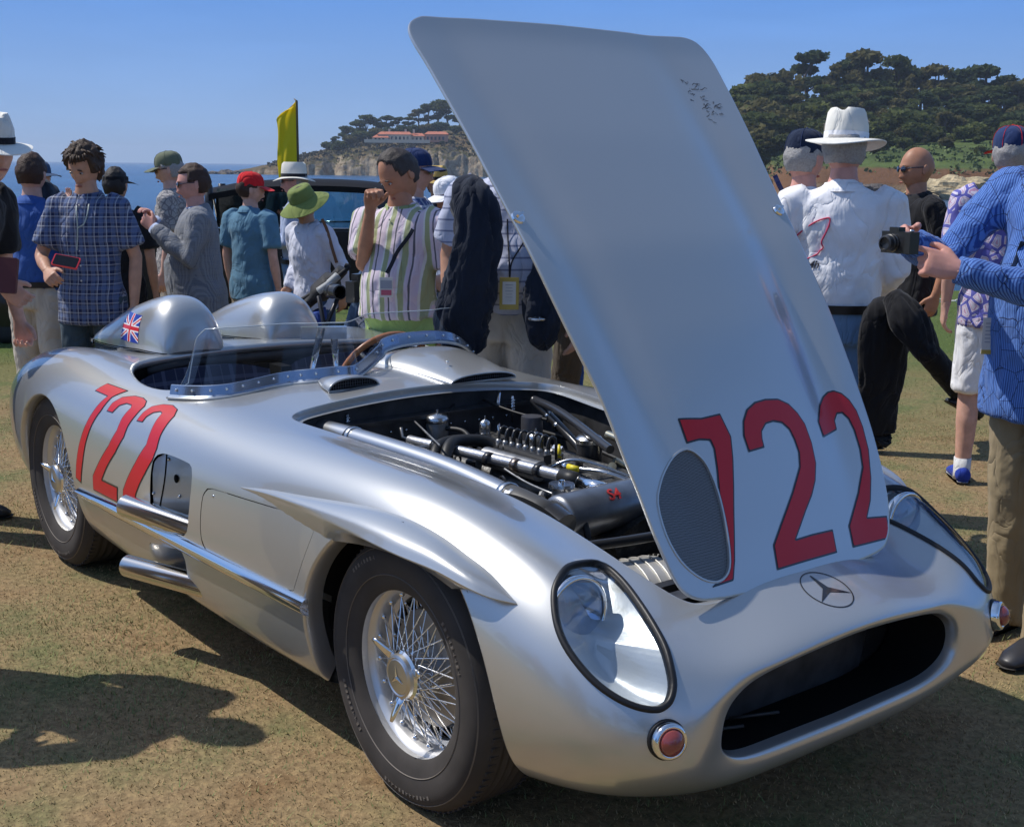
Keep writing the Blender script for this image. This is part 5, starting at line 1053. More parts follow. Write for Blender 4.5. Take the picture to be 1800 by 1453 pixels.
# ---------------------------------------------------------------- folded pushchair with a camera slung on it
ps = empty('pushchair', tuple(np.append(ground_at(560, 6.3), 0)), math.atan2(RG[1], RG[0]), 'black pushchair with folded hood beside the woman in the green hat', 'pushchair')
M_PF = mat('pushchair_fabric', (.015, .015, .017), .7); M_PM = mat('pushchair_frame', (.04, .04, .045), .35, .6)
def L_(px, py, d=0.): q = at_px(px, py, 6.3+d)-np.array(ps.location); return np.array([q[:2]@RG, q[:2]@FW, q[2]])
mk('handle_bar', *tube(cr([L_(500, 545), L_(550, 515), L_(590, 488), L_(612, 470), L_(606, 466)], 5), .012, 8), M_PF, ps)
mk('hood', *tube(cr([L_(525, 545, .1), L_(555, 520, .1), L_(585, 492, .1), L_(602, 474, .1)], 5), [(.03, .16)]*6+[(.055, .17)]*5+[(.03, .10)]*5, 14, up=(0, 0, 1)), M_PF, ps)
mk('hood_window', *tube(cr([L_(560, 512, -.05), L_(580, 497, -.05), L_(594, 484, -.05)], 5), [(.02, .03)]*11, 10, up=(0, 0, 1)), mat('grey_fabric', (.35, .36, .36), .6), ps)
for dx, d_ in ((0, -.2), (0, .2)):
    mk('frame_tube', *tube([L_(560, 520, d_), L_(575, 600, d_), L_(590, 800, d_)], .011, 8), M_PM, ps); mk('frame_tube', *tube([L_(600, 510, d_), L_(560, 600, d_), L_(530, 810, d_)], .011, 8), M_PM, ps)
    for px in (530, 592):
        c = L_(px, 810, d_); c[2] = .085; v, f = lathe([(.05, -.012), (.08, -.014), (.085, 0), (.08, .014), (.05, .012)], 24, 1); mk('wheel', v+c, f, M_PF, ps)
mk('seat', *tube([L_(560, 545), L_(575, 640), L_(600, 700)], [(.03, .15), (.03, .15), (.03, .15)], 12, up=(0, 0, 1)), mat('blue_fabric', (.02, .06, .28), .8), ps)
sl_ = empty('slr_camera', tuple(at_px(598, 514, 6.0)), math.atan2(RG[1], RG[0])-.5, 'black camera with ribbed zoom lens hanging beside the pushchair', 'camera')
v, f = lathe([(.03, 0), (.036, .004), (.036, .045), (.033, .05), (.034, .055), (.034, .075), (.038, .08), (.038, .115), (.034, .118), (.03, .105), (0, .10)], 32, 1); mk('zoom_lens', v@rotm('Z', 60).T, f, M_CB, sl_, auto=30)
mk('camera_body', *box((.09, .02, .01), (.05, .13, .10)), M_CB, sl_, False); mk('prism', *box((.09, .02, .075), (.04, .05, .035)), M_CB, sl_, False)

# ---------------------------------------------------------------- black vintage saloon behind the crowd
vc = empty('vintage_car', tuple(np.append(ground_at(500, 11.6), 0)), math.atan2(RG[1], RG[0])+R(8), 'black vintage saloon with long roof behind the group of spectators', 'car')
M_BP = mat('black_gloss', (.008, .008, .010), .3, coat=.35, coatr=.15)
def prism(name, prof, y0, y1, m, par, auto=40, bev=0.):
    P = np.array(prof); n = len(P); mid = P.mean(0); V = []; rowsy = [(y0, .92), (y0+.05, 1), (y1-.05, 1), (y1, .92)]
    for y, k in rowsy: V += [(mid[0]+(x-mid[0])*k if k != 1 else x, y, mid[1]+(z-mid[1])*k) for x, z in P]
    F = [(i*n+j, i*n+(j+1) % n, (i+1)*n+(j+1) % n, (i+1)*n+j) for i in range(3) for j in range(n)]+[tuple(range(n))[::-1], tuple(3*n+j for j in range(n))]
    return mk(name, V, F, m, par, True, auto=auto)
prism('body', [(-1.9, .30), (1.3, .30), (1.5, .60), (1.35, .98), (-.35, .98), (-.6, .95), (-1.85, .88), (-1.95, .6)], -.72, .72, M_BP, vc)
roof = cr([(-.62, 1.32), (-.30, 1.375), (.3, 1.40), (.9, 1.365), (1.25, 1.24), (1.38, 1.0)], 6); V = []
rows = [np.array([(x, y*(1 if abs(y) < .6 else 1), z-.05*(abs(y)/.68)**4) for y in np.linspace(-.68, .68, 15)]) for x, z in roof]
A = np.concatenate(rows); V2 = np.concatenate([A, A-[0, 0, .05]]); n = len(A); f = grid_faces(len(rows), 15)
mk('roof', V2, f+[tuple(i+n for i in q)[::-1] for q in f]+[(15*i, 15*(i+1), n+15*(i+1), n+15*i) for i in range(len(rows)-1)]+[(15*i+14, n+15*i+14, n+15*(i+1)+14, 15*(i+1)+14) for i in range(len(rows)-1)], mat('roof_cloth', (.012, .012, .014), .75, spec=.15), vc, True, auto=40)
for x0, x1, lean_ in ((-.62, -.56, .0), (.18, .24, 0), (.92, 1.30, 0)):
    for y in (-.66, .66): mk('pillar', *tube([(x0, y, .96), (x0 if x0 < .5 else x0-.02, y*.98, 1.34)], [(.035, .02)]*2 if x0 < .5 else [(.22, .02), (.12, .02)], 8, up=(1, 0, 0)), M_BP, vc)
mk('interior', *box((-.22, 0, 1.13), (.70, 1.15, .34)), mat('dark_interior', (.01, .01, .01), .9), vc, False)
VG = glass_mat('saloon_glass', (.70, .82, .85), .05)
for y in (-.665, .665):
    for x0, x1 in ((-.55, .18), (.25, .82)): mk('side_window', *box(((x0+x1)/2, y, 1.15), (x1-x0, .006, .34)), VG, vc, False); mk('window_trim', *tube([(x0, y*1.01, .985), (x1, y*1.01, .985)], .008, 6), mat('old_chrome', (.7, .7, .7), .15, 1.), vc)
mk('windscreen_frame', *tube([(-.66, -.6, .97), (-.72, -.6, 1.33), (-.72, .6, 1.33), (-.66, .6, .97)], .012, 8), mat('old_chrome', (.7, .7, .7), .15, 1.), vc)
prism('bonnet', [(-2.75, .62), (-.6, .60), (-.6, .96), (-1.6, .94), (-2.7, .86)], -.42, .42, M_BP, vc)
for y in (-.62, .62):
    fp = cr([(-3.0, y, .42), (-2.75, y, .66), (-2.35, y, .72), (-1.95, y, .60), (-1.6, y, .32)], 6); mk('front_wing', *tube(fp, [(.03, .13)]*len(fp), 12, up=(0, 0, 1)), M_BP, vc)
    fp = cr([(.55, y, .32), (.8, y, .62), (1.2, y, .70), (1.55, y, .55), (1.75, y, .32)], 6); mk('rear_wing', *tube(fp, [(.03, .13)]*len(fp), 12, up=(0, 0, 1)), M_BP, vc)
    mk('running_board', *box((-.5, y, .30), (2.1, .22, .04)), M_BP, vc, False)
    for x in (-2.35, 1.15):
        v, f = lathe([(.20, -.06), (.27, -.07), (.335, -.05), (.345, 0), (.335, .05), (.27, .07), (.20, .06)], 40, 1); w_ = mk('wheel', v+[x, y, .343], f, mat('old_tyre', (.03, .03, .03), .7), vc)
        v, f = lathe([(0, -.075*np.sign(y)*-1), (.08, .07*np.sign(y)), (.2, .055*np.sign(y))], 30, 1); mk('wheel_disc', v+[x, y, .343], f, M_BP, vc)
    v, f = lathe([(0, -.13), (.06, -.11), (.105, -.04), (.12, .03), (.115, .05), (0, .055)], 28, 0); v[:, 0] *= -1; mk('headlamp', v+[-2.72, y*.62, .86], f, mat('old_chrome', (.7, .7, .7), .15, 1.), vc)
mk('door_handle', *tube([(.0, -.745, .88), (.10, -.745, .88)], .010, 8), mat('old_chrome', (.7, .7, .7), .15, 1.), vc)
mk('door_hinge', *box((.21, -.735, .80), (.03, .02, .05)), mat('old_chrome', (.7, .7, .7), .15, 1.), vc, False)

# ---------------------------------------------------------------- feather flag
fl_e = empty('feather_flag', tuple(np.append(ground_at(524, 13.2), 0)), math.atan2(RG[1], RG[0])-.35, 'tall plain yellow feather flag rising behind the straw hat', 'flag')
FLAGM = mat('yellow_flag_cloth', (.85, .64, .02), .7, bump=(6, .4, .03)); nt, b = nodes(FLAGM); t_ = nt.nodes.new('ShaderNodeBsdfTranslucent'); t_.inputs[0].default_value = (.85, .62, .02, 1); mx = nt.nodes.new('ShaderNodeMixShader'); mx.inputs[0].default_value = .45; nt.links.new(b.outputs[0], mx.inputs[1]); nt.links.new(t_.outputs[0], mx.inputs[2]); nt.links.new(mx.outputs[0], nt.nodes['Material Output'].inputs[0])
zt = at_px(524, 174, 13.2)[2]; mk('pole', *tube([(0, 0, 0), (0, 0, zt-.02), (-.03, 0, zt)], [.014, .012, .006], 8), mat('pole_dark', (.12, .09, .04), .5), fl_e)
rows = []
for t in np.linspace(0, 1, 46):
    z = zt-.0-(zt-.35)*t; w_ = np.interp(t, [0, .03, .10, .35, .5, .62, 1], [.02, .13, .235, .245, .225, .18, .22])
    off = np.interp(t, [0, .2, .42, .55, 1], [0, .0, .03, .055, .03])
    rows.append([(-.012-w_*s_-0*off+(.05*math.sin(t*9))*s_*.4*t, .035*math.sin(s_*5+t*9)*s_+.02*math.sin(s_*11-t*20)*s_, z+.04*s_*(1-s_)-.10*s_*(t < .12)*(1-t/.12)) for s_ in np.linspace(0, 1, 12)])
mk('cloth', np.array(rows).reshape(-1, 3), grid_faces(46, 12), FLAGM, fl_e)
# white chain along the edge of the lawn
g = G(); M_CH = mat('chain_white', (.75, .75, .72), .5); ce = empty('chain_barrier', tuple(fr(14.2, 0, 0)), math.atan2(RG[1], RG[0]), 'white plastic chain hung low between posts at the edge of the lawn', 'barrier')
posts = np.arange(-9.2, 14, 2.6)
for x in posts: mk('post', *tube([(x, 0, -.05), (x, 0, .26)], .025, 8), M_CH, ce)
for x in posts[:-1]:
    g = G()
    for k in range(52):
        t = k/52; xx = x+2.6*t; z = .21-.13*4*t*(1-t)
        v, f = tube([(.030*math.cos(a), .016*math.sin(a), 0) for a in np.linspace(0, 6.28, 8, endpoint=False)], .0065, 5, closed=True); g.add(v@(rotm('X', 90*(k % 2))).T+[xx, 0, z], f)
    tag(g.build('chain', M_CH, ce), kind='stuff')

v = np.array([(0, 0, 0), (.02, .012, .004), (.05, .016, .007), (.085, 0, .003), (.05, -.018, .008), (.02, -.012, .005)]); o = mk('fallen_leaf', np.concatenate([v, v-[0, 0, .0015]])+[1.08, -.55, .012], [(0, 1, 2, 3, 4, 5), (11, 10, 9, 8, 7, 6)]+[(i, i+6, (i+1) % 6+6, (i+1) % 6) for i in range(6)], mat('dry_leaf', (.45, .33, .18), .7), None, False); tag(o, 'single dry leaf lying in the shade under the nose of the car', 'leaf')

# ================================================================ THE CAR
M_SILVER = mat('silver_paint', (.55, .555, .545), .31, .66, coat=.85, coatr=.03)
M_SILVER_IN = mat('inner_silver', (.35, .36, .37), .5, .6)
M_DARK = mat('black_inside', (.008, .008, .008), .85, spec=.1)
M_BAY = mat('bay_black', (.04, .04, .042), .45, 0., noise=(14, .6))
M_RUB = mat('rubber_seal', (.012, .012, .013), .45)
M_TYRE = mat('tyre_rubber', (.048, .042, .038), .8, noise=(9, .25), bump=(60, .15, .002))
M_CHROME = mat('chrome', (.86, .86, .86), .09, 1.)
M_ALU = mat('aluminium', (.62, .62, .62), .33, 1., bump=(90, .1, .001))
M_RIM = mat('rim_silver', (.66, .66, .66), .38, .7)
M_RED = mat('number_red', (.56, .004, .012), .45, 0., coat=.22, coatr=.06)
M_BLK = mat('number_black', (.012, .012, .014), .3, 0., coat=.7)
M_WOOD = mat('steering_wood', (.42, .16, .05), .3, coat=.6)
M_STEEL = mat('polished_steel', (.72, .68, .63), .13, 1.)
M_PERSPEX = glass_mat('clear_perspex', (.86, .89, .92), .1)
M_LCOVER = glass_mat('headlight_cover_clear', (.90, .93, .95), .25)

car = empty('racing_car', (0, 0, 0), 0, 'silver open racing car with bonnet raised and large red 722 numbers', 'racing car')

def polyg(key, mirror=False):
    p = np.array(DEC[key])
    if mirror: p = p.copy(); p[:, 1] = 20-p[:, 1]
    return p
# metric scale for uv polygons: du ~ .35 m, dv ~ .12 m per unit -> use 3D distance sign from uv polygon
def g_uv(poly, smooth=0):
    p = cr(poly, smooth, True) if smooth else poly
    S = np.array([.38, .13]) if p[:, 0].max() < 11.2 else np.array([.14, .14])
    f = sdf_poly(p*S)
    return lambda uv, P: f(uv*S)
f_hood = sdf_poly(HOODP)
g_hood = lambda uv, P: np.where(P[:, 2] > .45, f_hood(P[:, :2]), 1.)
COCK = [(-1.36, 0), (-1.37, .28), (-1.40, .44), (-1.46, .56), (-1.54, .625), (-1.635, .648), (-1.735, .650), (-1.83, .636), (-1.92, .608), (-2.0, .55), (-2.06, .44), (-2.085, .33), (-2.09, .1)]
COCK = cr([(x, y) for x, y in COCK]+[(x, -y) for x, y in COCK[::-1]][:-1], 5, True)
f_cock = sdf_poly(COCK)
g_cock = lambda uv, P: np.where(P[:, 2] > .6, f_cock(P[:, :2]), 1.)
def g_arch(xc, zc, r, rz, side):
    def g(uv, P):
        q = np.sqrt(((P[:, 0]-xc)/r)**2+((P[:, 2]-zc)/rz)**2)-1
        q = q*r
        out = np.where((P[:, 1]*side > .45) & (P[:, 2] < zc), np.maximum(np.abs(P[:, 0]-xc)-r, -1), q)
        return np.where(P[:, 1]*side > .40, out, 1.)
    return g
arches = [(.028, .335, .398, .385), (-2.33, .335, .335, .345)]

us = np.linspace(0, NU-1, (NU-1)*16+1); vs = np.linspace(0, NVV-1, (NVV-1)*12+1)
P0 = Patch.grid(body, us, vs)
_n = P0.N(); _c = P0.P()
if float(np.mean(_n[:, 2][_c[:, 2] > .78])) < 0: body.sgn = -1
seams = []
def cutout(p, g, iso=0.): 
    q = p.clip(g, iso, keep=1); seams.append((q, [l for l in q.loops])); return q
Pb = P0
RIMS = []       # (points, normals, closed, kind)
def cut(g, iso=0., kind='lip'):
    global Pb
    Pb = Pb.clip(g, iso, keep=1)
    Pp, Nn = Pb.P(), Pb.N()
    for L, c in Pb.loops:
        if kind == 'arch':
            m_ = (np.abs(Pp[L][:, 1]) > .615)&(Pp[L][:, 2] > .19)
            if m_.all() or not m_.any(): continue
            k0 = int(np.argmax(~m_)); L = L[k0:]+L[:k0]; L = [q for q, t in zip(L, np.roll(m_, -k0)) if t]; c = False
        if len(L) > 8: RIMS.append((Pp[L], Nn[L], c, kind))
cut(g_hood, 0., 'hood')
cut(g_cock, 0., 'cockpit')
for xc, zc, r, rz in arches:
    for s in (-1, 1): cut(g_arch(xc, zc, r, rz, s), 0., 'arch')
gh = g_uv(polyg('head'), 4); ghL = g_uv(polyg('head', True), 4)
cut(gh, -.004, 'head'); cut(ghL, -.004, 'head')
gcav = g_uv(polyg('cav'), 2); gcav2 = g_uv(polyg('cav2'), 0); cut(gcav, 0., 'cav'); cut(gcav2, 0., 'cav')
gpan = g_uv(polyg('panel'), 2)
# narrow panel gap: the opening is cut and the flap inset a hair smaller
cut(gpan, 0., 'panel')
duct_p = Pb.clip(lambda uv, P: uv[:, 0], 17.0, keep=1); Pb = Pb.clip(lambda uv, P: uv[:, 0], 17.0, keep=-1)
body_o = pobj('body', Pb, M_SILVER, car)
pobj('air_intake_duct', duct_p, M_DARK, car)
body_o['label'] = 'smooth silver bodywork with wide oval nose mouth'

def fliploop(V, N, closed):
    return V[::-1], N[::-1]
def orient(V, N, closed, inward_pt):
    """make binormal (T x N) point away from inward_pt side consistently"""
    k = len(V); T = (np.roll(V, -1, 0)-np.roll(V, 1, 0)); B = np.cross(T, N)
    if np.sum(np.einsum('ij,ij->i', B, V-inward_pt)) < 0: return V[::-1], N[::-1]
    return V, N
for V, N, c, kind in RIMS:
    ctr = V.mean(0); V, N = orient(V, N, c, ctr)
    if kind == 'hood': strip('bonnet_opening_rim', V, N, c, [(0, 0), (-.004, -.001), (-.006, -.008), (-.006, -.022), (-.03, -.024)], M_SILVER, car)
    elif kind == 'cockpit':
        strip('cockpit_opening_rim', V, N, c, [(0, 0), (-.006, -.003), (-.011, -.010), (-.010, -.022), (-.0, -.03)], M_SILVER, car)
    elif kind == 'arch': strip('wheel_arch_lip', V, N, c, [(0, 0), (-.003, -.001), (-.006, -.006), (-.004, -.03), (.0, -.06)], M_SILVER, car)
    elif kind == 'panel': strip('panel_gap', V, N, c, [(0, 0), (-.0005, -.002), (-.0005, -.012)], M_DARK, car)
    elif kind == 'head':
        strip('headlight_bezel', V, N, c, [(.008, -.001), (.007, .004), (.003, .0065), (-.003, .0065), (-.006, .003), (-.007, -.004), (-.007, -.012)], M_RUB, car)

# access flap in the right flank
pp = P0.clip(gpan, -.0022, keep=-1)
flap = pobj('access_flap', pp, M_SILVER, car, -.0008)
for uvp in (polyg('panel')[1]+[.04, -.12], polyg('panel')[6]+[-.08, -.0]):
    q = np.array([uvp]); P = body.ev(q)[0]; N = body.nm(q)[0]
    v, f = lathe([(.0, .0015), (.004, .001), (.005, -.001)], 10); q3 = np.array(Vector(N).to_track_quat('Z', 'Y').to_matrix())
    mk('screw', v@q3.T+P, f, M_CHROME, flap)

def surf_at(x, z, side=-1):
    """body point on the flank for given x,z"""
    vv = np.linspace(2.0, 6.5, 160)
    lo, hi = 0, NU-1
    u = np.interp(x, [BODY[i, 4, 0] for i in range(14)], range(14))
    q = np.stack([np.full(160, u), vv], 1); P = body.ev(q); i = np.argmin(np.abs(P[:, 2]-z)+np.abs(P[:, 0]-x)*.3)
    uv = q[i:i+1]
    for _ in range(8):
        P = body.ev(uv)[0]; a = body.ev(uv, 1, 0)[0]; b = body.ev(uv, 0, 1)[0]
        s = np.linalg.solve(np.array([[a[0], b[0]], [a[2], b[2]]]), [x-P[0], z-P[2]]); uv = uv+s
    P = body.ev(uv)[0]; N = body.nm(uv)[0]
    if side > 0: P = P*[1, -1, 1]; N = N*[1, -1, 1]
    return P, N
# recess round the exhaust pipes
def recess(key, smooth, depth, g):
    p = P0.clip(g, 0., keep=-1)
    P, N = p.P(), p.N(); d = depth(P)
    V = P+np.array([0, 1, 0])*d[:, None]
    o = mk('exhaust_recess', V, p.f, M_SILVER, car, True, None, None)
    if key == 'cav':
        def onf(x, z, o_=.003):
            P_, _ = surf_at(x, z); return np.array([x, P_[1]+float(depth(np.array([[x, 0, 0]]))[0])-o_, z])
        g = G(); g.add(*tube([onf(-1.300+.012*math.sin((z-.46)*14), z, .001) for z in np.linspace(.475, .655, 12)], .0022, 6)); g.build('seam_line', M_DARK, o)
        mk('fixing_hole', *ell(onf(-1.262, .565, .0), (.012, .006, .014), 14, 8), M_DARK, o)
        for q_ in ((-1.285, .625), (-1.315, .515), (-1.25, .51)): mk('rivet', *ell(onf(*q_), (.006, .004, .006), 10, 6), M_CHROME, o)
sm = lambda t: np.clip(t, 0, 1)**2*(3-2*np.clip(t, 0, 1))
recess('cav', 2, lambda P: .12*sm((P[:, 0]+1.35)/.18), gcav)
recess('cav2', 0, lambda P: .12*sm((P[:, 0]+1.37)/.18), gcav2)
def pipe(name, p0, p1, r, m):
    ax = nrm(np.array(p1)-p0); L = np.linalg.norm(np.array(p1)-p0)
    q3 = np.array(Vector(ax).to_track_quat('Z', 'Y').to_matrix())
    v, f = lathe([(r-.003, .0), (r-.003, -.0), (r, 0), (r, L), (r-.004, L), (r-.004, L-.12)], 28)
    o = mk(name, v@q3.T+np.array(p0), f, m, car, auto=30)
    v, f = lathe([(0.0, L-.11), (r-.004, L-.11)], 28); mk('pipe_bore', v@q3.T+np.array(p0), f, M_DARK, o)
    return o
pipe('exhaust_pipe', (-.90, -.691, .429), (-1.398, -.845, .466), .036, M_STEEL)
pipe('exhaust_pipe', (-.90, -.686, .268), (-1.402, -.845, .266), .036, M_STEEL)

# bright strip along the flank (rounded bar hugging the body)
xs = np.linspace(-1.955, -.335, 40); rows = []
prof = [(-.024, -.004), (-.023, .006), (-.016, .016), (-.004, .021), (.006, .021), (.016, .014), (.022, .005), (.023, -.004)]
for x in xs:
    z = .388+(x+1.955)/1.62*.036; P, N = surf_at(x, z); up = np.array([0, 0, 1.]); up = nrm(up-N*(up@N))
    t = .55+.45*min(1, (x+1.955)/.35)
    rows.append([P+up*a*t+N*b*(.6+.4*t) for a, b in prof])
rows = np.array(rows).reshape(-1, 3); n = len(prof)
F = [(i*n+j, (i+1)*n+j, (i+1)*n+j+1, i*n+j+1) for i in range(39) for j in range(n-1)]+[tuple(range(n))[::-1], tuple(39*n+j for j in range(n))]
mk('side_strip', rows, F, M_CHROME, car, True, auto=40)

# number 722 painted on the flank: fill proud of a black border
def decal(p0, g, m, parent, off, name, iso=0., xf=None, refine=None):
    src = p0
    q = src.clip(g, iso, keep=-1)
    if len(q.f): return pobj(name, q, m, parent, off, xf)
def subgrid(poly, nu=160, nv=160, pad=.15):
    a = poly.min(0)-pad; b = poly.max(0)+pad
    g = Patch.grid(body, np.linspace(max(a[0], 0), b[0], nu), np.linspace(a[1], b[1], nv))
    return g
gc_out = lambda uv, P: np.maximum(-gcav(uv, P), -1)
for key in ('seven', 'two', 'two2'):
    pl = polyg(key); sg = subgrid(pl, 120, 120)
    if key == 'two2': sg = sg.clip(gcav, .002, keep=1)
    sg = sg.clip(g_arch(*arches[1], -1), .002, keep=1)
    g = g_uv(pl, 0)
    dg = decal(sg, g, M_RED, body_o, .0018, 'number_digit', -.0025)
    decal(sg, g, M_BLK, body_o, .0009, 'digit_outline', .0012)

# star emblem in a ring, painted above the mouth
E0 = body.ev(np.array([[13.36, 10.0]]))[0]; EN = body.nm(np.array([[13.36, 10.]]))[0]
ET = np.array([0, 1., 0]); EU = np.cross(EN, ET); EU = EU if EU[2] > 0 else -EU
sg = subgrid(np.array([[12.7, 9.], [14.2, 11.]]), 130, 130)
def loc(P): q = P-E0; return np.stack([q@ET, q@EU], 1)
RR = .063
dec = sg.clip(lambda uv, P: np.abs(np.linalg.norm(loc(P), axis=1)-RR)-.0016, 0, keep=-1)
pobj('star_emblem', dec, M_BLK, car, .001)
star = []
for k in range(3):
    a = math.pi/2+k*2*math.pi/3; star.append((RR*math.cos(a), RR*math.sin(a))); b = a+math.pi/3; star.append((.0105*math.cos(b), .0105*math.sin(b)))
fs = sdf_poly(star); dec = sg.clip(lambda uv, P: fs(loc(P)), 0, keep=-1)
pobj('emblem_star', dec, M_BLK, car, .001)

# ---------------------------------------------------------------- the raised bonnet
ca, sa = math.cos(R(HANG)), math.sin(R(HANG))
def lift(V, N):
    # small bonnet profile change: valley beside a raised middle
    def rot(Q):
        x, z = Q[:, 0], Q[:, 2]; return np.stack([x*ca+z*sa, Q[:, 1], -x*sa+z*ca], 1)
    Q = V-np.array([HX, 0, HZ]); return rot(Q)+np.array([HX, 0, HZ]), rot(N)
# the bonnet skin: spline patch slightly different from the body below it (soft valley beside the crown)
sU = np.linspace(0, 1, 13); 
def hood_z(x, y):
    """height of the closed bonnet"""
    s = (HX-x)
    base = .60+.0905*s*1.0+np.interp(s, [0, .1, .2, .3, .45, .6, .85, 1.2, 1.55], [0, .018, .030, .043, .062, .073, .078, .045, .0])
    w = np.interp(s, [0, .06, .15, .31, .6, .9, 1.2, 1.42, 1.55], [.27, .33, .365, .40, .435, .465, .495, .52, .50])
    t = np.abs(y)/w
    k = np.interp(s, [0, .12, .35, .6, 1.2, 1.55], [.0, .12, .6, .9, .55, .18])
    rise = .006*np.clip(1-t, 0, 1)
    valley = -.026*np.exp(-((t-.74)/.13)**2)*k
    crown = .016*(1-sm((t-.15)/.62))*k
    return base+rise+valley+crown
hx = np.linspace(HX+.02, HX-1.70, 36); hy = np.linspace(-.64, .64, 41)
HN = np.array([[(x, y, float(hood_z(np.array(x), np.array(y)))) for y in hy] for x in hx])
for _ in range(2):
    Z = HN[:, :, 2]; Zp = np.pad(Z, 1, mode='reflect', reflect_type='odd')
    HN[:, :, 2] = (Zp[:-2, 1:-1]+Zp[2:, 1:-1]+Zp[1:-1, :-2]+Zp[1:-1, 2:]+4*Z)/8
hs = Surf(HN)
H0 = Patch.grid(hs, np.linspace(0, 35, 281), np.linspace(0, 40, 241))
HFL = float(np.mean(H0.N()[:, 2])) < 0
if HFL: H0.f = [q[::-1] for q in H0.f]
class HS(Surf): pass
if HFL: hs.nm = (lambda uv, _o=Surf.nm, _h=hs: -_o(_h, uv))
def hN(p): return p.N()
g_h = lambda uv, P: f_hood(P[:, :2])
H1 = H0.clip(g_h, -.004, keep=-1)
if float(np.mean(H1.N()[:, 2])) < 0: hs.nm = (lambda uv, _o=hs.nm: -_o(uv))
HP, HNm = H1.P(), H1.N(); hl = H1.loops[0]; hood_rim = (HP[hl[0]], HNm[hl[0]])
INT = [(-.345+.0, .3), ]
HD = {'mesh': [(0.2958, -0.3015), (0.3317, -0.3437), (0.3756, -0.3741), (0.4451, -0.3802), (0.5048, -0.3635), (0.5461, -0.3281), (0.5662, -0.2899), (0.5665, -0.2537), (0.5469, -0.2252), (0.5022, -0.2072), (0.4423, -0.1939), (0.379, -0.1875), (0.3224, -0.1929), (0.2904, -0.2089), (0.2709, -0.2343), (0.2753, -0.2673)],
 'seven': [(0.2011, -0.2319), (0.2122, -0.1682), (0.2107, -0.1085), (0.2664, -0.0974), (0.3156, -0.1122), (0.3775, -0.1369), (0.4373, -0.1629), (0.484, -0.1826), (0.5344, -0.2041), (0.5745, -0.2262), (0.5762, -0.2916), (0.5671, -0.266), (0.5282, -0.2247), (0.4635, -0.2089), (0.3917, -0.1891), (0.3304, -0.1701), (0.2857, -0.1601), (0.2648, -0.1632), (0.2582, -0.1935), (0.259, -0.2303)],
 'two': [(0.3089, -0.0555), (0.2701, -0.0561), (0.2373, -0.0421), (0.2123, -0.0181), (0.1978, 0.0176), (0.1945, 0.0573), (0.1981, 0.1041), (0.213, 0.138), (0.2372, 0.1605), (0.2668, 0.1755), (0.3146, 0.1769), (0.3641, 0.1671), (0.4047, 0.1428), (0.4367, 0.1122), (0.4689, 0.0717), (0.527, 0.0044), (0.5252, 0.07), (0.5264, 0.1459), (0.5788, 0.1358), (0.5793, 0.0115), (0.58, -0.0827), (0.5259, -0.0717), (0.4847, -0.0265), (0.4219, 0.0454), (0.3663, 0.1015), (0.3324, 0.116), (0.3011, 0.1151), (0.2749, 0.109), (0.2562, 0.0896), (0.2492, 0.0603), (0.2519, 0.0313), (0.2677, 0.0085), (0.2851, 0.0016), (0.3057, -0.0007)],
 'twob': [(0.3036, 0.237), (0.2628, 0.2379), (0.2223, 0.2735), (0.1992, 0.3047), (0.1891, 0.329), (0.1896, 0.3487), (0.2016, 0.3704), (0.2225, 0.3878), (0.2538, 0.3993), (0.297, 0.4004), (0.3564, 0.3902), (0.4267, 0.3601), (0.4798, 0.3271), (0.5186, 0.2907), (0.5275, 0.3665), (0.5798, 0.3516), (0.5774, 0.2026), (0.5265, 0.2124), (0.4553, 0.2929), (0.3957, 0.3443), (0.3505, 0.3595), (0.301, 0.3648), (0.2692, 0.361), (0.2502, 0.348), (0.2485, 0.3309), (0.2645, 0.3139), (0.2878, 0.3082)],
 'scrib': [(-0.812, 0.4102), (-0.801, 0.4411), (-0.7679, 0.398), (-0.7503, 0.4244), (-0.7196, 0.4225), (-0.7339, 0.458), (-0.7073, 0.4583), (-0.6956, 0.4203)]}
ipl = cr(np.array(HD['mesh']), 3, True); f_int = sdf_poly(ipl); g_int = lambda uv, P: f_int(P[:, :2])
sU = None
H0 = Patch.grid(hs, np.linspace(0, 35, 281), np.linspace(0, 40, 241))
if float(np.mean(H0.N()[:, 2])) < 0: hs.sgn = -1
HOODL = cr([(.612, -.10), (.604, -.24), (.600, -.287), (.592, -.335), (.572, -.370), (.532, -.390), (.441, -.405), (.343, -.412), (.263, -.420), (.175, -.425), (.097, -.432), (-.011, -.447), (-.201, -.463), (-.332, -.468), (-.594, -.474), (-.808, -.479), (-.905, -.486), (-.951, -.477), (-.978, -.443), (-.988, -.39), (-.988, -.2), (-.990, 0), (-.992, .2), (-.998, .45), (-.998, .52), (-.978, .563), (-.925, .582), (-.842, .574), (-.703, .550), (-.466, .503), (-.247, .468), (-.052, .456), (.162, .440), (.317, .430), (.45, .405), (.53, .375), (.580, .340), (.602, .28), (.612, .1)], 4, True)
f_hl = sdf_poly(HOODL)
g_h = lambda uv, P: f_hl(P[:, :2])
H1 = H0.clip(g_h, 0., keep=-1)
HP, HNm = H1.P(), H1.N(); hl = H1.loops[0]; hood_rim = (HP[hl[0]], HNm[hl[0]])
H2 = H1.clip(g_int, 0., keep=1)
hood = pobj('bonnet', H2, M_SILVER, car, 0, lift); hood['label'] = 'raised bonnet panel with red number'
V, N = orient(hood_rim[0], hood_rim[1], True, hood_rim[0].mean(0))
strip('bonnet_edge', V, N, True, [(0, 0), (.0035, -.001), (.005, -.005), (.0035, -.009), (-.012, -.011), (-.03, -.012)], M_SILVER, hood, lift)
pobj('bonnet_inner_skin', H1, M_SILVER_IN, hood, -.0115, lift, flip=True)
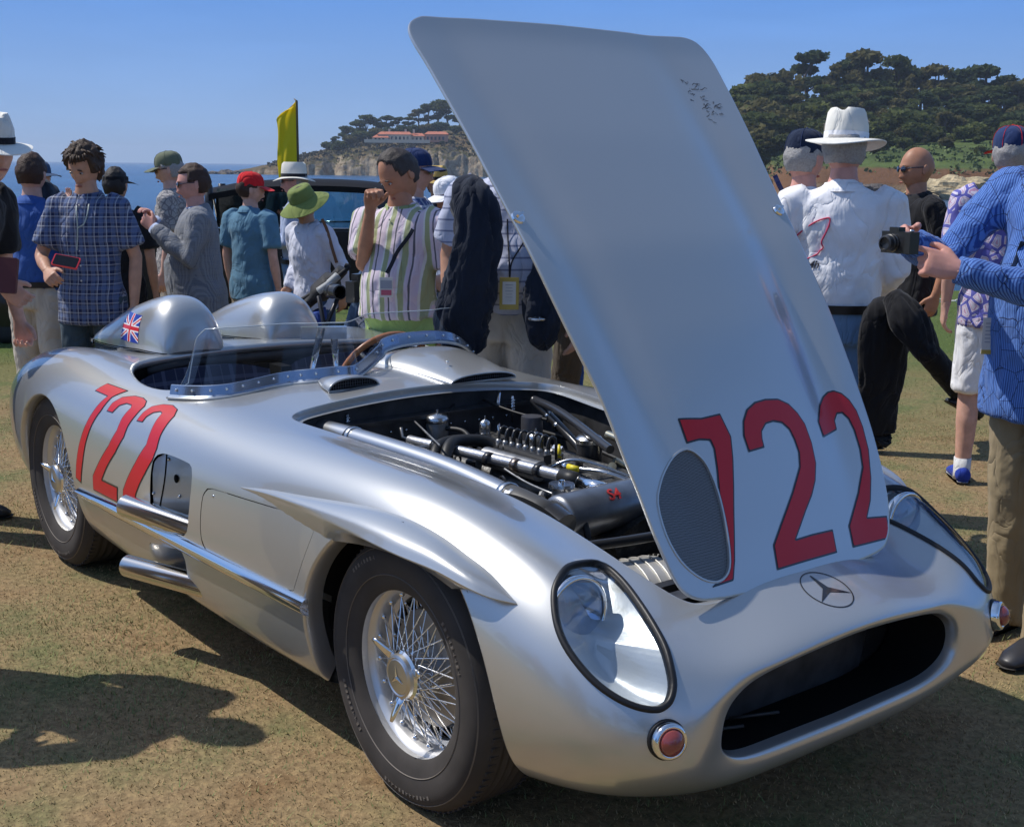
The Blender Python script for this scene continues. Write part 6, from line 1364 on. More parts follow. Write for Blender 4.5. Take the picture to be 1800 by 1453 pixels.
H3 = H0.clip(g_int, 0., keep=-1)
M_MESH = mat('perforated_mesh', (.20, .215, .23), .5, .7)
nt = M_MESH.node_tree; b = nt.nodes['Principled BSDF']; tc = nt.nodes.new('ShaderNodeTexCoord'); vo = nt.nodes.new('ShaderNodeTexVoronoi'); vo.inputs['Scale'].default_value = 330
vo.inputs['Randomness'].default_value = .15
mr = nt.nodes.new('ShaderNodeMapRange'); mr.inputs[1].default_value = .25; mr.inputs[2].default_value = .45; mr.inputs[3].default_value = .07; mr.inputs[4].default_value = .19
cc = nt.nodes.new('ShaderNodeCombineColor'); nt.links.new(tc.outputs['Object'], vo.inputs['Vector']); nt.links.new(vo.outputs['Distance'], mr.inputs[0])
for i in range(3): nt.links.new(mr.outputs[0], cc.inputs[i])
nt.links.new(cc.outputs[0], b.inputs['Base Color'])
imesh = pobj('intake_mesh', H3, M_MESH, hood, -.004, lift)
il = H3.loops[0]; V, N = orient(H3.P()[il[0]], H3.N()[il[0]], True, H3.P()[il[0]].mean(0))
strip('intake_rim', V, N, True, [(.002, .0), (.0015, .0022), (-.0005, .003), (-.003, .002), (-.0035, -.004)], M_SILVER, hood, lift)
for key in ('seven', 'two', 'twob'):
    f_ = sdf_poly(HD[key])
    src = Patch.grid(hs, np.linspace(0, 14, 200), np.linspace(8, 38, 240))
    a = np.array(HD[key])
    src = src.clip(lambda uv, P: np.maximum(np.abs(P[:, 0]-a[:, 0].mean())-.3, np.abs(P[:, 1]-a[:, 1].mean())-.2), 0, keep=-1)
    src = src.clip(g_int, .003, keep=1).clip(g_h, -.005, keep=-1)
    pobj('number_digit', src.clip(lambda uv, P: f_(P[:, :2]), -.0030, keep=-1), M_RED, hood, .0018, lift)
    pobj('digit_outline', src.clip(lambda uv, P: f_(P[:, :2]), .0014, keep=-1), M_BLK, hood, .0009, lift)
# pencilled autograph scrawl near the top corner of the bonnet
M_INK = mat('faded_ink', (.03, .035, .05), .5)
gI = G(); r2 = random.Random(4)
for k in range(26):
    a = np.array(HD['scrib'][k % 8])+[r2.uniform(-.018, .018), r2.uniform(-.014, .014)]
    pts = [a]
    for j in range(5): pts.append(pts[-1]+[r2.uniform(-.009, .006), r2.uniform(-.004, .011)])
    pts = cr(pts, 3); z = hood_z(pts[:, 0], pts[:, 1]); Pq = np.stack([pts[:, 0], pts[:, 1], z+.0015], 1)
    W = .0011; A = Pq+[W, 0, 0]; B = Pq-[W, 0, 0]; A2, _ = lift(A, A); B2, _ = lift(B, B); n = len(pts)
    gI.add(np.concatenate([A2, B2]), [(i, i+1, n+i+1, n+i) for i in range(n-1)])
gI.build('pen_scrawl', M_INK, hood)
def latch(y, x, s):
    z = float(hood_z(np.array(x), np.array(y))); c, _ = lift(np.array([[x, y, z+.003]]), np.zeros((1, 3))); c = c[0]
    q3 = np.array(Vector((sa, 0, ca)).to_track_quat('Z', 'Y').to_matrix()); g_ = G()
    v, f = lathe([(0, .004), (.010, .004), (.016, .002), (.018, -.003)], 20); g_.add(v@q3.T+c, f)
    v, f = box((0, 0, .008), (.022, .006, .009), rotm('Z', 25)); g_.add(v@q3.T+c, f)
    g_.build('bonnet_latch', M_CHROME, hood, auto=40)
latch(-.458, -.340, -1); latch(.458, -.345, 1)
WBLINE = np.array([(-1.473, -0.648, 0.784), (-1.396, -0.622, 0.789), (-1.328, -0.581, 0.795), (-1.296, -0.531, 0.8), (-1.284, -0.472, 0.807), (-1.275, -0.413, 0.816), (-1.266, -0.356, 0.824), (-1.244, -0.311, 0.83), (-1.214, -0.273, 0.835), (-1.183, -0.196, 0.841), (-1.167, -0.125, 0.844), (-1.3, 0.045, 0.876), (-1.33, 0.085, 0.894), (-1.345, 0.16, 0.905), (-1.345, 0.245, 0.908), (-1.345, 0.33, 0.905), (-1.35, 0.41, 0.888), (-1.4, 0.5, 0.845), (-1.47, 0.58, 0.805), (-1.575, 0.618, 0.782)])

# ---------------------------------------------------------------- tubs, walls, liners
def skirt(name, V, N, closed, drop, inset, m, zend):
    """wall going down from an opening"""
    ctr = V.mean(0); a = V.copy(); a[:, 2] -= .02; b = a+(ctr-a)*[inset, inset, 0]; b[:, 2] = zend; c_ = ctr+(b-ctr)*[.98, .98, 1]
    n = len(V); rows = np.stack([a, b], 1).reshape(-1, 3); F = [(2*i, 2*i+1, 2*((i+1) % n)+1, 2*((i+1) % n)) for i in range(n)]
    F.append(tuple(2*i+1 for i in range(n)))
    return mk(name, rows, F, m, car, False)
for V, N, c, kind in RIMS:
    if kind == 'hood' and c: skirt('engine_bay_wall', V*[1, 1, 1]+[0, 0, -.01], N, c, .4, .04, M_BAY, .26)
    if kind == 'cockpit' and c: skirt('cockpit_tub', V, N, c, .4, -.02, M_DARK, .27)
for xc, zc, r, rz in arches:
    for s in (-1, 1):
        th = np.linspace(-.02, math.pi+.02, 40); rows = []
        for t in th:
            x = xc+(r+.012)*math.cos(t); z = zc+(rz+.012)*math.sin(t)
            rows += [(x, s*(.74 if z > .45 else .69), z), (x, s*.38, z)]
        F = [(2*i, 2*i+1, 2*i+3, 2*i+2) for i in range(39)]
        mk('wheel_well', rows, F, M_DARK, car, True)
        n = len(rows)//2; mk('wheel_well_wall', [rows[2*i+1] for i in range(n)]+[(xc, s*.38, .16)], [(i, i+1, n) for i in range(n-1)], M_DARK, car, False)
# radiator duct behind the mouth
mk('radiator', *box((.555, 0, .385), (.03, .98, .34)), mat('radiator_core', (.015, .015, .015), .6, .3, bump=(200, .5, .003)), car, False)
gD = G()
for y in (-.30, -.18): gD.add(*tube([(.61, y-.05, .315), (.66, y+.06, .318)], .004, 8))
pass
gD.build('oil_line', mat('dull_line', (.06, .06, .06), .5, .5), car)

# ---------------------------------------------------------------- wheels
def wheel(x, y, R_, side, spin=0, width=.15):
    w = empty('wheel', (x, y, R_-.004)); w.parent = car
    if side > 0: w.rotation_euler = (0, 0, math.pi)
    # local: outer face towards -y ; y=0 is the rim plane
    hw = width
    prof = [(.205, -.004), (.213, -.012), (.230, -.018), (.255, -.027), (.285, -.031), (.306, -.026), (.322, -.014), (R_-.006, .004), (R_-.001, .02)]
    ys = np.linspace(.032, hw-.045, 9)
    for i, yy in enumerate(ys): prof.append((R_-(.0055 if i % 2 else 0), yy)); prof.append((R_-(.0055 if i % 2 else 0), yy+.006))
    prof += [(R_-.001, hw-.03), (R_-.008, hw-.014), (.322, hw), (.28, hw+.012), (.23, hw+.004), (.205, hw-.01)]
    v, f = lathe([(a, b) for a, b in prof], 96, 1); ty = mk('tyre', v, f, M_TYRE, w)
    # tread sipes
    g = G()
    for k in range(88):
        a = 2*math.pi*k/88; c, s = math.cos(a), math.sin(a)
        q = rotm('Y', -math.degrees(a)); g.add(*box((c*(R_-.003), .004+.012, s*(R_-.003)), (.006, .022, .009), q)); g.add(*box((c*(R_-.003), hw-.02, s*(R_-.003)), (.006, .022, .009), q))
    tag(g.build('tread_block', M_TYRE, ty, False), kind='stuff')
    g = G()      # raised moulding rings and lettering lumps on the sidewall
    for rr in (.247, .312): g.add(*lathe([(rr-.0015, -.0245 if rr < .3 else -.0215), (rr, -.0268 if rr < .3 else -.0242), (rr+.0015, -.0245 if rr < .3 else -.0205)], 96, 1))
    r3 = random.Random(5)
    for blk, (a0, n_) in enumerate(((200, 10), (258, 13), (20, 9), (110, 8))):
        for k in range(n_):
            a = R(a0+k*3.1); rr = .268+.022*(blk % 2); q = rotm('Y', -math.degrees(a))
            g.add(*box((math.cos(a)*rr, -.0298, math.sin(a)*rr), (.011, .002, .002), q)); g.add(*box((math.cos(a+.012)*rr, -.0298, math.sin(a+.012)*rr), (.002 if r3.random() < .5 else .011, .002, .006), q))
    tag(g.build('sidewall_lettering', mat('sidewall_dust', (.16, .14, .12), .8), ty, False), kind='stuff')
    rim = [(.2235, .004), (.2225, -.006), (.2165, -.009), (.211, -.006), (.208, .004), (.207, .014), (.197, .022), (.193, .032), (.191, .060), (.180, .070), (.180, .090), (.196, .100), (.2, .118), (.208, .124), (.22, .128)]
    v, f = lathe(rim, 72, 1); rm = mk('rim', v, f, M_RIM, w, auto=35)
    g = G()
    for k in range(20):
        a = 2*math.pi*(k+.5)/20; c, s = math.cos(a), math.sin(a)
        g.add(*ell((c*.190, .040, s*.190), (.0075, .0075, .0075), 8, 6)); g.add(*ell((c*.178, .078, s*.178), (.006, .006, .006), 8, 6))
    tag(g.build('spoke_nipples', M_CHROME, rm), kind='stuff')
    g = G()
    for k in range(20):
        a = 2*math.pi*(k+.5)/20
        for dy, r0, y0, y1, rr in ((1, .050, -.005, .040, .188), (-1, .050, -.005, .040, .188), (1, .055, .095, .078, .177), (-1, .055, .095, .078, .177), (1, .052, .04, .076, .178)):
            b = a-dy*R(42); g.add(*tube([(math.cos(b)*r0, y0, math.sin(b)*r0), (math.cos(a)*rr, y1, math.sin(a)*rr)], .0019, 5, False))
    tag(g.build('spokes', M_CHROME, w), kind='stuff')
    v, f = lathe([(.0, .12), (.06, .12), (.064, .09), (.056, .085), (.05, .04), (.054, .01), (.060, .004), (.0615, -.014), (.056, -.020)], 40, 1); hb = mk('hub', v, f, M_CHROME, w, auto=35)
    v, f = lathe([(.056, -.019), (.053, -.028), (.047, -.031), (.044, -.029), (.041, -.031), (.0, -.034)], 40, 1); cap = mk('hub_cap', v, f, M_ALU, w, auto=25)
    # star on the cap
    g = G(); P = []
    for k in range(3):
        a = math.pi/2+k*2*math.pi/3+.2; P.append((.030*math.cos(a), -.0335, .030*math.sin(a))); b = a+math.pi/3; P.append((.007*math.cos(b), -.035, .007*math.sin(b)))
    P.append((0, -.038, 0)); g.add(P, [(i, (i+1) % 6, 6) for i in range(6)]); g.build('cap_star', M_CHROME, cap, False)
    for k in range(3):
        a = -math.pi/2-.12+k*2*math.pi/3+spin; u_ = np.array([math.cos(a), 0, math.sin(a)]); t_ = np.array([-math.sin(a), 0, math.cos(a)])
        pth = [u_*.050+[0, -.012, 0], u_*.075+[0, -.022, 0], u_*.105+[0, -.035, 0], u_*.118+[0, -.040, 0]]
        v, f = tube(pth, [(.006, .016), (.006, .014), (.005, .010), (.004, .005)], 10, up=(0, 1, 0)); mk('knock_off_ear', v, f, M_CHROME, w)
    v, f = lathe([(0, .055), (.12, .055), (.145, .062), (.15, .075), (.15, .16), (0, .16)], 40, 1); mk('brake_drum', v, f, mat('brake_drum', (.30, .29, .28), .4, .9), w, auto=30)
    return w
for (x, R_, y) in ((0, .338, .698), (-2.37, .345, .725)):
    for s in (-1, 1): wheel(x, s*y, R_, s, spin=.3*(x < -1), width=.172+.02*(x < -1))

# ---------------------------------------------------------------- headlights
def headlight(mir):
    g = ghL if mir else gh; s = 1 if mir else -1
    cov = P0.clip(g, -.003, keep=-1)
    h = empty('headlight'); h.parent = car
    pobj('clear_cover', cov, M_LCOVER, h, -.002)
    # bucket: pan behind the cover, a silver shelf
    P, N = cov.P(), cov.N(); L = cov.loops[0][0]; V = P[L]; Nn = N[L]; c0 = V.mean(0); n = len(V)
    V2 = V-Nn*.012
    rows = [V2]
    back = np.array([.50, s*.565, .55])
    Tq = np.array([.505, s*.575, .565]); pe = np.where(V2[:, 2] < Tq[2], 3.2, .45)
    for t, dz in ((.30, 0), (.62, 0), (.88, 0)):
        q = V2+(Tq-V2)*np.stack([np.full(n, t), np.full(n, t), t**pe], 1)-[0, 0, .012*t]; rows.append(q)
    A = np.stack(rows, 0).reshape(-1, 3); F = [(i*n+j, i*n+(j+1) % n, (i+1)*n+(j+1) % n, (i+1)*n+j) for i in range(3) for j in range(n)]+[tuple(3*n+j for j in range(n))]
    mk('lamp_recess', A, F, mat('lamp_recess_white', (.66, .68, .68), .32, .35, coat=.6, bump=(30, .25, .004)), h, True, auto=50)
    # round lamp unit facing forward
    ax = nrm([1, 0, .04]); c = np.array([.482, s*.588, .606]); q3 = np.array(Vector(ax).to_track_quat('Z', 'Y').to_matrix())
    v, f = lathe([(.074, -.05), (.082, -.01), (.084, .006), (.078, .012), (.074, .006)], 40); lb = mk('lamp_ring', v@q3.T+c, f, M_CHROME, h)
    v, f = lathe([(.0, -.055), (.03, -.050), (.055, -.035), (.075, -.0)], 40); mk('lamp_reflector', v@q3.T+c, f, M_CHROME, h)
    v, f = lathe([(.075, .002), (.05, .014), (.025, .019), (.0, .021)], 40); mk('lamp_lens', v@q3.T+c, f, glass_mat('lamp_lens_glass', (.7, .78, .9), .5, .08), h)
    # small turn lamp below
    uv = np.array([[13.72, 4.42]]); Pi = body.ev(uv)[0]; Ni = body.nm(uv)[0]; Ni = nrm(Ni+np.array([.35, 0, .0]))
    if s > 0: Pi = Pi*[1, -1, 1]; Ni = Ni*[1, -1, 1]
    q3 = np.array(Vector(Ni).to_track_quat('Z', 'Y').to_matrix()); il = empty('indicator_lamp'); il.parent = car; il.location = Pi
    v, f = lathe([(.041, -.012), (.041, .002), (.038, .002)], 36); mk('gasket', v@q3.T, f, M_RUB, il)
    v, f = lathe([(.037, -.01), (.0375, .014), (.034, .021), (.028, .022), (.026, .016)], 36); mk('bezel', v@q3.T, f, M_CHROME, il)
    v, f = lathe([(.027, .016), (.025, .026), (.018, .034), (.009, .038), (0, .039)], 24); mk('lens', v@q3.T, f, mat('indicator_lens', (.36, .07, .06), .12, 0, coat=1, trans=.3), il, auto=25)
for m_ in (False, True): headlight(m_)

# ---------------------------------------------------------------- head fairings behind the seats
def fairing(yc, x0, hmax, flag):
    S = np.array([[0, .004, .112], [.006, .07, .120], [.022, .135, .128], [.055, .195, .137], [.10, .230, .145], [.16, .24, .152], [.28, .226, .160], [.45, .185, .158], [.62, .125, .142], [.78, .065, .112], [.90, .022, .08], [.98, .004, .05]])
    kk = np.linspace(0, len(S)-1, 70); C_ = np.array([cr(S, 16)[int(min(round(k*16), (len(S)-1)*16))] for k in kk])
    rows = []; th = np.linspace(0, math.pi, 41)
    for x, h, w in C_:
        X = x0-x; h = max(h*hmax/.24, .002)
        cy, sy = np.cos(th), np.sin(th); e = .86
        yy = yc+np.sign(cy)*np.abs(cy)**e*w; zz = np.sin(th)**.92*h
        zb = .826-.034*np.clip((-2.25-X)/.6, 0, 1)-.02*(X < -2.85)
        rows.append(np.stack([np.full(41, X)-.015*(1-sy), yy, zb+zz], 1))
    A = np.array(rows).reshape(-1, 3)
    # flare foot
    o = mk('head_fairing', A, grid_faces(len(rows), 41)+[tuple(range(41))[::-1]], M_SILVER, car)
    g = G(); base = np.concatenate([np.array([r_[0] for r_ in rows])[::-1], np.array([r_[-1] for r_ in rows])]); base[:, 2] += .004
    g.add(*tube(base, .0022, 6)); g.build('seam_line', M_DARK, o)
    if flag:
        # flag decal on the right cheek: strip built on the fairing surface
        from mathutils.bvhtree import BVHTree
        F_ = grid_faces(len(rows), 41); bv = BVHTree.FromPolygons(A.tolist(), F_)
        x1, x2, z1, z2 = -2.43, -2.27, .852, .957
        nu_, nv_ = 60, 44; V = []; ok = True
        for i in range(nu_+1):
            for j in range(nv_+1):
                X = x1+(x2-x1)*i/nu_+.01*(1-j/nv_); Z = z1+(z2-z1)*j/nv_
                h = bv.ray_cast(Vector((X, -1.2, Z)), Vector((0, 1, 0)))
                V.append(np.array(h[0])+np.array(h[1] if h[1].y < 0 else -h[1])*.0015 if h[0] else np.array([X, yc, Z]))
        F = grid_faces(nu_+1, nv_+1); mi = []
        for i in range(nu_):
            for j in range(nv_):
                a, b_ = (i+.5)/nu_*2-1, (j+.5)/nv_*2-1; A_, B_ = abs(a), abs(b_)
                dd = abs(a*.78-b_)/1.27*1.0; d2 = abs(a*.78+b_)/1.27
                d_ = min(dd, d2)*1.0
                if A_ < .10 or B_ < .14: c_ = 1
                elif A_ < .17 or B_ < .235: c_ = 2
                elif d_ < .055: c_ = 1
                elif d_ < .15: c_ = 2
                else: c_ = 0
                mi.append(c_)
        mk('flag_decal', V, F, [mat('flag_blue', (.02, .05, .36), .35, coat=.4), mat('flag_red', (.65, .02, .03), .35, coat=.4), mat('flag_white', (.8, .8, .8), .35, coat=.4)], o, True, mi)
    return o
fairing(-.285, -2.07, .208, True)
fl = fairing(.215, -2.20, .190, False)
# filler lid line on the left fairing
g = G(); th = np.linspace(0, 2*math.pi, 40)

# ---------------------------------------------------------------- cockpit
M_PLAID = mat('blue_plaid_cloth', (.03, .04, .09), .9)
plaid(M_PLAID, 1, [(1, 11, .16, 0, (.10, .11, .17), .6), (2, 11, .16, 0, (.10, .11, .17), .6), (1, 11, .05, .4, (.14, .14, .18), .5), (2, 11, .05, .4, (.14, .14, .18), .5)], bg_=(.022, .028, .06))
def seat(y0, y1):
    g = G(); rows = []
    for t in np.linspace(0, 1, 12):
        z = .40+.385*t; x = -1.93-.09*t; bul = .03*math.sin(t*math.pi)
        rw = [(x+bul*math.sin(k/10*math.pi)+.05*(abs(k/10-.5)*2)**4, y0+(y1-y0)*k/10, z-.03*(abs(k/10-.5)*2)**3*(t > .9)) for k in range(11)]; rows.append(rw)
    g.add(np.array(rows).reshape(-1, 3), grid_faces(12, 11))
    rows = [[(-1.95+.42*t, y0+(y1-y0)*k/10, .42+.02*math.sin(t*3)+.03*(abs(k/10-.5)*2)**3) for k in range(11)] for t in np.linspace(0, 1, 8)]
    g.add(np.array(rows).reshape(-1, 3), grid_faces(8, 11))
    return g.build('seat', M_PLAID, car)
seat(-.56, -.03); seat(.05, .52)
mk('seat_divider', *box((-1.96, .01, .60), (.10, .045, .34)), M_DARK, car, False)
g = G(); g.add(*tube(cr([(-2.04, -.50, .775), (-2.075, -.33, .785), (-2.085, -.1, .785), (-2.085, .2, .785), (-2.05, .42, .78)], 6), .022, 10)); g.build('padded_roll', mat('black_leather', (.015, .015, .018), .45), car)
# steering wheel
sw = empty('steering_wheel', (-1.60, .25, .74)); sw.parent = car; sw.rotation_euler = (0, R(-66), 0)
v, f = tube([(.195*math.cos(t), .195*math.sin(t), 0) for t in np.linspace(0, 2*math.pi, 56, endpoint=False)], .0125, 12, closed=True); mk('wheel_rim', v, f, M_WOOD, sw)
for k in range(4):
    a = math.pi/4+k*math.pi/2; v, f = tube([(0, 0, 0), (.188*math.cos(a), .188*math.sin(a), 0)], [(.003, .012), (.003, .008)], 8, up=(0, 0, 1)); mk('wheel_spoke', v, f, M_ALU, sw)
v, f = lathe([(0, .015), (.025, .012), (.03, 0), (.03, -.02)], 24); mk('wheel_boss', v, f, M_CHROME, sw)
# dashboard
mk('dashboard', *box((-1.385, .0, .76), (.02, 1.0, .10)), M_SILVER_IN, car, False)

# scuttle hump in front of the driver, with air scoops
def hump(name, yc, xs_, hs_, ws_, zb_, flat=1.):
    S = cr(np.stack([xs_, hs_, ws_, zb_], 1), 10); th = np.linspace(0, math.pi, 33); rows = []
    for x, h, w, zb in S:
        rows.append(np.stack([np.full(33, x), yc+np.sign(np.cos(th))*np.abs(np.cos(th))**.8*w, zb+np.sin(th)**flat*h], 1))
    return rows
rows = hump('scuttle_fairing', .245, [-1.36, -1.30, -1.2, -1.10, -1.0, -.955], [.062, .066, .060, .048, .034, .026], [.205, .200, .185, .165, .145, .135], [.828, .832, .833, .831, .827, .824])
A = np.array(rows).reshape(-1, 3); sf = mk('scuttle_fairing', A, grid_faces(len(rows), 33), M_SILVER, car)
def grille(name, ring, m, parent):
    """mesh covered mouth: dark backing and wire lattice"""
    ring = np.array(ring); c = ring.mean(0); n = len(ring)
    b = ring.copy(); b[:, 0] -= .006
    o = mk(name, b, [tuple(range(n))], M_DARK, parent, False)
    g = G(); f2 = sdf_poly(ring[:, 1:]); y0, z0 = ring[:, 1:].min(0); y1, z1 = ring[:, 1:].max(0)
    def runs(p0, p1):
        t = np.linspace(0, 1, 60); Q = p0+(p1-p0)*t[:, None]; ins = f2(Q) < 0
        if ins.sum() > 1: i = np.where(ins)[0]; return Q[i[0]], Q[i[-1]]
    for y in np.arange(y0, y1, .009):
        r_ = runs(np.array([y, z0]), np.array([y, z1]))
        if r_: g.add(*tube([(ring[0][0], *r_[0]), (ring[0][0], *r_[1])], .0011, 4, False))
    for z in np.arange(z0+.003, z1, .009):
        r_ = runs(np.array([y0, z]), np.array([y1, z]))
        if r_: g.add(*tube([(ring[0][0]-.001, *r_[0]), (ring[0][0]-.001, *r_[1])], .0011, 4, False))
    g.build('grille_wire', mat('grille_wire', (.10, .10, .11), .4, .8), o, False)
    g = G(); g.add(*tube(np.concatenate([ring, ring[:1]]), .0035, 6)); g.build('grille_rim', M_SILVER, o)
grille('scoop_grille', np.array(rows[-1])+[.001, 0, 0], None, sf)
rows = hump('scoop', -.20, [-1.27, -1.20, -1.12, -1.06], [.0015, .016, .032, .038], [.02, .055, .085, .095], [.832, .835, .832, .826])
sc_ = mk('air_scoop', np.array(rows).reshape(-1, 3), grid_faces(len(rows), 33), M_SILVER, car); grille('scoop_grille', np.array(rows[-1])+[.001, 0, 0], None, sc_)
g = G()
for (x, y) in ((-1.28, .12), (-1.28, .37), (-1.17, .2), (-1.17, .33), (-1.06, .17)):
    h = .89 if x < -1.2 else .885; g.add(*ell((x, y, .828+.058*(1-((y-.245)/.21)**2)**.5), (.006, .006, .003), 8, 5))
g.build('rivet', M_CHROME, sf)

# ---------------------------------------------------------------- wrap-round perspex windscreen
WB = WBLINE
wb = cr(WB, 8); n = len(wb); ctr = np.array([-1.75, 0, .8])
out = wb-ctr; out[:, 2] = 0; out /= np.linalg.norm(out, axis=1)[:, None]
M_STRIP = mat('screen_strip', (.30, .36, .46), .25, .8, coat=.5)
prof = [(.014, -.006), (.016, .002), (.010, .006), (.004, .010), (-.004, .040), (-.008, .042), (-.010, .036)]
A = np.stack([wb+out*a+np.array([0, 0, b_]) for a, b_ in prof], 1).reshape(-1, 3); k = len(prof)
ws = mk('windscreen_strip', A, [(i*k+j, i*k+j+1, (i+1)*k+j+1, (i+1)*k+j) for i in range(n-1) for j in range(k-1)], M_STRIP, car, True, auto=40)
g = G()
for i in range(3, n-2, 7):
    c = wb[i]+out[i]*.001+[0, 0, .026]; g.add(*ell(c+out[i]*.001, (.005, .005, .005), 8, 6))
g.build('screen_screws', M_CHROME, ws)
g = G(); g.add(*tube(wb+out*.016+[0, 0, .001], .0045, 6)); g.build('strip_beading', M_SILVER, ws)
u01 = np.linspace(0, 1, n); top = np.interp(np.minimum(u01, 1-u01)*2, [0, .035, .07, .13, .25, 1], [.055, .12, .175, .205, .215, .215])
ztop = 1.018-np.interp(np.minimum(u01, 1-u01)*2, [0, .035, .07, .13, .25, 1], [.20, .12, .045, .012, .004, 0])
rowsP = []
for t in np.linspace(0, 1, 8):
    z = wb[:, 2]+.01+(ztop-wb[:, 2]-.01)*t; rowsP.append(np.stack([wb[:, 0]-out[:, 0]*(.085*t), wb[:, 1]-out[:, 1]*(.085*t), z], 1))
A = np.array(rowsP).reshape(-1, 3); mk('windscreen_pane', A, grid_faces(8, n), M_PERSPEX, car)
mk('windscreen_pane_edge', *tube(np.concatenate([rowsP[1][:1], rowsP[-1], rowsP[1][-1:]]), .0018, 6), mat('perspex_edge', (.55, .62, .66), .2, .0, coat=1), car)
# mirror block on a clear stand
M_CLR = mat('clear_acrylic', (.9, .93, .95), .04, 0, trans=.92, ior=1.3)
g = G(); vx = nrm([.8, -.6, 0]); 
mr_ = empty('mirror', (-1.60, 0, 0)); mr_.parent = car
q = rotm('Z', -30)
o = mk('mirror_block', *box((0.0, .0, .935), (.03, .165, .045), q), mat('mirror_glass', (.62, .66, .72), .08, .35, trans=.5), mr_, False)
for (a, b_) in (((.02, -.02, .955), (-.01, -.05, .79)), ((.02, .03, .955), (.05, .02, .79))):
    mk('stand_leg', *tube([a, b_], [(.004, .014), (.004, .010)], 8, up=(1, -.6, 0)), M_CLR, mr_)
mk('stand_foot', *box((.02, -.01, .785), (.07, .09, .006)), M_CLR, mr_, False)

# ---------------------------------------------------------------- engine bay contents
M_CAST = mat('cast_metal', (.32, .32, .32), .42, .85, noise=(30, .3))
M_BLKM = mat('black_enamel', (.03, .03, .032), .3, coat=.4)
M_HOSE = mat('black_hose', (.018, .018, .018), .5)
M_YEL = mat('yellow_cap', (.75, .62, .03), .4)
M_CLAMP = mat('clamp_steel', (.6, .6, .6), .25, 1.)
def T(name, pts, r, m, n=16, smooth=6, **k):
    return mk(name, *tube(cr(pts, smooth) if len(pts) > 2 else pts, r, n, **k), m, car, auto=50)
def can(name, c, r, h, m, top=None, axis=(0, 0, 1), prof=None):
    q3 = np.array(Vector(axis).to_track_quat('Z', 'Y').to_matrix()); P = prof or [(0, 0), (r*.97, 0), (r, .004), (r, h-.008), (r*.96, h), (0, h+.001)]
    v, f = lathe(P, 32); o = mk(name, v@q3.T+np.array(c), f, m, car, auto=40)
    if top:
        v, f = lathe([(r*1.05, h-.018), (r*1.07, h-.014), (r*1.07, h-.004), (r*.9, h+.004), (r*.4, h+.010), (r*.14, h+.012), (r*.13, h+.022), (0, h+.023)], 32); mk(name+'_cap', v@q3.T+np.array(c), f, top, o, auto=40)
        v, f = lathe([(r*1.02, h*.35), (r*1.05, h*.35+.003), (r*1.05, h*.35+.010), (r*1.02, h*.35+.013)], 32); mk(name+'_band', v@q3.T+np.array(c), f, M_CLAMP, o)
    return o
# long air duct along the right edge
T('air_duct', [(-1.06, -.375, .722), (-.86, -.362, .728), (-.56, -.35, .728), (-.30, -.345, .722), (-.02, -.355, .705)], .034, mat('duct_metal', (.5, .52, .55), .3, .85), 20)
for x, z in ((-.80, .728), (-.06, .708)):
    v, f = lathe([(.035, -.012), (.038, -.010), (.038, .010), (.035, .012)], 24, 0); mk('duct_clamp', v+[x, -.36+.01*(x > -.5), z], f, M_CLAMP, car)
T('duct_elbow', [(-.05, -.352, .705), (.03, -.345, .695), (.085, -.335, .68)], [.038, .041, .042], M_HOSE, 20) if False else mk('duct_elbow', *tube([(-.06, -.352, .706), (-.01, -.35, .70), (.05, -.342, .688), (.10, -.335, .675)], [.037, .040, .042, .042], 20), mat('grey_rubber', (.07, .07, .07), .5), car)
mk('duct_mouth', *tube([(.085, -.337, .678), (.135, -.33, .66)], [.047, .047], 24), M_BLKM, car, auto=40)
# header tank lying across the bay, with a red marking
tk = can('header_tank', (-.015, -.225, .635), .064, .44, mat('tank_metal', (.30, .31, .33), .32, .85, noise=(20, .2)), None, (-.06, 1, .0), [(0, 0), (.05, 0), (.060, .006), (.064, .016), (.064, .42), (.060, .434), (.045, .44), (0, .44)])
fc = bpy.data.curves.new('mark', 'FONT'); fc.body = 'S4'; fc.size = .05; fc.shear = .2; fc.extrude = .0006; fc.offset = .0008; tmp = bpy.data.objects.new('mark', fc); col.objects.link(tmp)
dg = bpy.context.evaluated_depsgraph_get(); me = bpy.data.meshes.new_from_object(tmp.evaluated_get(dg)); bpy.data.objects.remove(tmp)
V = np.array([v.co for v in me.vertices]); F = [tuple(p.vertices) for p in me.polygons]
th0 = math.radians(52); A = []
for x, y, z in V:
    th = th0+(y-.017)/.064; r_ = .0650+z; A.append((-.022+r_*math.cos(th)+.0, -.075+x*.9+.0, .635+r_*math.sin(th)))
mk('tank_marking', A, F, mat('stencil_red', (.5, .03, .03), .6), tk, False)
can('filler_cap', (-.10, -.135, .690), .036, .012, M_CLAMP, None)
can('filler_knob', (-.10, -.135, .700), .009, .012, M_CHROME, None); can('filler_neck', (-.10, -.135, .62), .026, .072, M_CAST)
T('overflow_pipe', [(-.06, -.15, .69), (.0, -.16, .66), (.06, -.18, .60), (.08, -.19, .50)], .009, M_HOSE)
for (c, r) in (((-.03, .19, .655), .030), ((.0, .215, .645), .034)):
    can('pipe_union', c, r, .05, M_CHROME, None, (1, .4, -.2))
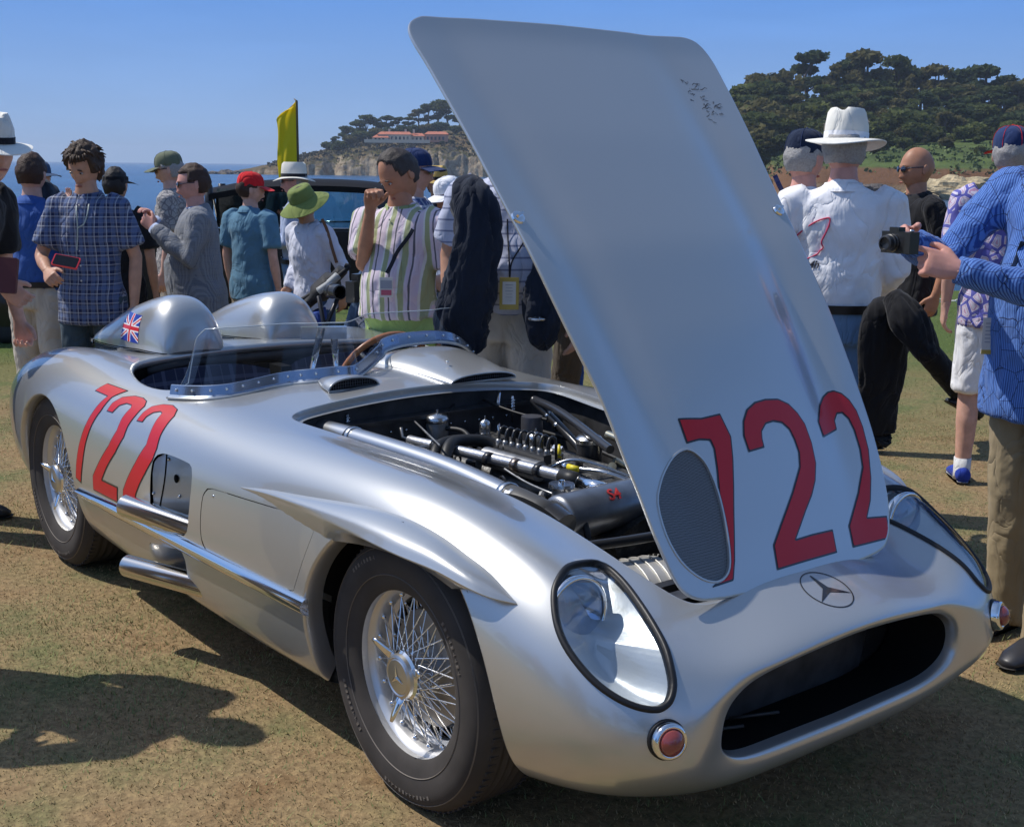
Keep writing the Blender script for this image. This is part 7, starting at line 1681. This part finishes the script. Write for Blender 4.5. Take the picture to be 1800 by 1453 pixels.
# fuel / breather rail along the engine
P_ = [(-.85, -.125, .685), (-.796, -.119, .685), (-.557, -.075, .685), (-.215, -.037, .685), (-.12, -.03, .683)]
T('alloy_rail', P_, .0165, mat('rail_alloy', (.62, .63, .66), .3, .8), 18)
for x in (-.73, -.50, -.39, -.30):
    y = -.11+(x+.75)*.135; v, f = lathe([(.0175, -.011), (.0205, -.009), (.0205, .009), (.0175, .011)], 24, 0); mk('rail_clip', v+[x, y, .685], f, M_BLKM if x != -.39 else mat('copper_clip', (.35, .28, .24), .3, .9), car)
mk('rail_hose', *tube([(-.215, -.037, .685), (-.145, -.032, .684)], .021, 18), M_HOSE, car)
mk('rail_end', *tube([(-.14, -.032, .684), (-.08, -.024, .675), (-.03, .0, .66)], [.019, .022, .028], 18), M_CHROME, car)
mk('rail_tap', *tube([(-.86, -.125, .685), (-.885, -.130, .69), (-.89, -.132, .72)], .005, 8), M_CAST, car)
# injection pump with its eight looped lines
pp_ = [( -.56+.235*t, -.010+.012*t) for t in (0, 1)]
mk('pump_body', *tube([(-.575, -.03, .672), (-.33, -.02, .672)], [(.030, .030), (.030, .030)], 20), M_CAST, car, auto=40)
mk('pump_rail', *box((-.455, .012, .700), (.24, .030, .03)), M_BLKM, car, False)
for k in range(8):
    x = -.555+k*.0285; y = .004+k*.0035
    mk('injection_line', *tube([(x, y, .695), (x, y-.001, .742), (x, y+.006, .757), (x, y+.017, .762), (x, y+.028, .756), (x, y+.032, .74), (x, y+.033, .69)], .0044, 8), M_BLKM, car)
    v, f = lathe([(0, -.0), (.009, 0), (.009, .02), (.006, .026), (.0, .026)], 12); mk('line_union', v+[x, y-.003, .70], f, M_CAST, car)
# canisters
can('oil_filter', (-.905, .018, .60), .036, .135, M_CAST, M_CLAMP)
can('coolant_canister', (-.415, .245, .58), .040, .145, M_BLKM, M_CLAMP); can('breather_canister', (-.715, .262, .60), .036, .14, mat('dull_can', (.10, .10, .11), .4, .5), None)
can('small_canister', (-.735, .085, .67), .017, .065, M_CAST, M_CLAMP)
# frame tubes
T('frame_tube', [(-.83, .362, .765), (-.60, .33, .68), (-.38, .295, .585)], .0145, M_BLKM, 14); T('frame_tube', [(-.83, .365, .765), (-.6, .29, .765), (-.25, .18, .725)], .0135, M_BLKM, 14)
for t in (.22, .34): 
    p = np.array([-.83, .362, .765])*(1-t)+np.array([-.38, .295, .585])*t; mk('tube_clip', *tube([p-[.006, 0, -.003], p+[.006, 0, -.003]], .018, 14), M_CLAMP, car)
T('frame_tube', [(-1.0, -.36, .60), (-.4, -.33, .56), (.2, -.30, .52)], .0135, M_BLKM, 14); T('frame_tube', [(-.95, .42, .60), (-.4, .40, .58), (.2, .34, .52)], .0135, M_BLKM, 14)
T('frame_tube', [(.10, -.33, .60), (.16, 0, .60), (.10, .33, .60)], .0135, M_BLKM, 14)
# hoses and cables
T('thick_hose', [(-.60, -.17, .655), (-.645, -.12, .70), (-.675, -.06, .705), (-.66, .03, .695), (-.60, .08, .66)], .019, M_HOSE); T('thick_hose', [(-.63, -.19, .64), (-.68, -.14, .69), (-.71, -.07, .70), (-.70, .03, .69), (-.64, .09, .65)], .017, M_HOSE)
T('silver_clamp', [(-.64, -.15, .69), (-.70, -.10, .70)], .026, M_CLAMP) if False else None
T('cable', [(-.92, .07, .735), (-1.03, .2, .76), (-1.08, .27, .765), (-.95, .26, .75), (-.8, .27, .735), (-.66, .28, .735)], .0045, M_HOSE, 8); T('cable', [(-.88, .03, .70), (-.80, .05, .70), (-.70, .02, .67)], .008, M_HOSE, 8)
T('cable', [(-.42, -.08, .67), (-.30, -.10, .66), (-.18, -.12, .66), (-.12, -.10, .65)], .0035, M_CAST, 8); T('stay_rod', [(-1.14, .02, .735), (-.62, -.17, .715)], .0032, M_CAST, 8)
T('cable', [(-.20, .02, .70), (-.12, .05, .70), (-.05, .10, .67), (-.04, .14, .60)], .006, M_CLAMP, 8)
T('cable', [(-.80, .30, .72), (-.72, .33, .60), (-.6, .3, .5)], .008, M_HOSE, 8); T('cable', [(-.98, .33, .78), (-.95, .30, .70), (-.90, .28, .60)], .009, M_CHROME, 8); T('cable', [(-1.0, .36, .78), (-.97, .33, .70), (-.92, .31, .58)], .009, M_CHROME, 8)
mk('yellow_connector', *tube([(-.243, .010, .70), (-.205, .017, .698)], .0085, 12), M_YEL, car); mk('yellow_spout', *tube([(-.415, .125, .675), (-.425, .132, .715)], [.009, .0035], 12), M_YEL, car)
mk('white_union', *tube([(-.262, .006, .70), (-.243, .010, .70)], .010, 6), M_CHROME, car)
for p in ((-1.085, -.28), (-1.02, .33)):
    g = G(); x, y = p; g.add(*tube([(x+.05*0+.0, y, .70), (x, y, .79)], .004, 8)); 
    g.add(*tube([(x+.0075*math.cos(t*2*math.pi*5), y+.0075*math.sin(t*2*math.pi*5), .735+.05*t) for t in np.linspace(0, 1, 60)], .002, 6)); o_ = g.build('bonnet_pin', M_CHROME, car)
    o_.location = (.115, 0, -.02)
# engine block mass, covers, small hardware
mk('engine_block', *box((-.42, .10, .50), (.95, .30, .26), rotm('X', 20)), mat('block_alloy', (.06, .06, .06), .5, .7, noise=(16, .7), bump=(40, .8, .01)), car, False)
mk('cam_cover', *tube([(-.90, .02, .60), (.02, .06, .60)], [(.05, .07), (.05, .07)], 16), mat('dark_cast', (.09, .09, .09), .4, .8, bump=(60, .5, .004)), car, auto=40)
r4 = random.Random(11); mm = [M_CAST, M_BLKM, M_CLAMP, M_CHROME, M_BLKM, M_CAST]
for k in range(70):
    x = r4.uniform(-.85, .0); y = r4.uniform(-.26, .30); z = .61+r4.uniform(0, .055)
    if -.60 < x < -.30 and -.05 < y < .06: continue
    c = np.array([x, y, z]); kind = k % 4
    if kind == 0: v, f = lathe([(0, 0), (.011, 0), (.011, .012), (.006, .014), (.005, .024), (0, .024)], 8)
    elif kind == 1: v, f = tube([(-.018, 0, 0), (.018, 0, .004)], r4.uniform(.005, .010), 8)
    elif kind == 2: v, f = tube(cr([(0, 0, -.02), (.01, .005, .012), (.035, .02, .015), (.05, .035, -.02)], 4), .004, 6)
    else: v, f = box((0, 0, 0), (r4.uniform(.015, .04), .015, .015))
    q = rotm('Z', r4.uniform(0, 360))@rotm('X', r4.uniform(-50, 50))
    mk(['hex_nut', 'short_pipe', 'thin_line', 'small_bracket'][kind], v@q.T+c, f, mm[r4.randrange(6)], car, True, auto=40)
for k, (x, y) in enumerate([(-.2, .22), (-.25, .19), (-.15, .26), (-.27, .27), (-.33, .33), (-.13, .19)]):
    can('brass_union', (x, y, .65+.01*(k % 3)), .013, .05, mat('union_metal', (.6, .56, .42), .3, .9), None, (r4.uniform(-1, 1), r4.uniform(-1, 1), .6))
T('fuel_manifold', [(-.36, .27, .74), (-.27, .26, .735), (-.19, .27, .725)], .012, mat('union_metal', (.6, .56, .42), .3, .9), 14)
# finned cooler casing near the nose: rounded ribbed drum
M_COOL = mat('cooler_alloy', (.58, .57, .54), .45, .55, noise=(8, .2))
th = np.linspace(R(15), R(165), 18); c0 = np.array([.175, -.10, .425]); cq = rotm('Z', -12); rr_ = .135
V = np.array([(rr_*math.cos(t), y, rr_*math.sin(t)*.92) for y in np.linspace(-.14, .12, 8) for t in th]); o = mk('cooler_casing', V@cq.T+c0, grid_faces(8, 18), M_COOL, car)
for y in np.linspace(-.12, .10, 8):
    mk('cooler_rib', *tube(np.array([((rr_+.002)*math.cos(t), y, (rr_+.002)*math.sin(t)*.92) for t in th])@cq.T+c0, .0028, 6), M_COOL, o)
for t in np.linspace(R(38), R(112), 9):
    v, f = box((0, 0, 0), (.009, .045, .012), rotm('Y', -math.degrees(t))); mk('cooler_slot', (v+[rr_*math.cos(t), .085, rr_*math.sin(t)*.92])@cq.T+c0, f, M_DARK, o, False)
T('cable', [(-.9, .38, .66), (-.6, .36, .66), (-.3, .33, .64), (.05, .30, .58)], .007, M_HOSE, 8); T('cable', [(-.95, -.28, .60), (-.8, -.22, .63), (-.6, -.24, .62), (-.3, -.22, .62), (-.12, -.27, .60)], .008, M_HOSE, 8)
T('cable', [(-.35, .02, .67), (-.30, .07, .70), (-.24, .12, .69), (-.16, .18, .66)], .005, M_CLAMP, 8); T('thick_hose', [(-.30, .30, .60), (-.2, .26, .68), (-.08, .22, .68), (-.02, .21, .64)], .018, M_HOSE)
T('thick_hose', [(.02, -.19, .60), (.06, -.22, .55), (.07, -.24, .46)], .016, M_HOSE); can('dynamo', (-.28, .10, .60), .042, .14, M_CAST, None, (1, .1, 0)); can('fuel_filter', (-.62, .20, .60), .026, .10, M_CAST, M_CLAMP)
for k in range(6): can('plug_cap', (-.78+.09*k, .13, .66), .012, .028, M_BLKM if k % 2 else M_CAST, None)
mk('cross_panel', *box((.30, .0, .52), (.03, .60, .02)), M_BLKM, car, False); mk('radiator_top', *box((.40, 0, .48), (.05, .56, .12)), M_BAY, car, False)
# bay ledge and firewall steps
mk('firewall_shelf', *box((-.945, .0, .735), (.05, .84, .012)), M_BLKM, car, False); mk('firewall_panel', *box((-.935, .0, .60), (.012, .86, .26)), mat('firewall_paint', (.035, .035, .038), .5, noise=(10, .5)), car, False)
for y in np.linspace(-.38, .38, 14): mk('firewall_rivet', *ell((-.926, y, .70), (.004, .005, .005), 6, 4), M_CLAMP, car)

# ---------------------------------------------------------------- brow over the front wheel: shelf that swells out of the flank
UPB = np.array([(8.175, 5.213), (8.525, 5.365), (8.939, 5.489), (9.341, 5.618), (9.709, 5.746), (9.988, 5.809), (10.214, 5.845), (10.512, 5.862), (10.806, 5.832), (11.115, 5.792), (11.474, 5.60)])
EDG = np.array([(-.731, -.766, .654), (-.565, -.772, .665), (-.363, -.786, .677), (-.218, -.798, .686), (-.094, -.806, .689), (.018, -.810, .688), (.118, -.808, .685), (.246, -.794, .680), (.340, -.774, .662), (.387, -.748, .648), (.428, -.707, .638)])
EDG[1:-1, 1] += .003
for s in (-1, 1):
    n = 70; k = np.linspace(0, 10, n); up_ = cr(UPB, 10); ed = cr(EDG, 10)
    ii = np.clip(np.round(k*10).astype(int), 0, 100); up_ = up_[ii]; ed = ed[ii]
    A_ = body.ev(up_); NA = body.nm(up_); lowuv = up_-np.array([0, 1.])*np.interp(k, [0, 3, 8, 10], [.02, .75, .75, .03])[:, None]
    B_ = body.ev(lowuv)+body.nm(lowuv)*-.004
    A_ = A_-NA*.0012; rows = []
    for a, na, e, b_ in zip(A_, NA, ed, B_):
        m1 = a+(e-a)*.30+na*np.linalg.norm(e-a)*.14; m2 = a+(e-a)*.68+na*np.linalg.norm(e-a)*.16
        c = cr([a, m1, m2, e], 4)
        tip = e+(e-m2)*.02-np.array([0, 0, .002]); und = [tip+(b_-tip)*t for t in (.02, .35, .7, 1.)]
        rows.append(np.concatenate([c, np.array(und)]))
    rows = np.array(rows); m_ = rows.shape[1]; V = rows.reshape(-1, 3)
    if s > 0: V = V*[1, -1, 1]
    F = grid_faces(n, m_)
    if s > 0: F = [q[::-1] for q in F]
    o = mk('wheel_arch_brow', V, F, M_SILVER, car, True, auto=38)
